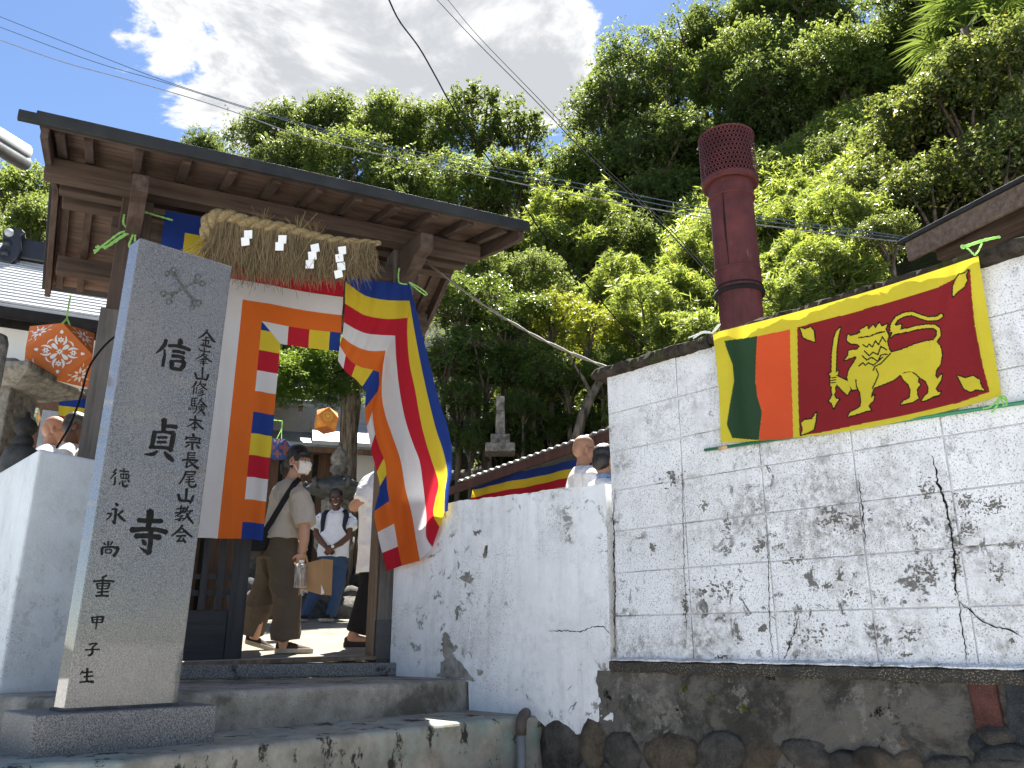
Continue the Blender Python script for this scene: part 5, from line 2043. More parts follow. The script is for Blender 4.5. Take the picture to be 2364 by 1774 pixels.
da = 2 * math.pi / NC
for rI in range(NRW):
    for cI in range(NC):
        a0 = (cI + (.5 if rI % 2 else 0)) * da
        zc_ = hz0 + rh * (rI + .5)
        outer, inner = [], []
        for k in range(8):
            th = 2 * math.pi * k / 8 + math.pi / 8
            ox, oz = math.cos(th), math.sin(th)
            s_ = 1 / max(abs(ox), abs(oz))
            outer.append(cyl(a0 + ox * s_ * da / 2, zc_ + oz * s_ * rh / 2))
            inner.append(cyl(a0 + ox * da * .33, zc_ + oz * rh * .33))
        m.add(outer + inner, [(k, (k + 1) % 8, 8 + (k + 1) % 8, 8 + k) for k in range(8)])
m.build('perforated_cap', 'flue_red', flue, fixn=False)
MB().lathe([(rc * .86, z_cap0 + .01), (rc * .86, z_cap1 - .01)], C_, 32).build('cap_core', 'flue_inside', flue)
m = MB()
m.lathe([(rp * .97, z_cap0 - .002), (rc * .93, z_cap0 - .004), (rc, z_cap0 + .004), (rc, hz0)], C_, 40)
m.build('cap_base', 'flue_red', flue)
MB().lathe([(rc, hz1), (rc * 1.012, hz1 + .004), (rc * 1.012, z_cap1), (rc * .97, z_cap1 + .004), (rc * .2, z_cap1 + .008)], C_, 40).build('cap_lid', 'flue_red', flue)

# ------------------------------------------------------------------ wires
plain('wire_blue', (0.06, 0.08, 0.12), .95, .05)
plain('wire_pale', (0.17, 0.175, 0.185), .95, .05)
plain('wire_black', (0.010, 0.010, 0.012), .95, .05)
plain('cable_grey', (0.20, 0.18, 0.15), .7, .3)


def wire(name, pts, y0, y1, r, mat, label, n=60):
    q = resample([(u, v) for u, v in pts], n)
    P4 = [aty(p.x, p.y, y0 + (y1 - y0) * i / n) for i, p in enumerate(q)]
    m = MB().tube(P4, r, 6)
    o = m.build(name, mat, loc=P4[0], smooth=True)
    return tag(o, label, 'wire', 'overhead wires', 'thing')


wire('overhead_wire', [(-60, 14), (0, 39), (190, 114), (380, 187), (575, 250), (705, 287), (868, 331), (1100, 377), (1386, 434), (1643, 483), (2094, 548)], 9, 6.6, .0045, 'wire_blue', 'uppermost of the three thin wires crossing the left sky')
wire('overhead_wire', [(-60, 40), (0, 63), (217, 143), (380, 191), (575, 253), (705, 292), (868, 338), (1100, 388), (1386, 445), (1643, 494), (2092, 553)], 9, 6.6, .0045, 'wire_blue', 'middle one of the three thin wires crossing the left sky')
wire('overhead_wire', [(-60, 72), (0, 93), (146, 144), (282, 181), (461, 233), (575, 271), (705, 317), (895, 361), (1100, 403), (1329, 451), (1631, 503), (1843, 531), (2089, 560)], 9, 6.6, .0055, 'wire_pale', 'lowest and palest of the three thin wires crossing the left sky')
wire('overhead_cable', [(880, -40), (898, 0), (922, 49), (966, 108), (1004, 174), (1036, 233), (1074, 293), (1129, 369), (1200, 461), (1256, 545), (1301, 596), (1367, 672), (1452, 768), (1500, 800)], 5.5, 9.5, .0075, 'wire_black', 'sagging black cable crossing the cloud and the trees')
wire('guy_wire', [(985, -25), (1009, 0), (1100, 97), (1243, 240), (1374, 377), (1523, 514), (1664, 668)], 9, 5.3, .0048, 'wire_black', 'left one of two thin dark lines right of the black cable')
wire('guy_wire', [(1010, -28), (1034, 0), (1105, 85), (1243, 228), (1374, 366), (1523, 505), (1666, 660)], 9.2, 5.4, .004, 'wire_black', 'right one of two thin dark lines right of the black cable')
tw = thing('twisted_cable', aty(995, 615, 6.4), 'twisted grey cable from the gate eave to the block wall corner', 'cable')
q = resample([(985, 608), (995, 615), (1041, 649), (1084, 682), (1128, 712), (1204, 758), (1243, 780), (1315, 814), (1404, 850)], 80)
for k in range(2):
    P4 = []
    for i, p in enumerate(q):
        b = aty(p.x, p.y, 6.45 + (5.0 - 6.45) * i / 80)
        a = i * .35 + k * math.pi
        P4.append(b + Vector((0, math.cos(a), math.sin(a))) * .006)
    MB().tube(P4, .006, 6).build('strand', 'cable_grey', tw, smooth=True)

# ------------------------------------------------------------------ green raffia ties
t = NT('raffia', .45, .4)
t.color((0.26, 0.52, 0.14))
tr = t.N.new('ShaderNodeBsdfTranslucent')
tr.inputs['Color'].default_value = (0.3, 0.6, 0.15, 1)
ms = t.N.new('ShaderNodeMixShader')
ms.inputs[0].default_value = .35
t.L.new(t.p.outputs[0], ms.inputs[1])
t.L.new(tr.outputs[0], ms.inputs[2])
t.L.new(ms.outputs[0], t.N['Material Output'].inputs[0])
plain('raffia_white', (0.75, 0.78, 0.72), .5, .4)


def ribbon(m, pts, f3, w, n=16):
    """flat tape through pixels; f3 turns a pixel into a point"""
    q = resample(pts, n)
    P4 = [f3(p.x, p.y) for p in q]
    Lp, Rp = [], []
    for i, p in enumerate(P4):
        d = (P4[min(i + 1, n)] - P4[max(i - 1, 0)]).normalized()
        v = (p - EYE).normalized()
        sd_ = d.cross(v).normalized()
        sd_ = (sd_ + v * .5 * math.sin(i * .9)).normalized()
        ww = w * (.55 + .45 * math.sin(i * 1.3 + len(pts)) ** 2)
        Lp.append(p + sd_ * ww)
        Rp.append(p - sd_ * ww)
    m.add(Lp + Rp, [(i, i + 1, n + 2 + i, n + 1 + i) for i in range(n)])


CR1 = lambda x, y: (x / 2.371, 200 + y / 2.371)
gl = lambda t_: (lambda u, v: (lambda sz: GP(sz[0], t_, sz[1]))(g_on(u, v, t_)))
tie = thing('raffia_tie', GP(-1.2, .2, 4.0), 'pale green raffia knot tied round the left gate post', 'ribbon')
m = MB()
f3 = gl(.19)
for pts in ([(720, 790), (660, 800), (590, 850), (545, 885), (515, 915)], [(720, 795), (660, 830), (600, 870), (560, 880), (520, 880)], [(715, 790), (640, 835), (570, 890)], [(735, 790), (720, 830), (705, 870), (712, 880)], [(740, 795), (738, 850)],
            [(680, 700), (675, 750), (700, 775), (725, 780)], [(762, 680), (755, 740), (735, 780)], [(762, 678), (850, 705), (945, 732)], [(545, 885), (525, 895), (510, 900)], [(550, 880), (530, 870)]):
    ribbon(m, [CR1(*p) for p in pts], f3, .009)
m.build('tape', 'raffia', tie, fixn=False)
CR3 = lambda x, y: (900 + x / 4.61, 400 + y / 4.61)
tie = thing('raffia_tie', GP(.9, .2, 3.9), 'pale green raffia loop tied round the right bracket arm', 'ribbon')
m = MB()
f3 = gl(.42)
for pts in ([(100, 1010), (90, 1090), (95, 1165)], [(95, 1165), (140, 1180), (185, 1182)], [(205, 1160), (260, 1190), (330, 1230), (390, 1280), (395, 1300)], [(205, 1165), (270, 1220), (340, 1275), (385, 1303)]):
    ribbon(m, [CR3(*p) for p in pts], f3, .007)
m.build('tape', 'raffia', tie, fixn=False)
wl = lambda o_: (lambda u, v: (lambda sz: WP(sz[0], o_, sz[1]))(w_on(u, v, o_)))
for lab, lists, mt in (('pale green raffia bow at the upper right corner of the lion flag', [[(1800, 250), (1760, 210), (1715, 185), (1720, 205)], [(1800, 250), (1825, 215), (1845, 170)], [(1715, 190), (1760, 180), (1850, 150), (1960, 128)], [(1720, 205), (1800, 175), (1900, 145), (1965, 132)]], 'raffia'),
                      ('frayed green raffia bow where the flag meets the green pole', [[(1960, 1150), (1975, 1180), (1985, 1215)], [(1960, 1150), (1930, 1190), (1890, 1220), (1850, 1228)], [(1970, 1155), (2000, 1180), (2000, 1210)], [(1955, 1160), (1940, 1210), (1905, 1255)], [(1960, 1150), (1990, 1150), (2005, 1175)]], 'raffia'),
                      ('white raffia knot at the upper left corner of the lion flag', [[(130, 745), (70, 735), (10, 760), (-30, 775)], [(130, 745), (60, 745), (0, 780)], [(130, 740), (155, 715), (175, 685)], [(125, 740), (150, 705), (165, 690)]], 'raffia_white')):
    a, b = w_on(*C6(*lists[0][0]), .05)
    tie = thing('raffia_tie', WP(a, .05, b), lab, 'ribbon')
    m = MB()
    for pts in lists:
        ribbon(m, [C6(*p) for p in pts], wl(.075), .005)
    m.build('tape', mt, tie, fixn=False)

# ------------------------------------------------------------------ folded paper lanterns (fourteen faces)
plain('lantern_orange', (0.58, 0.16, 0.042), .7, .2, var=.06)
plain('lantern_white', (0.80, 0.78, 0.76), .8, .1, var=.03)
plain('lantern_ochre', (0.55, 0.20, 0.04), .7, .2, var=.15)
plain('lantern_gold', (0.66, 0.36, 0.06), .7, .2, var=.1)
plain('lantern_blue', (0.022, 0.06, 0.20), .7, .2, var=.15)
plain('lantern_green', (0.05, 0.16, 0.10), .7, .2, var=.15)
plain('lantern_rust', (0.32, 0.10, 0.03), .7, .2, var=.15)


def cubo(name, c, r, rz, tilt, body, patt, bottom, label, style='petal'):
    root = thing(name, Vector(c) - Vector((0, 0, r)), label, 'lantern')
    M = Matrix.Rotation(tilt, 3, 'X') @ Matrix.Rotation(rz, 3, 'Z')
    V = []
    for a in (-1, 1):
        for b in (-1, 1):
            V += [Vector((a, b, 0)), Vector((a, 0, b)), Vector((0, a, b))]
    k = r / math.sqrt(2)
    faces = []
    for ax in range(3):
        for sg in (-1, 1):
            f = [i for i, v in enumerate(V) if abs(v[ax] - sg) < .01]
            faces.append((f, Vector([sg if j == ax else 0 for j in range(3)])))
    for sx in (-1, 1):
        for sy in (-1, 1):
            for sz in (-1, 1):
                n = Vector((sx, sy, sz))
                f = [i for i, v in enumerate(V) if abs(v.dot(n) - 2) < .01]
                faces.append((f, n.normalized()))
    W = [Vector(c) + M @ (v * k) for v in V]
    for f, n in faces:
        cen = sum((V[i] for i in f), Vector()) / len(f)
        x = (V[f[0]] - cen).normalized()
        y = n.cross(x)
        f.sort(key=lambda i: math.atan2((V[i] - cen).dot(y), (V[i] - cen).dot(x)))
        m = MB()
        m.add([W[i] for i in f], [tuple(range(len(f)))])
        isb = n.z < -.9
        fo_ = m.build('face_panel', bottom if isb else body, root, fixn=False)
        if isb or not patt:
            continue
        m = MB()
        cw = Vector(c) + M @ (cen * k + n * .0025)
        X, Y = M @ x, M @ y
        R_ = (V[f[0]] - cen).length * k
        sq = len(f) == 4
        rin = R_ * (.66 if sq else .46)

        def blob(cx, cy, ang, ln, wd, curve=0.0):
            pts = []
            for q_ in range(10):
                th = 2 * math.pi * q_ / 10
                px_, py_ = ln * math.cos(th), wd * math.sin(th) * (1 - .45 * math.cos(th))
                py_ += curve * (px_ / ln) ** 2 * ln
                pts.append((cx + px_ * math.cos(ang) - py_ * math.sin(ang), cy + px_ * math.sin(ang) + py_ * math.cos(ang)))
            m.add([cw + X * a + Y * b for a, b in pts], [tuple(range(10))])
        if style == 'petal':
            if sq:
                for q_ in range(4):
                    a = math.pi / 2 * q_
                    ca, sa = math.cos(a), math.sin(a)
                    for kk in range(6):
                        b = a + 2 * math.pi * kk / 6
                        blob(ca * rin * .62 + math.cos(b) * rin * .10, sa * rin * .62 + math.sin(b) * rin * .10, b, rin * .07, rin * .04)
                    for sg in (-1, 1):
                        blob(ca * rin * .60 - sa * sg * rin * .24, sa * rin * .60 + ca * sg * rin * .24, a + sg * .15, rin * .26, rin * .055, sg * -.35)
                    blob(ca * rin * 1.05, sa * rin * 1.05, a, rin * .10, rin * .075)
                    a2 = a + math.pi / 4
                    blob(math.cos(a2) * rin * .34, math.sin(a2) * rin * .34, a2 + math.pi, rin * .20, rin * .10)
                    blob(math.cos(a2) * rin * .72, math.sin(a2) * rin * .72, a2 + math.pi / 2, rin * .2, rin * .04, .4)
                for kk in range(8):
                    b = math.pi / 4 * kk
                    blob(math.cos(b) * rin * .1, math.sin(b) * rin * .1, b, rin * .07, rin * .03)
            else:
                for kk in range(8):
                    b = math.pi / 4 * kk + math.pi / 2
                    ln = rin * (.33 if kk % 2 == 0 else .25)
                    blob(math.cos(b) * rin * .52, math.sin(b) * rin * .52, b, ln, rin * .12)
                for kk in range(3):
                    b = 2 * math.pi * kk / 3
                    for sg in (-1, 1):
                        blob(math.cos(b + sg * .28) * rin * 1.08, math.sin(b + sg * .28) * rin * 1.08, b + sg * .5, rin * .24, rin * .05, sg * .3)
        else:
            for (cx, cy, rr_) in ([(0, 0, .72)] if style == 'big' else [(0, 0, .55), (.85, 0, .32), (-.85, 0, .32), (0, .85, .32), (0, -.85, .32)]):
                ring = []
                for q_ in range(36):
                    th = 2 * math.pi * q_ / 36
                    ro = rin * rr_ * (1 + .10 * math.cos(th * 9))
                    ring.append((rin * cx + ro * math.cos(th), rin * cy + ro * math.sin(th), rin * cx + ro * .72 * math.cos(th), rin * cy + ro * .72 * math.sin(th)))
                m.add([cw + X * a + Y * b for a, b, _, _ in ring] + [cw + X * a + Y * b for _, _, a, b in ring], [(i, (i + 1) % 36, 36 + (i + 1) % 36, 36 + i) for i in range(36)])
                m.add([cw + X * (rin * cx + rin * rr_ * .45 * math.cos(2 * math.pi * q_ / 12)) + Y * (rin * cy + rin * rr_ * .45 * math.sin(2 * math.pi * q_ / 12)) for q_ in range(12)], [tuple(range(12))])
        m.build('paper_cutout', patt, fo_, fixn=False)
    return root, Vector(c)


lcn = aty(138, 826, 6.45)
root, cc_ = cubo('paper_lantern', lcn, .335, R(28), R(6), 'lantern_orange', 'lantern_white', 'lantern_white', 'orange paper lantern with white cutouts hanging at the left eave')
m = MB()
fy_ = lambda u, v: aty(u, v, 6.40)
CR5 = lambda x, y: (x / 2.964, 540 + y / 2.964)
for pts in ([(485, 420), (470, 490), (458, 580)], [(458, 580), (420, 620), (385, 650), (330, 655), (325, 665)], [(458, 580), (475, 620), (490, 665)], [(330, 650), (360, 645), (395, 645)]):
    ribbon(m, [CR5(*p) for p in pts], fy_, .010)
m.build('hanger', 'raffia', root, fixn=False)
lc2 = aty(753, 972, 9.0)
root, _ = cubo('paper_lantern', lc2, .165, R(20), R(-12), 'lantern_ochre', 'lantern_gold', 'lantern_rust', 'small orange paper lantern with a gold ring hanging before the tree', 'big')
MB().tube([lc2 + Vector((0, 0, .15)), lc2 + Vector((.02, .1, .9))], .003, 5).build('string', 'wire_black', root)
lc3 = aty(645, 1038, 9.2)
root, _ = cubo('paper_lantern', lc3, .150, R(50), R(0), 'lantern_blue', 'lantern_rust', 'lantern_blue', 'small blue paper lantern with brown rings behind the woman', 'rings')
m = MB()
f3 = lambda u, v: aty(u, v, 9.15)
C8 = lambda x, y: (600 + x / 4.61, 880 + y / 4.61)
for pts in ([(180, 615), (228, 510), (240, 425)], [(230, 615), (232, 500), (238, 420)], [(130, 412), (185, 420), (242, 425)]):
    ribbon(m, [C8(*p) for p in pts], f3, .006)
m.build('hanger', 'raffia', root, fixn=False)
lc4 = aty(62, 965, 9.5)
root, _ = cubo('paper_lantern', lc4, .17, R(15), R(10), 'lantern_green', 'lantern_ochre', 'lantern_green', 'green patterned paper lantern behind the dark stone finial', 'rings')
MB().tube([lc4 + Vector((0, 0, .16)), lc4 + Vector((0, 0, .55))], .003, 5).build('string', 'raffia', root)

# ------------------------------------------------------------------ left temple hall
t = NT('slate_pale', .45, .5)
n = t.N.new('ShaderNodeTexBrick')
c = t.mix(t.rng(t.noise(2, 4, .6), .3, .7), (0.33, 0.335, 0.345), (0.45, 0.455, 0.465))
t.color(c)
plain('tile_black', (0.016, 0.017, 0.022), .35, .5, var=.3)
plain('plaster_clean', (0.70, 0.69, 0.66), .85, .2, var=.05, scale=3)
plain('timber_black', (0.014, 0.012, 0.011), .7, .2, var=.4)
m_wood('hall_brown', 'z', (0.065, 0.036, 0.024), (0.16, 0.095, 0.062))
plain('glass_dark', (0.03, 0.035, 0.04), .1, .6)
plain('door_grey', (0.30, 0.33, 0.36), .6, .3)
LP0 = aty(100, 735, 12.5)
hallL = thing('temple_hall', (LP0.x, LP0.y, court(LP0.x, LP0.y)), 'white walled temple hall with pale slate roof behind the left wall', 'building')


def LPt(s, t_, z):
    p = Vector((LP0.x, LP0.y, 0)) + gX * s + gN * t_
    return Vector((p.x, p.y, z))


def l_on(u, v, t_):
    p = onpl(u, v, Vector((LP0.x, LP0.y, 0)) + gN * t_, gN)
    return (p - Vector((LP0.x, LP0.y, 0))).dot(gX), p.z


def lbox(name, s0, s1, t0, t1, z0, z1, mat, parent=hallL, bevel=.01):
    m = MB()
    m.hexa([LPt(s, t_, z) for s in (s0, s1) for t_ in (t0, t1) for z in (z0, z1)])
    return m.build(name, mat, parent, bevel=bevel)


ez = l_on(100, 722, .6)[1]
_zr = l_on(60, 612, -2.0)[1]
rzz = ez + (_zr - ez) / 2.6 * 3.6 - .2
S0L, S1L = -7.0, 2.6
roofL = MB()
roofL.hexa([LPt(s, t_, z) for s in (S0L, S1L) for (t_, za, zb2) in ((.6, ez, ez + .06), (-3.0, rzz + .2, rzz + .26)) for z in (za, zb2)])
rf = roofL.build('roof', 'slate_pale', hallL)
nrow = 22
for i in range(nrow):                                    # slate courses, stepped
    f0, f1 = i / nrow, (i + 1) / nrow
    m = MB()
    t0, t1 = .62 - 3.6 * f0, .62 - 3.6 * f1
    za, zb2 = ez + .065 + (rzz + .2 - ez) * f0, ez + .065 + (rzz + .2 - ez) * f1
    m.hexa([LPt(s, t_, z) for s in (S0L, S1L) for (t_, z0, z1) in ((t0, za - .004, za + .030), (t1 - .01, zb2 - .004, zb2 + .006)) for z in (z0, z1)])
    m.build('slate_course', 'slate_pale', rf)
lbox('eave_board', S0L, S1L, .50, .64, ez - .16, ez - .005, 'timber_black')
lbox('wall', S0L, S1L, -.15, 0, 1.4, ez + .25, 'plaster_clean')
for s in (-3.2, -1.55, .1, 1.75):
    lbox('wall_post', s - .09, s + .09, -.1, .04, 1.4, ez + .2, 'timber_black')
for z in (ez - .95, ez - .06, 2.6):
    lbox('wall_beam', S0L, S1L, -.1, .03, z - .08, z + .08, 'timber_black')
lbox('veranda_wall', S0L, S1L, -.1, .06, 1.4, ez - 1.0, 'hall_brown')
lbox('lower_eave', S0L, S1L, .02, .7, ez - 1.1, ez - 1.02, 'slate_pale')
s_, z_ = l_on(140, 1000, .1)
lbox('window', s_ - .3, s_ + .28, .06, .08, z_ - .5, z_ + .35, 'door_grey')
# ridge with its end ornament
ra, za = l_on(45, 595, -2.0)
lbox('ridge', ra, S1L, -2.35, -1.75, za - .12, za + .30, 'tile_black', bevel=.04)
om = MB()
ou, ov = l_on(26, 578, -1.7)
prof = [(-.20, -.28), (-.10, -.34), (.06, -.34), (.14, -.22), (.17, 0), (.13, .22), (.20, .30), (.12, .36), (-.10, .36), (-.16, .22), (-.13, 0), (-.20, -.18)]
om.prism([LPt(ou + a, -1.5, ov + b) for a, b in prof], -gN * .7)
om.build('ridge_ornament', 'tile_black', hallL, bevel=.03)
for k in range(3):
    m = MB()
    m.tube([LPt(ou - .06, -1.46, ov + .24 - .2 * k), LPt(ou - .06, -2.1, ov + .24 - .2 * k)], .075, 10)
    m.build('ornament_roll', 'slate_pale' if k == 0 else 'tile_black', hallL, smooth=True)

# striped banner hung on the hall
def stripes(name, corners, label, parent=None, mits=True, cols=(BLUE, YEL, RED, WHI, ORA), n=24):
    """flat banner from four world corners TL TR BR BL with horizontal stripes"""
    TL, TR, BR, BL = [Vector(c) for c in corners]
    th = thing(name, BL, label, 'flag')
    m = MB()
    for k, cI in enumerate(cols):
        f0, f1 = k / len(cols), (k + 1) / len(cols)

        def fn(a, b, f0=f0, f1=f1):
            f = f0 + (f1 - f0) * b
            p = TL.lerp(TR, a).lerp(BL.lerp(BR, a), f)
            nrm = (TR - TL).cross(BL - TL).normalized()
            return p + nrm * (.02 * math.sin(a * 17 + f * 3) + .01 * math.sin(a * 41))
        m.grid(n, 4, fn, cI)
    m.build('cloth', CL, th, smooth=True, fixn=False)
    return th


stripes('striped_banner', [LPt(*l_on(136, 912, .75)[:1], .75, l_on(136, 912, .75)[1]), LPt(l_on(330, 940, .75)[0], .75, l_on(330, 940, .75)[1]), LPt(l_on(330, 1060, .75)[0], .75, l_on(330, 1060, .75)[1]), LPt(l_on(133, 1030, .75)[0], .75, l_on(133, 1030, .75)[1])],
        'striped banner hanging on the left temple hall above two men')

# stone things at the far left
t = NT('stone_weathered', .9, .2)
c = t.mix(t.rng(t.noise(18, 6, .7), .35, .65), (0.10, 0.095, 0.082), (0.30, 0.275, 0.235))
c = t.mix(t.rng(t.noise(4, 5, .65, loc=(3, 1, 2)), .5, .66), c, (0.06, 0.058, 0.05))
t.color(c)
t.bump(t.noise(70, 5, .7), .6, .01)
plain('stone_dark', (0.035, 0.035, 0.034), .8, .25, var=.5, scale=14, bump=.6)
plain('stone_lantern_cap', (0.065, 0.068, 0.066), .75, .3, var=.5, scale=10, bump=.6)
pa_ = aty(-4, 770, 5.4)
pst = thing('stone_post', (pa_.x, pa_.y, 1.3), 'grey granite post with a rounded top at the left picture edge', 'stone post')
MB().lathe([(.10, 1.3), (.10, pa_.z - .06), (.085, pa_.z - .015), (.05, pa_.z)], (pa_.x - .03, pa_.y, 0), 20).build('post', 'stone_weathered', pst, smooth=True)
la = aty(20, 1000, 6.3)
lz = [aty(20, v, 6.3).z for v in (843, 868, 905, 1050)]
ln = thing('stone_shrine', (la.x, la.y, 1.4), 'pale granite shrine with an overhanging stone roof at the left edge', 'stone lantern')
m = MB()
m.loft([[Vector((la.x - .1 + a * w, la.y + b * w, z)) for a, b in ((-1, -1), (1, -1), (1, 1), (-1, 1))] for w, z in ((.24, lz[2] - .02), (.42, lz[2] + .06), (.43, lz[2] + .12), (.26, lz[1]), (.12, lz[0] + .02))])
m.build('roof_stone', 'stone_weathered', ln, bevel=.02, bseg=3)
m = MB()
m.box((la.x - .12, la.y, (1.4 + lz[2]) / 2), (1, 0, 0), (0, 1, 0), UZ, (.19, .19, (lz[2] - 1.4) / 2))
m.build('body', 'stone_weathered', ln, bevel=.015)
fa = aty(50, 1040, 6.0)
k6 = 6.0 / FPX * 1.0
fn_ = thing('stone_finial', (fa.x, fa.y, 1.35), 'dark onion shaped stone finial over the left white wall', 'stone lantern')
MB().lathe([(.12, fa.z - .35), (.13, fa.z - .10), (.11, fa.z + .0), (.07, fa.z + .03)], (fa.x, fa.y, 0), 24).build('cap_stone', 'stone_lantern_cap', fn_, smooth=True)
MB().lathe([(.055, fa.z + .02), (.075, fa.z + .06), (.06, fa.z + .10), (.05, fa.z + .115), (.078, fa.z + .15), (.080, fa.z + .19), (.06, fa.z + .225), (.022, fa.z + .25), (.012, fa.z + .29)], (fa.x + .0, fa.y, 0), 24).build('jewel', 'stone_dark', fn_, smooth=True)
MB().lathe([(.16, 1.3), (.14, fa.z - .34)], (fa.x, fa.y, 0), 16).build('shaft', 'stone_weathered', fn_, smooth=True)

# white gutter end at the left
plain('white_plastic', (0.66, 0.68, 0.70), .35, .5, var=.05)
plain('galvanised', (0.24, 0.25, 0.25), .45, .5, metallic=.5, var=.3)
ga, gb = aty(-90, 262, 4.9), aty(58, 352, 5.55)
ga = gb + (ga - gb) * 9
gut = thing('white_gutter', ga, 'white rounded gutter ending at the upper left of the gate roof', 'gutter')
MB().tube([ga, gb], .062, 20).build('pipe', 'white_plastic', gut, smooth=True)
off = Vector((.015, 0, -.10))
m = MB()
m.tube([ga + off, gb + off], .055, 16)
m.build('lower_channel', 'galvanised', gut, smooth=True)
# black lead down the left post
CR2 = lambda x, y: (x / 1.797, 850 + y / 1.797)
q = resample([(275, 770), (240, 800), (205, 850), (185, 920), (160, 985), (130, 1035)], 30)
P4 = [aty(p.x, p.y, 4.75) for p in q]
o = MB().tube(P4, .006, 6).build('black_lead', 'wire_black', loc=P4[-1], smooth=True)
tag(o, 'black electric lead hanging beside the left gate post', 'cable', kind='thing')

# ------------------------------------------------------------------ halls seen through the gate
hc = aty(720, 1100, 15.0)
hallC = thing('wooden_hall', (hc.x, hc.y, court(hc.x, 13)), 'brown wooden hall with grey eaves seen through the gate opening', 'building')
hx = Vector((math.sin(R(75)), math.cos(R(75)), 0))
hn = Vector((math.cos(R(75)), -math.sin(R(75)), 0))


def h_on(u, v, t_):
    p = onpl(u, v, Vector((hc.x, hc.y, 0)) + hn * t_, hn)
    return (p - Vector((hc.x, hc.y, 0))).dot(hx), p.z


def HP(s, t_, z):
    p = Vector((hc.x, hc.y, 0)) + hx * s + hn * t_
    return Vector((p.x, p.y, z))


def hbox(name, s0, s1, t0, t1, z0, z1, mat, bevel=.01):
    m = MB()
    m.hexa([HP(s, t_, z) for s in (s0, s1) for t_ in (t0, t1) for z in (z0, z1)])
    return m.build(name, mat, hallC, bevel=bevel)


plain('roof_grey', (0.22, 0.235, 0.24), .5, .5, var=.25, scale=8)
e1 = h_on(700, 1032, .9)[1]
hbox('wall', -4, 1.8, -.2, 0, 1.5, e1 + .1, 'hall_brown')
for k in range(9):
    hbox('wall_batten', -3.6 + .6 * k, -3.52 + .6 * k, 0, .03, 1.5, e1 + .05, 'timber_black', .004)
m = MB()
m.hexa([HP(s, t_, z) for s in (-4.2, 2.0) for (t_, z0) in ((.95, e1), (-.6, e1 + .55)) for z in (z0, z0 + .07)])
m.build('lower_roof', 'roof_grey', hallC)
hbox('fascia', -4.2, 2.0, .93, .97, e1 - .10, e1 + .0, 'hall_brown')
e2 = h_on(660, 960, .2)[1]
m_whitewall('plaster_stained', .8, 0, (0.42, 0.41, 0.38), .45, 1.0)
hbox('upper_wall', -4, 1.2, -1.2, -.65, e1 + .3, e2 + 1.3, 'plaster_stained')
m = MB()
sA, zA = h_on(610, 985, .8)
sB, zB = h_on(720, 955, .8)
m.hexa([HP(s, t_, z + (0 if t_ > 0 else .8)) for (s, z) in ((-4.5, zB + .1), (sB, zB + .1)) for t_ in (.9, -.9) for z in (z, z + .10)])
m.build('upper_roof', 'roof_grey', hallC)
for k in range(14):
    s = -4.3 + .33 * k
    if s < sB:
        m = MB()
        m.hexa([HP(ss, t_, zB + .1 + dz + (0 if t_ > 0 else .8)) for ss in (s, s + .08) for t_ in (.85, -.85) for dz in (-.09, -.01)])
        m.build('rafter', 'hall_brown', hallC)
hbox('ridge_ornament', sB - .25, sB + .02, .3, .7, zB + .26, zB + .52, 'tile_black', .06)
# right wing roof, sunlit
m = MB()
sC, zC = h_on(800, 1010, .6)
m.hexa([HP(s, t_, z + (0 if t_ > .5 else .75)) for s in (sC - .6, sC + 2.2) for t_ in (1.0, -.6) for z in (zC - .25, zC - .18)])
m.build('wing_roof', 'slate_pale', hallC)
hbox('wing_wall', sC + .1, sC + 2, -.1, .1, 1.5, zC - .2, 'plaster_clean')

# tall stone lantern behind the smiling man
sc0 = aty(776, 1180, 11.9)
sl_ = thing('stone_lantern', (sc0.x, sc0.y, court(sc0.x, 11.2)), 'large stone lantern with a curled cap behind the smiling man', 'stone lantern')
zz = lambda v: aty(776, v, 11.9).z
kk = 11.9 * .985 / FPX
cx_, cy_ = sc0.x, sc0.y
MB().lathe([(4 * kk, zz(1024)), (6 * kk, zz(1036)), (16 * kk, zz(1046)), (21 * kk, zz(1058)), (20 * kk, zz(1070)), (15 * kk, zz(1074)), (21 * kk, zz(1080)), (21 * kk, zz(1090)), (14 * kk, zz(1094)), (15 * kk, zz(1104))][::-1], (cx_, cy_, 0), 24).build('jewel', 'stone_weathered', sl_, smooth=True)
m = MB()
rings = []
for (r_, v) in ((30, 1158), (66, 1140), (70, 1132), (58, 1124), (44, 1112), (20, 1102), (10, 1100)):
    ring = []
    for i in range(36):
        a = 2 * math.pi * i / 36
        lift = .5 + .5 * math.cos(6 * a)
        rad = r_ * kk * (1 + (.10 * lift if r_ > 50 else 0))
        ring.append(Vector((cx_ + rad * math.cos(a), cy_ + rad * math.sin(a), zz(v) + (.05 * lift ** 3 if r_ > 50 else 0))))
    rings.append(ring)
m.loft(rings)
m.build('cap', 'stone_lantern_cap', sl_, smooth=True)
for i in range(6):
    a = 2 * math.pi * i / 6
    p = Vector((cx_ + 76 * kk * math.cos(a), cy_ + 76 * kk * math.sin(a), zz(1128)))
    d = Vector((math.cos(a), math.sin(a), 0))
    m = MB()
    m.tube([p - d * .06 - UZ * .03, p, p + UZ * .05 + d * .03, p + UZ * .08 - d * .0, p + UZ * .05 - d * .03], [.045, .042, .036, .03, .02], 10)
    m.build('curl', 'stone_lantern_cap', sl_, smooth=True)
MB().lathe([(34 * kk, zz(1240)), (37 * kk, zz(1150))], (cx_, cy_, 0), 6).build('light_chamber', 'stone_weathered', sl_)
MB().lathe([(24 * kk, 1.5), (24 * kk, zz(1300)), (46 * kk, zz(1262)), (46 * kk, zz(1240))], (cx_, cy_, 0), 24).build('shaft', 'stone_weathered', sl_, smooth=True)

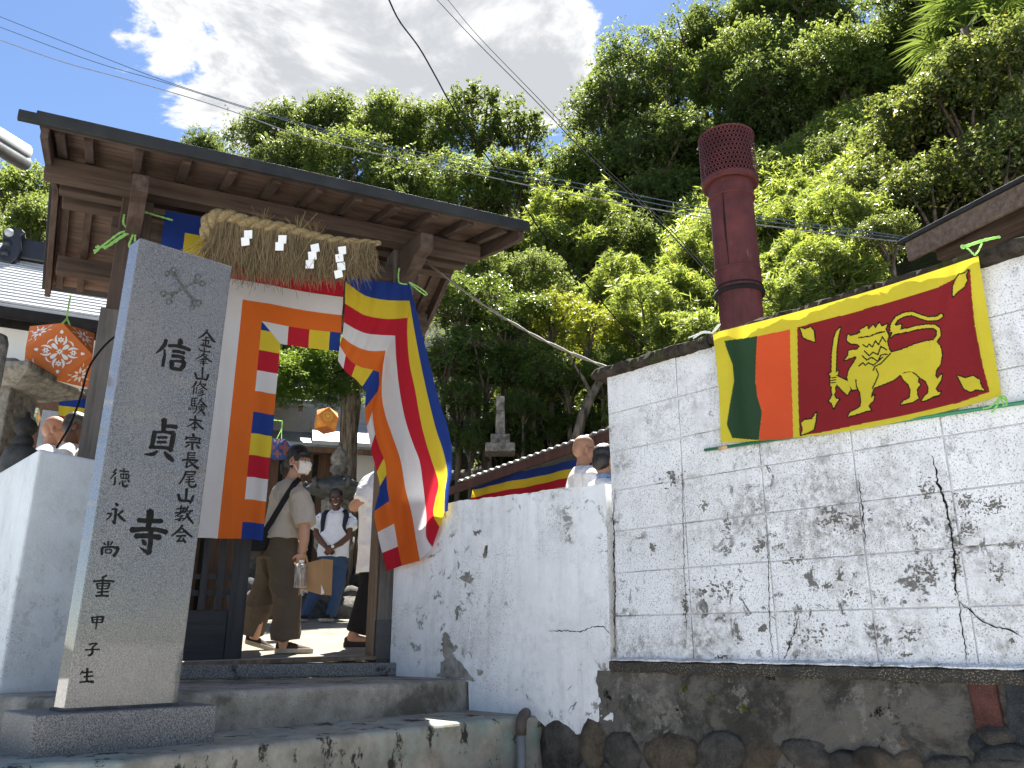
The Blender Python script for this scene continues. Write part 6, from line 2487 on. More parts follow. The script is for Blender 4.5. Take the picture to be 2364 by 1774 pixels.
# courtyard maple: furrowed trunk and hanging canopy
tt = thing('courtyard_tree', aty(805, 1290, 12.6), 'old tree with a furrowed pale trunk inside the courtyard', 'tree')
tb = Vector(tt.location)
m = MB()
rings = []
tpts = [(800, 1420, .22), (803, 1300, .19), (806, 1200, .155), (803, 1100, .135), (806, 1000, .135), (812, 930, .15), (800, 870, .16), (790, 820, .13)]
for (u, v, r_) in tpts:
    c0 = aty(u, v, 12.6)
    rings.append([c0 + Vector((math.cos(a) * r_ * (1 + .12 * math.sin(5 * a + v * .01) + .06 * math.sin(11 * a)), math.sin(a) * r_, 0)) for a in [2 * math.pi * i / 40 for i in range(40)]])
m.loft(rings)
t = NT('bark_pale', .9, .15)
n = t.noise(22, 6, .7, vs=(1, 1, .14))
t.color(t.mix(t.rng(n, .36, .62), (0.035, 0.026, 0.018), (0.25, 0.205, 0.155)))
t.bump(n, 1.0, .05)
m.build('trunk', 'bark_pale', tt, smooth=True)
for j, (u, v, y, r_) in enumerate(((660, 850, 11.0, .75), (760, 840, 11.6, .85), (840, 860, 12.2, .8), (620, 800, 12.5, .9), (720, 760, 12.6, .9), (680, 905, 10.6, .42), (625, 900, 10.9, .45), (755, 905, 11.2, .42))):
    c0 = aty(u, v, y)
    cm, tm = KINDS_['maple'][0]
    for part, nm in ((cm, 'crown'), (tm, 'limbs')):
        if nm == 'limbs' and j != 1:
            continue
        o = bpy.data.objects.new(nm, part)
        COL.objects.link(o)
        o.parent = tt
        o.location = c0 - tb
        o.scale = (r_, r_, r_ * .62)
        o.rotation_euler = (0, 0, j * 1.3)

# rocks and dark steps at the back of the courtyard
rr = random.Random(17)
rkr = thing('rock_pile', aty(710, 1425, 11.6), 'pile of dark mossy rocks at the foot of the stone lantern', 'rock pile')
for i in range(26):
    u = rr.uniform(560, 860)
    v = rr.uniform(1300, 1425)
    y = 13.0 - (v - 1300) / 125 * 1.5
    p = aty(u, v, y)
    r_ = rr.uniform(.14, .30)
    boulder(rkr, p, (1, 0, 0), (0, 1, 0), (0, 0, 1), (r_, r_ * .8, r_ * .8), rr.choice(['boulder_grey', 'boulder_slate']), i + 50, 'rock')

# stone bank below the shrubs
sb0 = thing('stone_bank', (0.5, 11.2, court(0, 11.2)), 'dark bank of stacked stones below the shrubs, right of the striped flag', 'stone bank')
for i in range(70):
    x = rr.uniform(-.9, 4.2)
    z = rr.uniform(1.8, 3.7)
    boulder(sb0, (x, 11.15 + (z - 1.8) * .22 - .06 * x, z), (1, 0, 0), (0, 1, 0), UZ, (rr.uniform(.18, .34), .2, rr.uniform(.13, .22)), rr.choice(['boulder_grey', 'boulder_slate', 'boulder_brown']), i + 90, 'bank_stone')
m = MB()
m.hexa([Vector((x, y, z)) for x in (-.9, 4.6) for (y, z0, z1) in ((11.3, 1.6, 3.6), (11.9, 1.6, 3.75)) for z in (z0, z1)])
m.build('earth_core', 'hill_soil', sb0)
# old stone post on the bank
sp = aty(1155, 1010, 10.9)
op = thing('old_stone_post', sp - Vector((0, 0, .1)), 'upright old stone post on the dark bank below the shrubs', 'stone post')
kq = 10.9 * .985 / FPX
zt_ = aty(1158, 918, 10.9).z
m = MB()
m.hexa([Vector((sp.x + a * w, sp.y + b * .09, z)) for a in (-1, 1) for b in (-1, 1) for (z, w) in ((sp.z - .02, 12 * kq), (zt_, 10 * kq))])
m.build('shaft', 'stone_weathered', op, bevel=.01)
m = MB()
m.box((sp.x, sp.y, sp.z - .05), (1, 0, 0), (0, 1, 0), UZ, (.13, .13, .07))
m.box((sp.x, sp.y, sp.z - .17), (1, 0, 0), (0, 1, 0), UZ, (.20, .18, .06))
m.build('base', 'stone_weathered', op, bevel=.012)
# leaning trunk at the corner of the block wall
q = [aty(u, v, y) for u, v, y in ((1332, 1010, 10.6), (1345, 960, 10.6), (1365, 915, 10.7), (1385, 880, 10.8), (1400, 840, 11))]
lt = thing('leaning_tree', q[0] - Vector((0, 0, .3)), 'bare leaning pale trunk beside the corner of the block wall', 'tree')
MB().tube([q[0] - Vector((.02, 0, .3))] + q, [.075, .07, .065, .065, .06, .05], 10).build('trunk', 'bark_pale', lt, smooth=True)
MB().tube([q[2], q[2] + Vector((-.1, 0, .25)), q[2] + Vector((-.28, .1, .6))], [.03, .025, .012], 7).build('branch', 'bark_pale', lt, smooth=True)

# ------------------------------------------------------------------ brown shed with a striped banner behind the plastered wall
sh0 = aty(1230, 1062, 8.6)
shed = thing('brown_shed', (sh0.x, sh0.y, court(sh0.x, 8.6)), 'dark brown shed with a bright metal roof edge behind the low wall', 'shed')
shx = Vector((math.sin(R(48)), -math.cos(R(48)), 0))
shn = Vector((-math.cos(R(48)), -math.sin(R(48)), 0))


def sh_on(u, v, t_=0):
    p = onpl(u, v, Vector((sh0.x, sh0.y, 0)) + shn * t_, shn)
    return (p - Vector((sh0.x, sh0.y, 0))).dot(shx), p.z


def SP(s, t_, z):
    p = Vector((sh0.x, sh0.y, 0)) + shx * s + shn * t_
    return Vector((p.x, p.y, z))


m_wood('shed_brown', 'z', (0.030, 0.014, 0.012), (0.075, 0.036, 0.030))
plain('zinc', (0.42, 0.41, 0.38), .4, .5, metallic=.35, var=.2)
(sa, za), (sb1, zb1) = sh_on(1042, 1120, .35), sh_on(1424, 985, .35)
for k in range(26):
    f0, f1 = k / 26, (k + 1) / 26
    if f0 < -.1:
        continue
    s0, s1 = sa + (sb1 + .6 - sa) * f0, sa + (sb1 + .6 - sa) * f1
    zq = lambda s: za + (zb1 - za) * (s - sa) / (sb1 - sa)
    m = MB()
    m.hexa([SP(s, -.12 + .0, z) for s in (s0 + .006, s1 - .006) for z in (1.6, zq((s0 + s1) / 2) - .03)] + [SP(s, -.145, z) for s in (s0 + .006, s1 - .006) for z in (1.6, zq((s0 + s1) / 2) - .03)])
    m.build('board', 'shed_brown', shed)
m = MB()
m.beam(SP(sa - .1, .33, zq(sa - .1) - .055), SP(sb1 + .6, .33, zq(sb1 + .6) - .055), .03, .085)
m.build('fascia', 'shed_brown', shed)
m = MB()
rings = []
for i in range(121):
    s = sa + .12 + (sb1 + .6 - sa - .12) * i / 120
    w_ = .010 * math.sin(i * 1.57)
    rings.append([SP(s, .37, zq(s) + .0 + w_), SP(s, .37, zq(s) + .012 + w_), SP(s, -.9, zq(s) + .24 + w_), SP(s, -.9, zq(s) + .228 + w_)])
m.loft(rings)
m.build('corrugated_roof', 'zinc', shed, smooth=False)
stripes('striped_banner', [SP(*(lambda q_: (q_[0], .2, q_[1]))(sh_on(1094, 1112, .2))), SP(*(lambda q_: (q_[0], .2, q_[1]))(sh_on(1480, 1030, .2))), SP(*(lambda q_: (q_[0], .2, q_[1]))(sh_on(1480, 1135, .2))), SP(*(lambda q_: (q_[0], .2, q_[1]))(sh_on(1070, 1205, .2)))],
        'striped banner along the brown shed behind the low wall', n=40)

# ------------------------------------------------------------------ wooden eave at the right
ev = Vector((math.sin(R(22)), -math.cos(R(22)), 0))
en = Vector((-math.cos(R(22)), -math.sin(R(22)), 0))
e0 = aty(2086, 568, 6.4)
eave = thing('house_eave', (e0.x, e0.y, 1.3), 'weathered wooden house eave over the right end of the block wall', 'building')


def EP(s, t_, z):
    p = Vector((e0.x, e0.y, 0)) + ev * s + en * t_
    return Vector((p.x, p.y, z))


def e_on(u, v, t_=0):
    p = onpl(u, v, Vector((e0.x, e0.y, 0)) + en * t_, en)
    return (p - Vector((e0.x, e0.y, 0))).dot(ev), p.z


s9, z9 = e_on(2364, 425)
sl9 = (z9 - e0.z) / s9
m_wood('eave_grey', 'g', (0.05, 0.036, 0.028), (0.17, 0.125, 0.095))
L9 = s9 + 2.0
for nm, t0, t1, d0, d1, s0, mt in (('roof_covering', .06, -1.6, .00, .035, 0, 'roof_sheet'), ('barge_board', .035, .0, -.17, -.002, .05, 'eave_grey'), ('soffit_board', -.002, -.6, -.06, -.03, .1, 'wood_n'), ('inner_rafter', -.12, -.2, -.2, -.062, .2, 'wood_n')):
    m = MB()
    m.hexa([EP(s, t_, e0.z + sl9 * s + d) for s in (s0, L9) for t_ in (t0, t1) for d in (d0, d1)])
    m.build(nm, mt, eave, bevel=.004)
m = MB()
m.hexa([EP(s, t_, z) for s in (.9, L9) for t_ in (-.5, -.6) for z in (1.3, e0.z + .1)])
m.build('wall', 'hall_brown', eave)

# ------------------------------------------------------------------ people
def m_skin(name, c):
    t = NT(name, .5, .35)
    t.color(t.mix(t.rng(t.noise(16, 4, .6), .3, .7), tuple(x * .88 for x in c), c))
    t.p.inputs['Subsurface Weight'].default_value = .12
    t.p.inputs['Subsurface Radius'].default_value = (.012, .004, .002)
    t.bump(t.noise(220, 3, .6), .08, .002)


def m_fabric(name, c, wr=.5, weave=300, var=.1):
    t = NT(name, .85, .12)
    t.color(t.mix(t.rng(t.noise(7, 4, .6), .3, .7), tuple(x * (1 - var) for x in c), c))
    f = t.noise(11, 3, .55, dist=1.2)
    t.bump(t.math('ADD', t.math('MULTIPLY', t.noise(weave, 2, .5), .15), f), wr, .035)


def m_hair(name, c):
    t = NT(name, .42, .5)
    n = t.noise(70, 4, .6, vs=(1, 1, .25))
    t.color(t.mix(t.rng(n, .35, .7), tuple(x * .5 for x in c), c))
    t.bump(n, .8, .01)


m_skin('skin_light', (0.50, 0.285, 0.185))
m_skin('skin_tan', (0.37, 0.20, 0.125))
m_skin('skin_brown', (0.115, 0.052, 0.030))
m_skin('skin_dark', (0.16, 0.075, 0.045))
m_hair('hair_black', (0.020, 0.016, 0.015))
m_hair('hair_dark', (0.030, 0.020, 0.016))
m_hair('hair_grey', (0.11, 0.10, 0.095))
m_fabric('shirt_beige', (0.47, 0.42, 0.355))
m_fabric('shirt_white', (0.74, 0.74, 0.76))
m_fabric('shirt_knit', (0.74, 0.74, 0.76), .6, 90)
m_fabric('trousers_brown', (0.105, 0.082, 0.060), .7)
m_fabric('jeans_blue', (0.045, 0.075, 0.135), .6)
m_fabric('trousers_black', (0.014, 0.014, 0.016), .5)
m_fabric('trousers_grey', (0.06, 0.06, 0.065), .5)
plain('mask_white', (0.74, 0.71, 0.66), .85, .1, var=.04)
plain('shoe_brown', (0.055, 0.035, 0.032), .8, .2, var=.2)
plain('shoe_dark', (0.022, 0.02, 0.02), .7, .2, var=.3)
plain('shoe_sole', (0.42, 0.37, 0.29), .8, .2, var=.15)
plain('strap_black', (0.010, 0.010, 0.012), .7, .2)
plain('strap_navy', (0.018, 0.022, 0.035), .8, .2)
plain('bag_olive', (0.075, 0.070, 0.058), .8, .2)
plain('kraft_paper', (0.40, 0.235, 0.115), .8, .15, var=.08, bump=.15, bscale=20)
plain('glasses_frame', (0.10, 0.06, 0.05), .3, .5)
plain('glasses_black', (0.012, 0.012, 0.013), .3, .5)
plain('eye_white', (0.72, 0.70, 0.67), .3, .4, var=.02)
plain('eye_dark', (0.015, 0.010, 0.008), .2, .5)
plain('teeth', (0.80, 0.77, 0.70), .3, .4, var=.02)
plain('ear_shade', (0.26, 0.10, 0.08), .5, .3)
plain('watch_face', (0.72, 0.68, 0.55), .3, .5, var=.05)
t = NT('bottle_clear', .06, .5)
t.p.inputs['Transmission Weight'].default_value = .92
t.p.inputs['IOR'].default_value = 1.25
t.color((0.93, 0.96, 0.97))


def remeshed(mb, name, mat, parent, voxel, smooth_it=4, fac=.5, fold=0.0, ff=22.0):
    o = mb.build(name, mat, parent)
    r = o.modifiers.new('remesh', 'REMESH')
    r.mode = 'VOXEL'
    r.voxel_size = voxel
    r.use_smooth_shade = True
    if smooth_it:
        s_ = o.modifiers.new('smooth', 'SMOOTH')
        s_.iterations = smooth_it
        s_.factor = fac
    dg = bpy.context.evaluated_depsgraph_get()
    me_ = bpy.data.meshes.new_from_object(o.evaluated_get(dg))
    old = o.data
    o.modifiers.clear()
    o.data = me_
    bpy.data.meshes.remove(old)
    if fold:
        n_ = len(me_.vertices)
        co = np.zeros(n_ * 3, np.float32)
        me_.vertices.foreach_get('co', co)
        co = co.reshape(-1, 3)
        nr = np.zeros(n_ * 3, np.float32)
        me_.vertex_normals.foreach_get('vector', nr)
        nr = nr.reshape(-1, 3)
        q_ = co * ff
        a_ = q_[:, 2] * .8 + .9 * q_[:, 0] + 1.4 * np.sin(q_[:, 0] * .5 + q_[:, 1] * .6 - q_[:, 2] * .35)
        b_ = q_[:, 2] * 1.1 - .7 * q_[:, 1] + 1.6 * np.sin(q_[:, 0] * .4 - q_[:, 2] * .3 + 2)
        k_ = (1 - np.abs(np.sin(a_ * .5))) ** 2.2 * (.5 + .5 * np.sin(q_[:, 2] * .33 + q_[:, 0] * .5)) + .8 * (1 - np.abs(np.sin(b_ * .5 + 1))) ** 2.2 * (.5 + .5 * np.sin(q_[:, 1] * .6 - q_[:, 2] * .21 + 1))
        co = co + nr * (fold * (k_ - .35))[:, None]
        me_.vertices.foreach_set('co', co.astype(np.float32).ravel())
        me_.update()
    me_.polygons.foreach_set('use_smooth', [True] * len(me_.polygons))
    return o


class Frame:
    """head frame: e1 to the person's right, e2 forward, e3 up"""

    def __init__(self, c, az, pitch=0.0, roll=0.0, k=1.0):
        f = Vector((math.sin(az), math.cos(az), 0))
        r_ = Vector((f.y, -f.x, 0))
        M = Matrix.Rotation(pitch, 3, r_) @ Matrix.Rotation(roll, 3, f)
        self.e1, self.e2, self.e3 = M @ r_, M @ f, M @ Vector((0, 0, 1))
        self.c, self.k = Vector(c), k
        self.m = Matrix((self.e1, self.e2, self.e3)).transposed()

    def p(self, x, y, z):
        return self.c + (self.e1 * x + self.e2 * y + self.e3 * z) * self.k

    def ell(self, mb, c, r, seg=18, rings=12):
        mb.ellip(self.p(*c), [a * self.k for a in r], seg, rings, self.m)


def head_shapes(mb, F, jaw=1.0):
    for c, r in (((0, -.012, .035), (.074, .094, .086)), ((0, .026, -.035), (.061 * jaw, .066, .078)), ((0, .034, -.078), (.044 * jaw, .048, .036)), ((0, .099, -.034), (.015, .018, .013)),
                 ((0, .092, -.015), (.010, .012, .026)), ((0, .076, .012), (.050, .020, .014)), ((0, .086, -.070), (.026, .010, .008)), ((0, .083, -.082), (.022, .010, .008)), ((0, .076, -.100), (.020, .016, .014)),
                 ((.035, .066, -.032), (.024, .020, .020)), ((-.035, .066, -.032), (.024, .020, .020)), ((.078, -.008, -.018), (.012, .022, .034)), ((-.078, -.008, -.018), (.012, .022, .034)), ((0, -.055, .0), (.066, .058, .075))):
        F.ell(mb, c, r)


def eyes(F, parent, smile=False):
    m = MB()
    for sx in (-1, 1):
        F.ell(m, (sx * .0885, -.003, -.017), (.003, .009, .015), 8, 6)
    m.build('ear_shadow', 'ear_shade', parent, smooth=True)  # dark red discs paint the shade inside the ears
    m = MB()
    for sx in (-1, 1):
        F.ell(m, (sx * .031, .0835, -.008), (.0125, .007, .006), 10, 6)
    m.build('eye_white', 'eye_white', parent, smooth=True)
    m = MB()
    for sx in (-1, 1):
        F.ell(m, (sx * .031, .0885, -.008), (.006, .004, .006), 8, 6)
    m.build('iris', 'eye_dark', parent, smooth=True)
    m = MB()
    for sx in (-1, 1):
        m.tube([F.p(sx * .014, .094, .014), F.p(sx * .032, .093, .020), F.p(sx * .050, .080, .012)], [.003, .004, .002], 6)
    m.build('eyebrow', 'hair_black', parent, smooth=True)
    if smile:
        m = MB()
        m.tube([F.p(-.026, .081, -.066), F.p(-.013, .095, -.075), F.p(0, .099, -.078), F.p(.013, .095, -.075), F.p(.026, .081, -.066)], [.003, .0065, .0075, .0065, .003], 8, flat=.8)
        m.build('teeth', 'teeth', parent, smooth=True)


def glasses(F, parent, mat, r=.022, shape=1.0, temple=True):
    m = MB()
    for sx in (-1, 1):
        pts = [F.p(sx * .034 + r * shape * math.cos(a), .108 - abs(.034 * sx + r * math.cos(a)) * .12, -.008 + r * math.sin(a) * (.8 if shape > 1 else 1)) for a in [2 * math.pi * i / 20 for i in range(21)]]
        m.tube(pts, .0018 * F.k, 6, caps=False)
        if temple:
            m.tube([F.p(sx * (.034 + r * shape), .100, -.004), F.p(sx * .072, .06, .0), F.p(sx * .080, -.005, -.002)], .0018 * F.k, 6)
    m.tube([F.p(-.013, .108, -.006), F.p(0, .112, -.002), F.p(.013, .108, -.006)], .0018 * F.k, 6)
    return m.build('glasses', mat, parent, smooth=True)


def hand(mb, wrist, d, nrm, sgn, curl=.5, k=1.0):
    """palm with four unequal bent fingers and a thumb leaving the side of the palm; nrm points out of the palm"""
    d = Vector(d).normalized()
    nrm = (Vector(nrm) - d * Vector(nrm).dot(d)).normalized()
    sd_ = d.cross(nrm) * sgn
    w = Vector(wrist)
    M = Matrix((sd_, d, nrm)).transposed()
    mb.ellip(w + d * .045 * k, (.040 * k, .052 * k, .017 * k), 12, 8, M)
    for i, (off, ln) in enumerate(((-.027, .062), (-.009, .072), (.010, .068), (.027, .054))):
        p = w + d * .082 * k + sd_ * off * k
        dirv = d
        pts = [p - d * .03 * k, p]
        for s_ in (.44, .32, .24):
            ax = sd_ * sgn
            dirv = (Matrix.Rotation(curl * (.9 if s_ > .4 else 1.1) * sgn, 3, ax) @ dirv)
            if dirv.dot(nrm) < -.2 and s_ > .4:
                dirv = (d + nrm * curl).normalized()
            p = p + dirv * ln * s_ * k
            pts.append(p)
        mb.tube(pts, [.0095 * k, .0092 * k, .0085 * k, .008 * k, .0068 * k], 8)
    b = w + d * .022 * k - sd_ * .030 * k
    mb.tube([b, b + (d * .6 - sd_ * .6 + nrm * .5).normalized() * .030 * k, b + (d * .9 - sd_ * .45 + nrm * .8).normalized() * .062 * k], [.012 * k, .0105 * k, .0085 * k], 8)


def ring(c, ax, ay, rx, ry, n=24, sq=.85):
    out = []
    for i in range(n):
        a = 2 * math.pi * i / n
        ca, sa = math.cos(a), math.sin(a)
        out.append(Vector(c) + Vector(ax) * (math.copysign(abs(ca) ** sq, ca) * rx) + Vector(ay) * (math.copysign(abs(sa) ** sq, sa) * ry))
    return out


def shoe(parent, heel, toe_dir, ln, upper, sole, name='shoe', w=.045):
    d = Vector(toe_dir).normalized()
    s_ = d.cross(UZ).normalized()
    h = Vector(heel)
    m = MB()
    rings = []
    for f, wd_, ht in ((0, .6, .06), (.08, .85, .075), (.25, .9, .078), (.45, .95, .066), (.7, 1.05, .046), (.9, .9, .034), (1.0, .45, .022)):
        c = h + d * ln * f
        rings.append([c + s_ * (wd_ * w * math.cos(a)) + UZ * (.012 + max(0, math.sin(a)) * ht) for a in [2 * math.pi * i / 14 for i in range(14)]])
    m.loft(rings)
    so_ = m.build(name, upper, parent, smooth=True)
    m = MB()
    rings = []
    for f, wd_ in ((-.02, .5), (.05, .95), (.3, .95), (.7, 1.12), (.92, .95), (1.03, .4)):
        c = h + d * ln * f
        rings.append([c + s_ * (wd_ * w * 1.05 * x) + UZ * z for x, z in ((-1, 0), (1, 0), (1, .034), (-1, .034))])
    m.loft(rings)
    m.build('sole', sole, so_, bevel=.004)
    if upper == 'shoe_brown':
        m = MB()
        for i in range(4):
            c = h + d * ln * (.40 + .09 * i) + UZ * (.080 - .009 * i)
            m.tube([c - s_ * .022, c + UZ * .004, c + s_ * .022], .003, 5)
        m.build('lace', 'shoe_sole', so_, smooth=True)
    return so_


def gz(p):
    return court(p.x, p.y)


# ---- woman with face mask walking in the gate
Y0 = 6.56
J = lambda u, v, y=Y0: aty(u, v, y)
wp = J(655, 1505)
wom = thing('person', (wp.x, wp.y, gz(wp)), 'person in a beige top and face mask carrying a bottle, turning to look back', 'person')
F = Frame(J(690, 1064, 6.56), math.atan2(.92, -.40), pitch=-.05)
sk = MB()
head_shapes(sk, F)
sk.tube([J(684, 1085), J(676, 1105, 6.57), J(668, 1125, 6.6)], [.050, .052, .075], 14)
shR, elR, wrR = J(694, 1140, 6.46), J(703, 1222, 6.42), J(699, 1276, 6.44)
sk.tube([J(680, 1128, 6.5), shR, elR, J(702, 1250, 6.42), wrR], [.05, .050, .042, .038, .026], 14)
hand(sk, wrR, J(693, 1300, 6.46) - wrR, Vector((-.5, .6, .1)), 1, .85)
shL, elL, wrL = J(640, 1135, 6.78), J(650, 1215, 6.85), J(675, 1250, 6.9)
sk.tube([J(655, 1125, 6.7), shL, elL, wrL], [.05, .048, .04, .026], 12)
hand(sk, wrL, Vector((.6, .2, -.3)), Vector((0, -.5, -1)), -1, .6)
sk.tube([J(668, 1125, 6.6), J(655, 1180, 6.6), J(645, 1250, 6.6)], [.07, .085, .085], 16)
sk.tube([J(655, 1470, 6.55), J(654, 1500, 6.55)], [.038, .042], 12)
sk.tube([J(655, 1250, 6.55), J(655, 1480, 6.55)], [.09, .04], 12)
sk.tube([J(640, 1250, 6.66), J(612, 1380, 6.68), J(586, 1475, 6.74)], [.09, .06, .038], 12)
remeshed(sk, 'body', 'skin_light', wom, .006, 2)
# hair
m = MB()
F.ell(m, (0, -.020, .052), (.083, .100, .083))
F.ell(m, (0, -.050, .005), (.080, .072, .080))
F.ell(m, (0, .046, .050), (.070, .050, .040))
for sx in (-1, 1):
    F.ell(m, (sx * .066, .030, .022), (.014, .030, .040))
F.ell(m, (0, -.100, -.030), (.040, .036, .045))
m.tube([F.p(0, -.115, -.02), F.p(.005, -.150, -.045), F.p(.01, -.145, -.09), F.p(.0, -.13, -.115)], [.030, .026, .018, .006], 10)
remeshed(m, 'hair', 'hair_black', wom, .006, 3)
m = MB()
rr = random.Random(4)
for i in range(46):
    a = rr.uniform(-1, 1)
    p = F.p(a * .03, -.13 + rr.uniform(-.01, .02), -.03 + rr.uniform(-.04, .05))
    d = F.e2 * rr.uniform(-.6, -.1) + F.e3 * rr.uniform(-1.0, .5) + F.e1 * rr.uniform(-.5, .5)
    m.tube([p, p + d * .025, p + d * .05 + Vector((0, 0, -.012))], [.0014, .0012, .0007], 4, caps=False)
for i in range(60):
    a = rr.uniform(-1.2, 1.2)
    p = F.p(.066 * math.sin(a), .080 * math.cos(a) + .01, .052 + rr.uniform(-.01, .012))
    m.tube([p, p + F.e2 * .008 - F.e3 * .018, p + F.e2 * .006 - F.e3 * rr.uniform(.03, .046)], [.002, .0018, .0008], 4, caps=False)
m.build('hair_strands', 'hair_dark', wom, smooth=True)
eyes(F, wom)
glasses(F, wom, 'glasses_frame', .0225)
m = MB()


def mask_pt(a, b):
    th = R(-68 + 136 * a)
    z = -.112 + .098 * b
    bulge = .012 * math.sin(math.pi * b) + .004 * math.sin(b * 18)
    wdt = .070 - .016 * (1 - b) ** 2
    return F.p(wdt * math.sin(th), .028 + (.078 + bulge + (.012 * math.exp(-((a - .5) / .12) ** 2) * b)) * math.cos(th) - .018 * (1 - b) ** 2, z)


m.grid(22, 16, mask_pt)
mo = m.build('face_mask', 'mask_white', wom, smooth=True, fixn=False)
sm = mo.modifiers.new('thick', 'SOLIDIFY')
sm.thickness = .002
m = MB()
for sx in (0, 1):
    for b, zo in ((.96, .008), (.08, -.035)):
        m.tube([mask_pt(sx, b), F.p((.5 if 0 else (1 if sx else -1)) * .074, .02, -.03 + zo * .4), F.p((1 if sx else -1) * .084, -.018, -.012 + zo)], .0022, 5)
m.build('ear_loop', 'mask_white', mo, smooth=True)
# top and trousers
az_t = math.atan2(.80, .60)
fx_ = Vector((math.sin(az_t), math.cos(az_t), 0))
rx_ = Vector((fx_.y, -fx_.x, 0))
m = MB()
rings = []
for (u, v, y, a, b) in ((676, 1106, 6.585, .062, .066), (670, 1116, 6.59, .13, .085), (664, 1132, 6.60, .185, .105), (660, 1160, 6.60, .188, .122), (656, 1195, 6.60, .180, .128), (651, 1225, 6.60, .185, .135), (648, 1246, 6.60, .192, .142)):
    rings.append(ring(J(u, v, y), rx_, fx_, a, b))
m.loft(rings)
m.tube([J(676, 1132, 6.53), J(693, 1150, 6.455), J(702, 1185, 6.43), J(706, 1212, 6.42)], [.075, .088, .090, .088], 16)
m.tube([J(652, 1130, 6.7), J(642, 1150, 6.77), J(644, 1200, 6.84)], [.07, .08, .08], 14)
so_ = remeshed(m, 'blouse', 'shirt_beige', wom, .008, 2, fold=.014)
m = MB()
rings = []
for (u, v, y, a, b) in ((650, 1238, 6.60, .155, .115), (650, 1262, 6.60, .172, .135), (648, 1290, 6.60, .178, .145)):
    rings.append(ring(J(u, v, y), rx_, fx_, a, b))
m.loft(rings)
m.tube([J(654, 1275, 6.56), J(660, 1330, 6.54), J(663, 1400, 6.53), J(659, 1478, 6.53)], [.135, .122, .110, .112], 18)
m.tube([J(632, 1278, 6.66), J(620, 1330, 6.68), J(603, 1380, 6.70), J(590, 1425, 6.74), J(580, 1462, 6.78)], [.125, .105, .104, .106, .104], 18)
remeshed(m, 'trousers', 'trousers_brown', wom, .008, 2, fold=.022, ff=17)
hl = J(636, 1504, 6.55)
shoe(wom, Vector((hl.x, hl.y, gz(hl) + .002)), Vector((1, .12, 0)), .27, 'shoe_brown', 'shoe_sole')
hl = J(560, 1488, 6.80)
shoe(wom, Vector((hl.x + .02, hl.y, gz(hl) + .05)), Vector((.75, .2, -.22)), .24, 'shoe_brown', 'shoe_sole')
# shoulder bag
sbag = thing('shoulder_bag', J(600, 1270, 6.5), 'black and olive shoulder bag on the back of the person in beige', 'bag')
m = MB()
q = [(692, 1106, 6.48), (680, 1117, 6.43), (662, 1145, 6.415), (644, 1175, 6.41), (626, 1205, 6.415), (606, 1235, 6.44)]
P4 = [J(*p) for p in q]
Lp, Rp = [], []
for i, p in enumerate(P4):
    d = (P4[min(i + 1, 5)] - P4[max(i - 1, 0)]).normalized()
    s_ = d.cross((p - EYE).normalized()).normalized() * .022
    Lp.append(p + s_)
    Rp.append(p - s_)
m.add(Lp + Rp, [(i, i + 1, 7 + i, 6 + i) for i in range(5)])
st_o = m.build('strap', 'strap_black', sbag, fixn=False)
sm = st_o.modifiers.new('thick', 'SOLIDIFY')
sm.thickness = .004
m = MB()
m.loft([ring(J(u, v, 6.50), (1, .25, 0), (-.25, 1, 0), a, .055, 16, .7) for u, v, a in ((604, 1225, .03), (601, 1236, .085), (595, 1250, .100), (590, 1268, .090), (588, 1274, .05))])
m.build('pouch', 'strap_black', sbag, smooth=True)
m = MB()
m.loft([ring(J(u, v, 6.50), (1, .25, 0), (-.25, 1, 0), a, .045, 16, .7) for u, v, a in ((590, 1264, .085), (584, 1275, .075), (577, 1288, .04))])
m.build('flap', 'bag_olive', sbag, smooth=True)
# paper bag and bottle
pbag = thing('paper_bag', J(720, 1370, 6.42), 'brown paper bag hanging from the hand of the person in beige', 'bag')
c4 = [J(*p) for p in ((700, 1302, 6.46), (745, 1290, 6.40), (741, 1374, 6.40), (694, 1360, 6.46))]
bk = Vector((.06, .10, 0))
m = MB()
m.hexa([c4[3], c4[0], c4[3] + bk, c4[0] + bk, c4[2], c4[1], c4[2] + bk, c4[1] + bk])
m.build('body', 'kraft_paper', pbag, bevel=.004)
m = MB()
ribbon(m, [(700, 1303), (696, 1285), (703, 1278), (708, 1290), (710, 1300)], lambda u, v: aty(u, v, 6.44), .009)
m.build('handle', 'kraft_paper', pbag, fixn=False)
m = MB()
a_, b_, c_ = J(741, 1374, 6.395), J(749, 1370, 6.41), J(742, 1350, 6.395)
m.add([a_, b_, c_], [(0, 1, 2)])
m.build('torn_corner', 'lantern_white', pbag, fixn=False)
btl = thing('water_bottle', J(694, 1358, 6.38), 'clear square water bottle held by the person in beige', 'bottle')
p0, p1 = J(693, 1357, 6.38), J(696, 1300, 6.38)
m = MB()
ax_ = (p1 - p0).normalized()
bx1 = Vector((1, 0, 0)) - ax_ * ax_.x
bx1.normalize()
by1 = ax_.cross(bx1)
ln_ = (p1 - p0).length
m.loft([ring(p0 + ax_ * ln_ * f, bx1, by1, r_, r_, 24, .45) for f, r_ in ((0, .040), (.02, .043), (.84, .043), (.93, .038), (1.0, .020))])
m.build('body', 'bottle_clear', btl, smooth=True)
MB().tube([p0 + ax_ * ln_ * .995, p0 + ax_ * (ln_ + .02)], .019, 14).build('cap', 'lantern_white', btl)

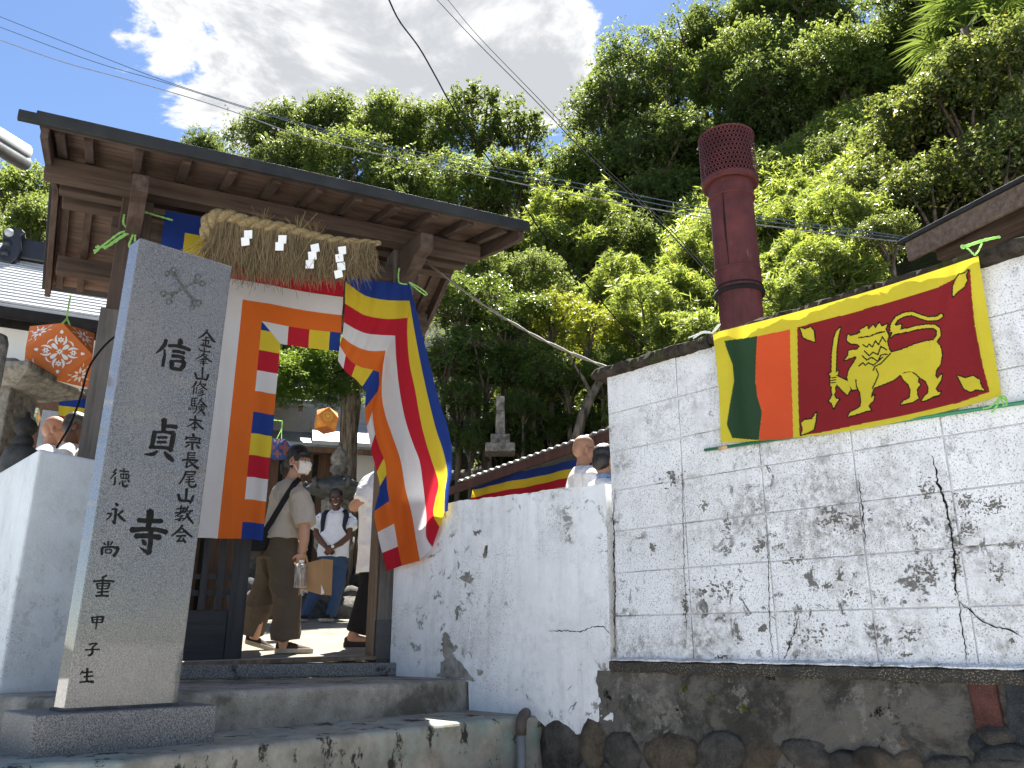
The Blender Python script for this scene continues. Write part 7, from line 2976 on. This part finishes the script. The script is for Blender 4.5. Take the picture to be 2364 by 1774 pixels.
# ---- smiling man in a white polo shirt
YM = 10.76
J = lambda u, v, y=YM: aty(u, v, y)
mp_ = J(735, 1434)
man = thing('person', (mp_.x, mp_.y, gz(mp_)), 'smiling person with glasses in a white polo shirt, hands clasped', 'person')
F = Frame(J(776, 1152, 10.70), math.atan2(.10, -1), pitch=-.06, roll=.12, k=1.06)
sk = MB()
head_shapes(sk, F, 1.02)
sk.tube([J(776, 1165), J(776, 1180), J(775, 1195)], [.052, .055, .065], 14)
arms = (((738, 1195, 10.74), (730, 1232, 10.70), (752, 1262, 10.60)), ((806, 1195, 10.74), (806, 1238, 10.70), (768, 1264, 10.58)))
for i, (a, b, c) in enumerate(arms):
    sk.tube([J(*a), J((a[0] + b[0]) / 2, (a[1] + b[1]) / 2 + 2, 10.73), J(*b), J((b[0] + c[0]) / 2, (b[1] + c[1]) / 2 + 3, 10.64), J(*c)], [.052, .048, .044, .040, .028], 14)
hand(sk, J(752, 1262, 10.60), Vector((.75, -.1, -.7)), Vector((.2, 1, .2)), -1, .55)
hand(sk, J(768, 1264, 10.565), Vector((-.72, -.1, -.75)), Vector((-.2, 1, .2)), 1, .55)
sk.tube([J(775, 1195), J(774, 1230), J(770, 1285)], [.065, .085, .085], 16)
for (a, b, c) in (((752, 1290, 10.76), (728, 1360, 10.72), (700, 1425, 10.64)), ((784, 1290, 10.76), (776, 1360, 10.74), (761, 1427, 10.66))):
    sk.tube([J(*a), J(*b), J(*c)], [.08, .055, .035], 12)
remeshed(sk, 'body', 'skin_brown', man, .006, 2)
m = MB()
F.ell(m, (0, -.018, .056), (.082, .098, .080))
F.ell(m, (0, -.048, .0), (.079, .068, .075))
F.ell(m, (0, .034, .082), (.066, .050, .034))
remeshed(m, 'hair', 'hair_black', man, .006, 3)
eyes(F, man, True)
glasses(F, man, 'glasses_black', .021, 1.2)
m = MB()
rings = []
for (u, v, a, b) in ((775, 1181, .085, .075), (774, 1187, .165, .095), (773, 1197, .215, .11), (773, 1220, .205, .125), (772, 1245, .200, .135), (770, 1265, .200, .14), (769, 1287, .205, .14)):
    rings.append(ring(J(u, v), (1, 0, 0), (0, 1, 0), a, b))
m.loft(rings)
m.tube([J(748, 1192), J(736, 1203), J(727, 1222, 10.72)], [.075, .082, .085], 14)
m.tube([J(799, 1192), J(808, 1204), J(811, 1222, 10.72)], [.075, .082, .085], 14)
po_ = remeshed(m, 'polo_shirt', 'shirt_white', man, .008, 2, fold=.014)
m = MB()
for sx in (-1, 1):
    m.add([F.p(sx * .012, .05, -.165), F.p(sx * .062, .0, -.115), F.p(sx * .085, .035, -.145), F.p(sx * .045, .085, -.185)], [(0, 1, 2, 3)])
co_ = m.build('collar', 'shirt_white', po_, fixn=False)
sm = co_.modifiers.new('thick', 'SOLIDIFY')
sm.thickness = .008
m = MB()
m.loft([ring(J(u, v), (1, 0, 0), (0, 1, 0), a, b) for u, v, a, b in ((769, 1278, .175, .12), (768, 1300, .185, .13), (767, 1310, .18, .13))])
for pts in (((751, 1300, 10.76, .105), (738, 1340, 10.73, .092), (724, 1375, 10.70, .075), (702, 1422, 10.66, .066)), ((785, 1300, 10.76, .105), (781, 1345, 10.74, .090), (775, 1380, 10.72, .075), (762, 1424, 10.68, .066))):
    m.tube([J(*p[:3]) for p in pts], [p[3] for p in pts], 16)
remeshed(m, 'jeans', 'jeans_blue', man, .008, 2, fold=.013, ff=30)
for (u, v, y, d) in ((706, 1432, 10.72, (-.35, -1, 0)), (765, 1434, 10.74, (-.30, -1, 0))):
    h = J(u, v, y)
    shoe(man, Vector((h.x, h.y, gz(h))), Vector(d), .27, 'shoe_dark', 'shoe_sole')
m = MB()
wc = J(768, 1262, 10.545)
m.ellip(wc, (.021, .012, .021), 14, 8)
m.build('watch', 'watch_face', man, smooth=True)
bpk = thing('backpack', J(774, 1265, 10.95), 'navy backpack worn by the smiling person in the polo shirt', 'backpack')
m = MB()
m.box(J(774, 1225, 10.95), (1, 0, 0), (0, 1, 0), UZ, (.15, .08, .22))
m.build('pack', 'strap_navy', bpk, bevel=.05, bseg=4)
for pts in (((756, 1178, 10.72), (748, 1188, 10.655), (745, 1205, 10.63), (744, 1222, 10.635), (740, 1240, 10.68)), ((795, 1177, 10.72), (800, 1188, 10.655), (797, 1203, 10.63), (794, 1215, 10.635), (800, 1240, 10.70))):
    m = MB()
    P4 = [J(*p) for p in pts]
    wv = (.030, .032, .030, .022, .012)
    vs = [p + Vector((-w, 0, 0)) for p, w in zip(P4, wv)] + [p + Vector((w, 0, 0)) for p, w in zip(P4, wv)]
    m.add(vs, [(i, i + 1, 6 + i, 5 + i) for i in range(4)])
    so2 = m.build('strap', 'strap_navy', bpk, fixn=False, smooth=True)
    sm = so2.modifiers.new('thick', 'SOLIDIFY')
    sm.thickness = .012

# ---- person half hidden behind the gate post
Y3 = 7.25
J = lambda u, v, y=Y3: aty(u + (26 if v < 1335 else 26 - (v - 1335) * .14), v, y)
p3 = J(850, 1490)
pr3 = thing('person', (p3.x, p3.y, gz(p3)), 'person in a white textured shirt and black trousers half hidden by the gate post', 'person')
F = Frame(J(862, 1040), math.atan2(.8, .6))
sk = MB()
head_shapes(sk, F)
sk.tube([J(858, 1062), J(856, 1095)], [.052, .07], 14)
sk.tube([J(846, 1118, 7.18), J(812, 1150, 7.1), J(790, 1170, 7.2), J(815, 1172, 7.4)], [.055, .050, .046, .034], 14)
hand(sk, J(815, 1172, 7.4), Vector((.8, .3, 0)), Vector((0, 0, -1)), 1, .5)
sk.tube([J(855, 1095), J(850, 1330)], [.06, .085], 14)
f3_ = J(797, 1474, 7.15)
sk.tube([J(840, 1330), J(825, 1400), J(808, 1462, 7.15), J(803, 1478, 7.15)], [.08, .06, .04, .038], 12)
hz_ = gz(f3_) + .03
sk.tube([Vector((f3_.x + .0, f3_.y, hz_ + .03)), Vector((f3_.x + .06, f3_.y, hz_ + .03)), Vector((f3_.x + .2, f3_.y + .02, hz_ + .01))], [.034, .036, .03], 12)
sk.tube([J(870, 1330, 7.4), J(870, 1480, 7.4)], [.08, .04], 12)
remeshed(sk, 'body', 'skin_tan', pr3, .007)
m = MB()
F.ell(m, (0, -.02, .052), (.083, .1, .083))
F.ell(m, (0, -.05, 0), (.08, .07, .08))
remeshed(m, 'hair', 'hair_black', pr3, .007, 3)
m = MB()
m.loft([ring(J(u, v), (.95, .3, 0), (-.3, .95, 0), a, b) for u, v, a, b in ((857, 1090, .08, .075), (855, 1102, .16, .10), (852, 1120, .20, .115), (851, 1180, .19, .125), (850, 1250, .185, .13), (849, 1325, .20, .14))])
m.tube([J(838, 1112, 7.2), J(822, 1135, 7.13), J(808, 1158, 7.1)], [.085, .088, .082], 14)
remeshed(m, 'shirt', 'shirt_knit', pr3, .009, 2, fold=.014)
m = MB()
m.loft([ring(J(u, v), (.95, .3, 0), (-.3, .95, 0), a, b) for u, v, a, b in ((850, 1310, .17, .12), (850, 1345, .175, .13))])
m.tube([J(838, 1335, 7.2), J(826, 1400, 7.17), J(814, 1462, 7.15)], [.11, .10, .088], 16)
m.tube([J(870, 1335, 7.35), J(872, 1400, 7.4), J(874, 1470, 7.4)], [.11, .1, .085], 16)
remeshed(m, 'trousers', 'trousers_black', pr3, .011, 3)
shoe(pr3, Vector((f3_.x - .03, f3_.y, gz(f3_))), Vector((1, .1, 0)), .27, 'shoe_dark', 'shoe_dark', 'sandal', .042)


# ---- people seen only above the walls: full standing figures behind them
def bystander(u, v, y, az, skin, hair, label, hair_fn, gl=None, shirt='shirt_white', pitch=0.0, k=1.0, hc_=None):
    c = aty(u, v, y)
    g_ = court(c.x, c.y)
    root = thing('person', (c.x, c.y, g_), label, 'person')
    F_ = Frame(c, az, pitch, 0, k)
    f = Vector((math.sin(az), math.cos(az), 0))
    r_ = Vector((f.y, -f.x, 0))
    B = lambda x, yy, z: c + r_ * x + f * yy + Vector((0, 0, z))
    hgt = c.z - g_
    sk_ = MB()
    head_shapes(sk_, F_)
    sk_.tube([B(0, -.015, -.06), B(0, -.025, -.14), B(0, -.03, -.22)], [.055, .056, .062], 16)
    sk_.tube([B(0, -.03, -.2), B(0, -.02, -.5), B(0, -.02, -.75)], [.07, .085, .085], 14)
    for sx in (-1, 1):
        w_ = B(sx * .22, .10, -.82)
        sk_.tube([B(sx * .17, -.03, -.24), B(sx * .24, -.04, -.52), w_], [.05, .042, .027], 12)
        hand(sk_, w_, Vector((0, 0, -1)) + f * .3, -r_ * sx, sx, .4)
        sk_.tube([B(sx * .09, -.02, -.75), B(sx * .10, 0, -.75 - (hgt - .75) * .5), B(sx * .10, -.02, -hgt + .06)], [.085, .058, .036], 12)
    remeshed(sk_, 'body', skin, root, .0058, 2)
    if hair:
        mh = MB()
        hair_fn(mh, F_)
        remeshed(mh, 'hair', hair, root, .007, 3)
    eyes(F_, root)
    if gl:
        glasses(F_, root, gl, .021, 1.15)
    ms_ = MB()
    ms_.loft([ring(B(0, yy, z), r_, f, a, b) for z, yy, a, b in ((-.150, -.03, .070, .072), (-.168, -.03, .105, .085), (-.195, -.03, .165, .10), (-.235, -.03, .205, .115), (-.34, -.025, .20, .13), (-.55, -.02, .185, .13), (-.80, -.02, .195, .135))])
    for sx in (-1, 1):
        ms_.tube([B(sx * .14, -.03, -.22), B(sx * .21, -.035, -.28), B(sx * .245, -.04, -.46)], [.07, .078, .075], 14)
    sh_ = remeshed(ms_, 'shirt', shirt, root, .009, 2, fold=.016)
    mt_ = MB()
    mt_.loft([ring(B(0, -.02, z), r_, f, a, b) for z, a, b in ((-.76, .165, .12), (-.86, .175, .13))])
    for sx in (-1, 1):
        mt_.tube([B(sx * .085, -.02, -.84), B(sx * .10, 0, -.84 - (hgt - .84) * .5), B(sx * .10, -.02, -hgt + .05)], [.095, .08, .068], 14)
    remeshed(mt_, 'trousers', 'trousers_grey', root, .012, 2)
    for sx in (-1, 1):
        p = B(sx * .10, -.07, -hgt)
        shoe(root, p, f, .27, 'shoe_dark', 'shoe_dark')
    return root, F_, sh_


def short_hair(mh, F_):
    F_.ell(mh, (0, -.018, .054), (.081, .097, .080))
    F_.ell(mh, (0, -.048, .0), (.078, .067, .074))


def full_hair(mh, F_):
    F_.ell(mh, (0, -.014, .056), (.088, .106, .084))
    F_.ell(mh, (0, -.05, -.01), (.085, .070, .085))
    F_.ell(mh, (0, .05, .066), (.068, .045, .034))
    for sx in (-1, 1):
        F_.ell(mh, (sx * .076, .01, .0), (.014, .032, .038))


def thin_hair(mh, F_):
    F_.ell(mh, (0, -.015, .040), (.0765, .0955, .0865))
    F_.ell(mh, (0, -.045, -.01), (.0755, .066, .066))


bystander(1351, 1038, 6.9, math.atan2(.97, .25), 'skin_tan', None, 'bald person with glasses in a white shirt above the low wall', None, 'glasses_black', k=1.0)
rt_, F5, s5 = bystander(1399, 1064, 6.55, math.atan2(.85, .52), 'skin_tan', 'hair_black', 'dark haired person in a white shirt beside the corner of the block wall', full_hair, pitch=-.1)
m = MB()
m.lathe([(.074, F5.c.z - .158), (.080, F5.c.z - .120)], (F5.c.x - .005, F5.c.y - .02, 0), 24)
plain('scarf_check', (0.16, 0.24, 0.40), .8, .2, var=.6, scale=60)
m.build('scarf', 'scarf_check', s5, smooth=True)
bystander(178, 985, 6.7, math.atan2(.92, .38), 'skin_dark', 'hair_grey', 'person with short grey hair over the left white wall', thin_hair)
bystander(128, 992, 7.25, math.atan2(.92, .38), 'skin_tan', None, 'bald person partly hidden behind the grey haired one at the left', None)



# ------------------------------------------------------------------ small weeds on the old render
for k, (x, y, lab) in enumerate(((560, 1290, 'tiny weed sprouting on the old render, left one'), (735, 1345, 'tiny weed sprouting on the old render, right one'), (415, 1240, 'tiny moss tuft on the old render below the ledge'))):
    s_, z_ = w_on(*S7(x, y), .03)
    wd_ = thing('weed', WP(s_, .03, z_), lab, 'weed')
    g = np.random.default_rng(k)
    n_ = 16
    P_ = np.array(WP(s_, .035, z_)) + g.normal(size=(n_, 3)) * .014
    L_ = g.uniform(.012, .022, n_)
    raw_mesh('leaves', leaf_quads(P_ - np.array(wd_.location), unit(g.normal(size=(n_, 3)) * .5 + np.array([-.6, -.6, .4])), g.normal(size=(n_, 3)), L_, L_ * .7), 4, 'leaf_yellow', wd_)
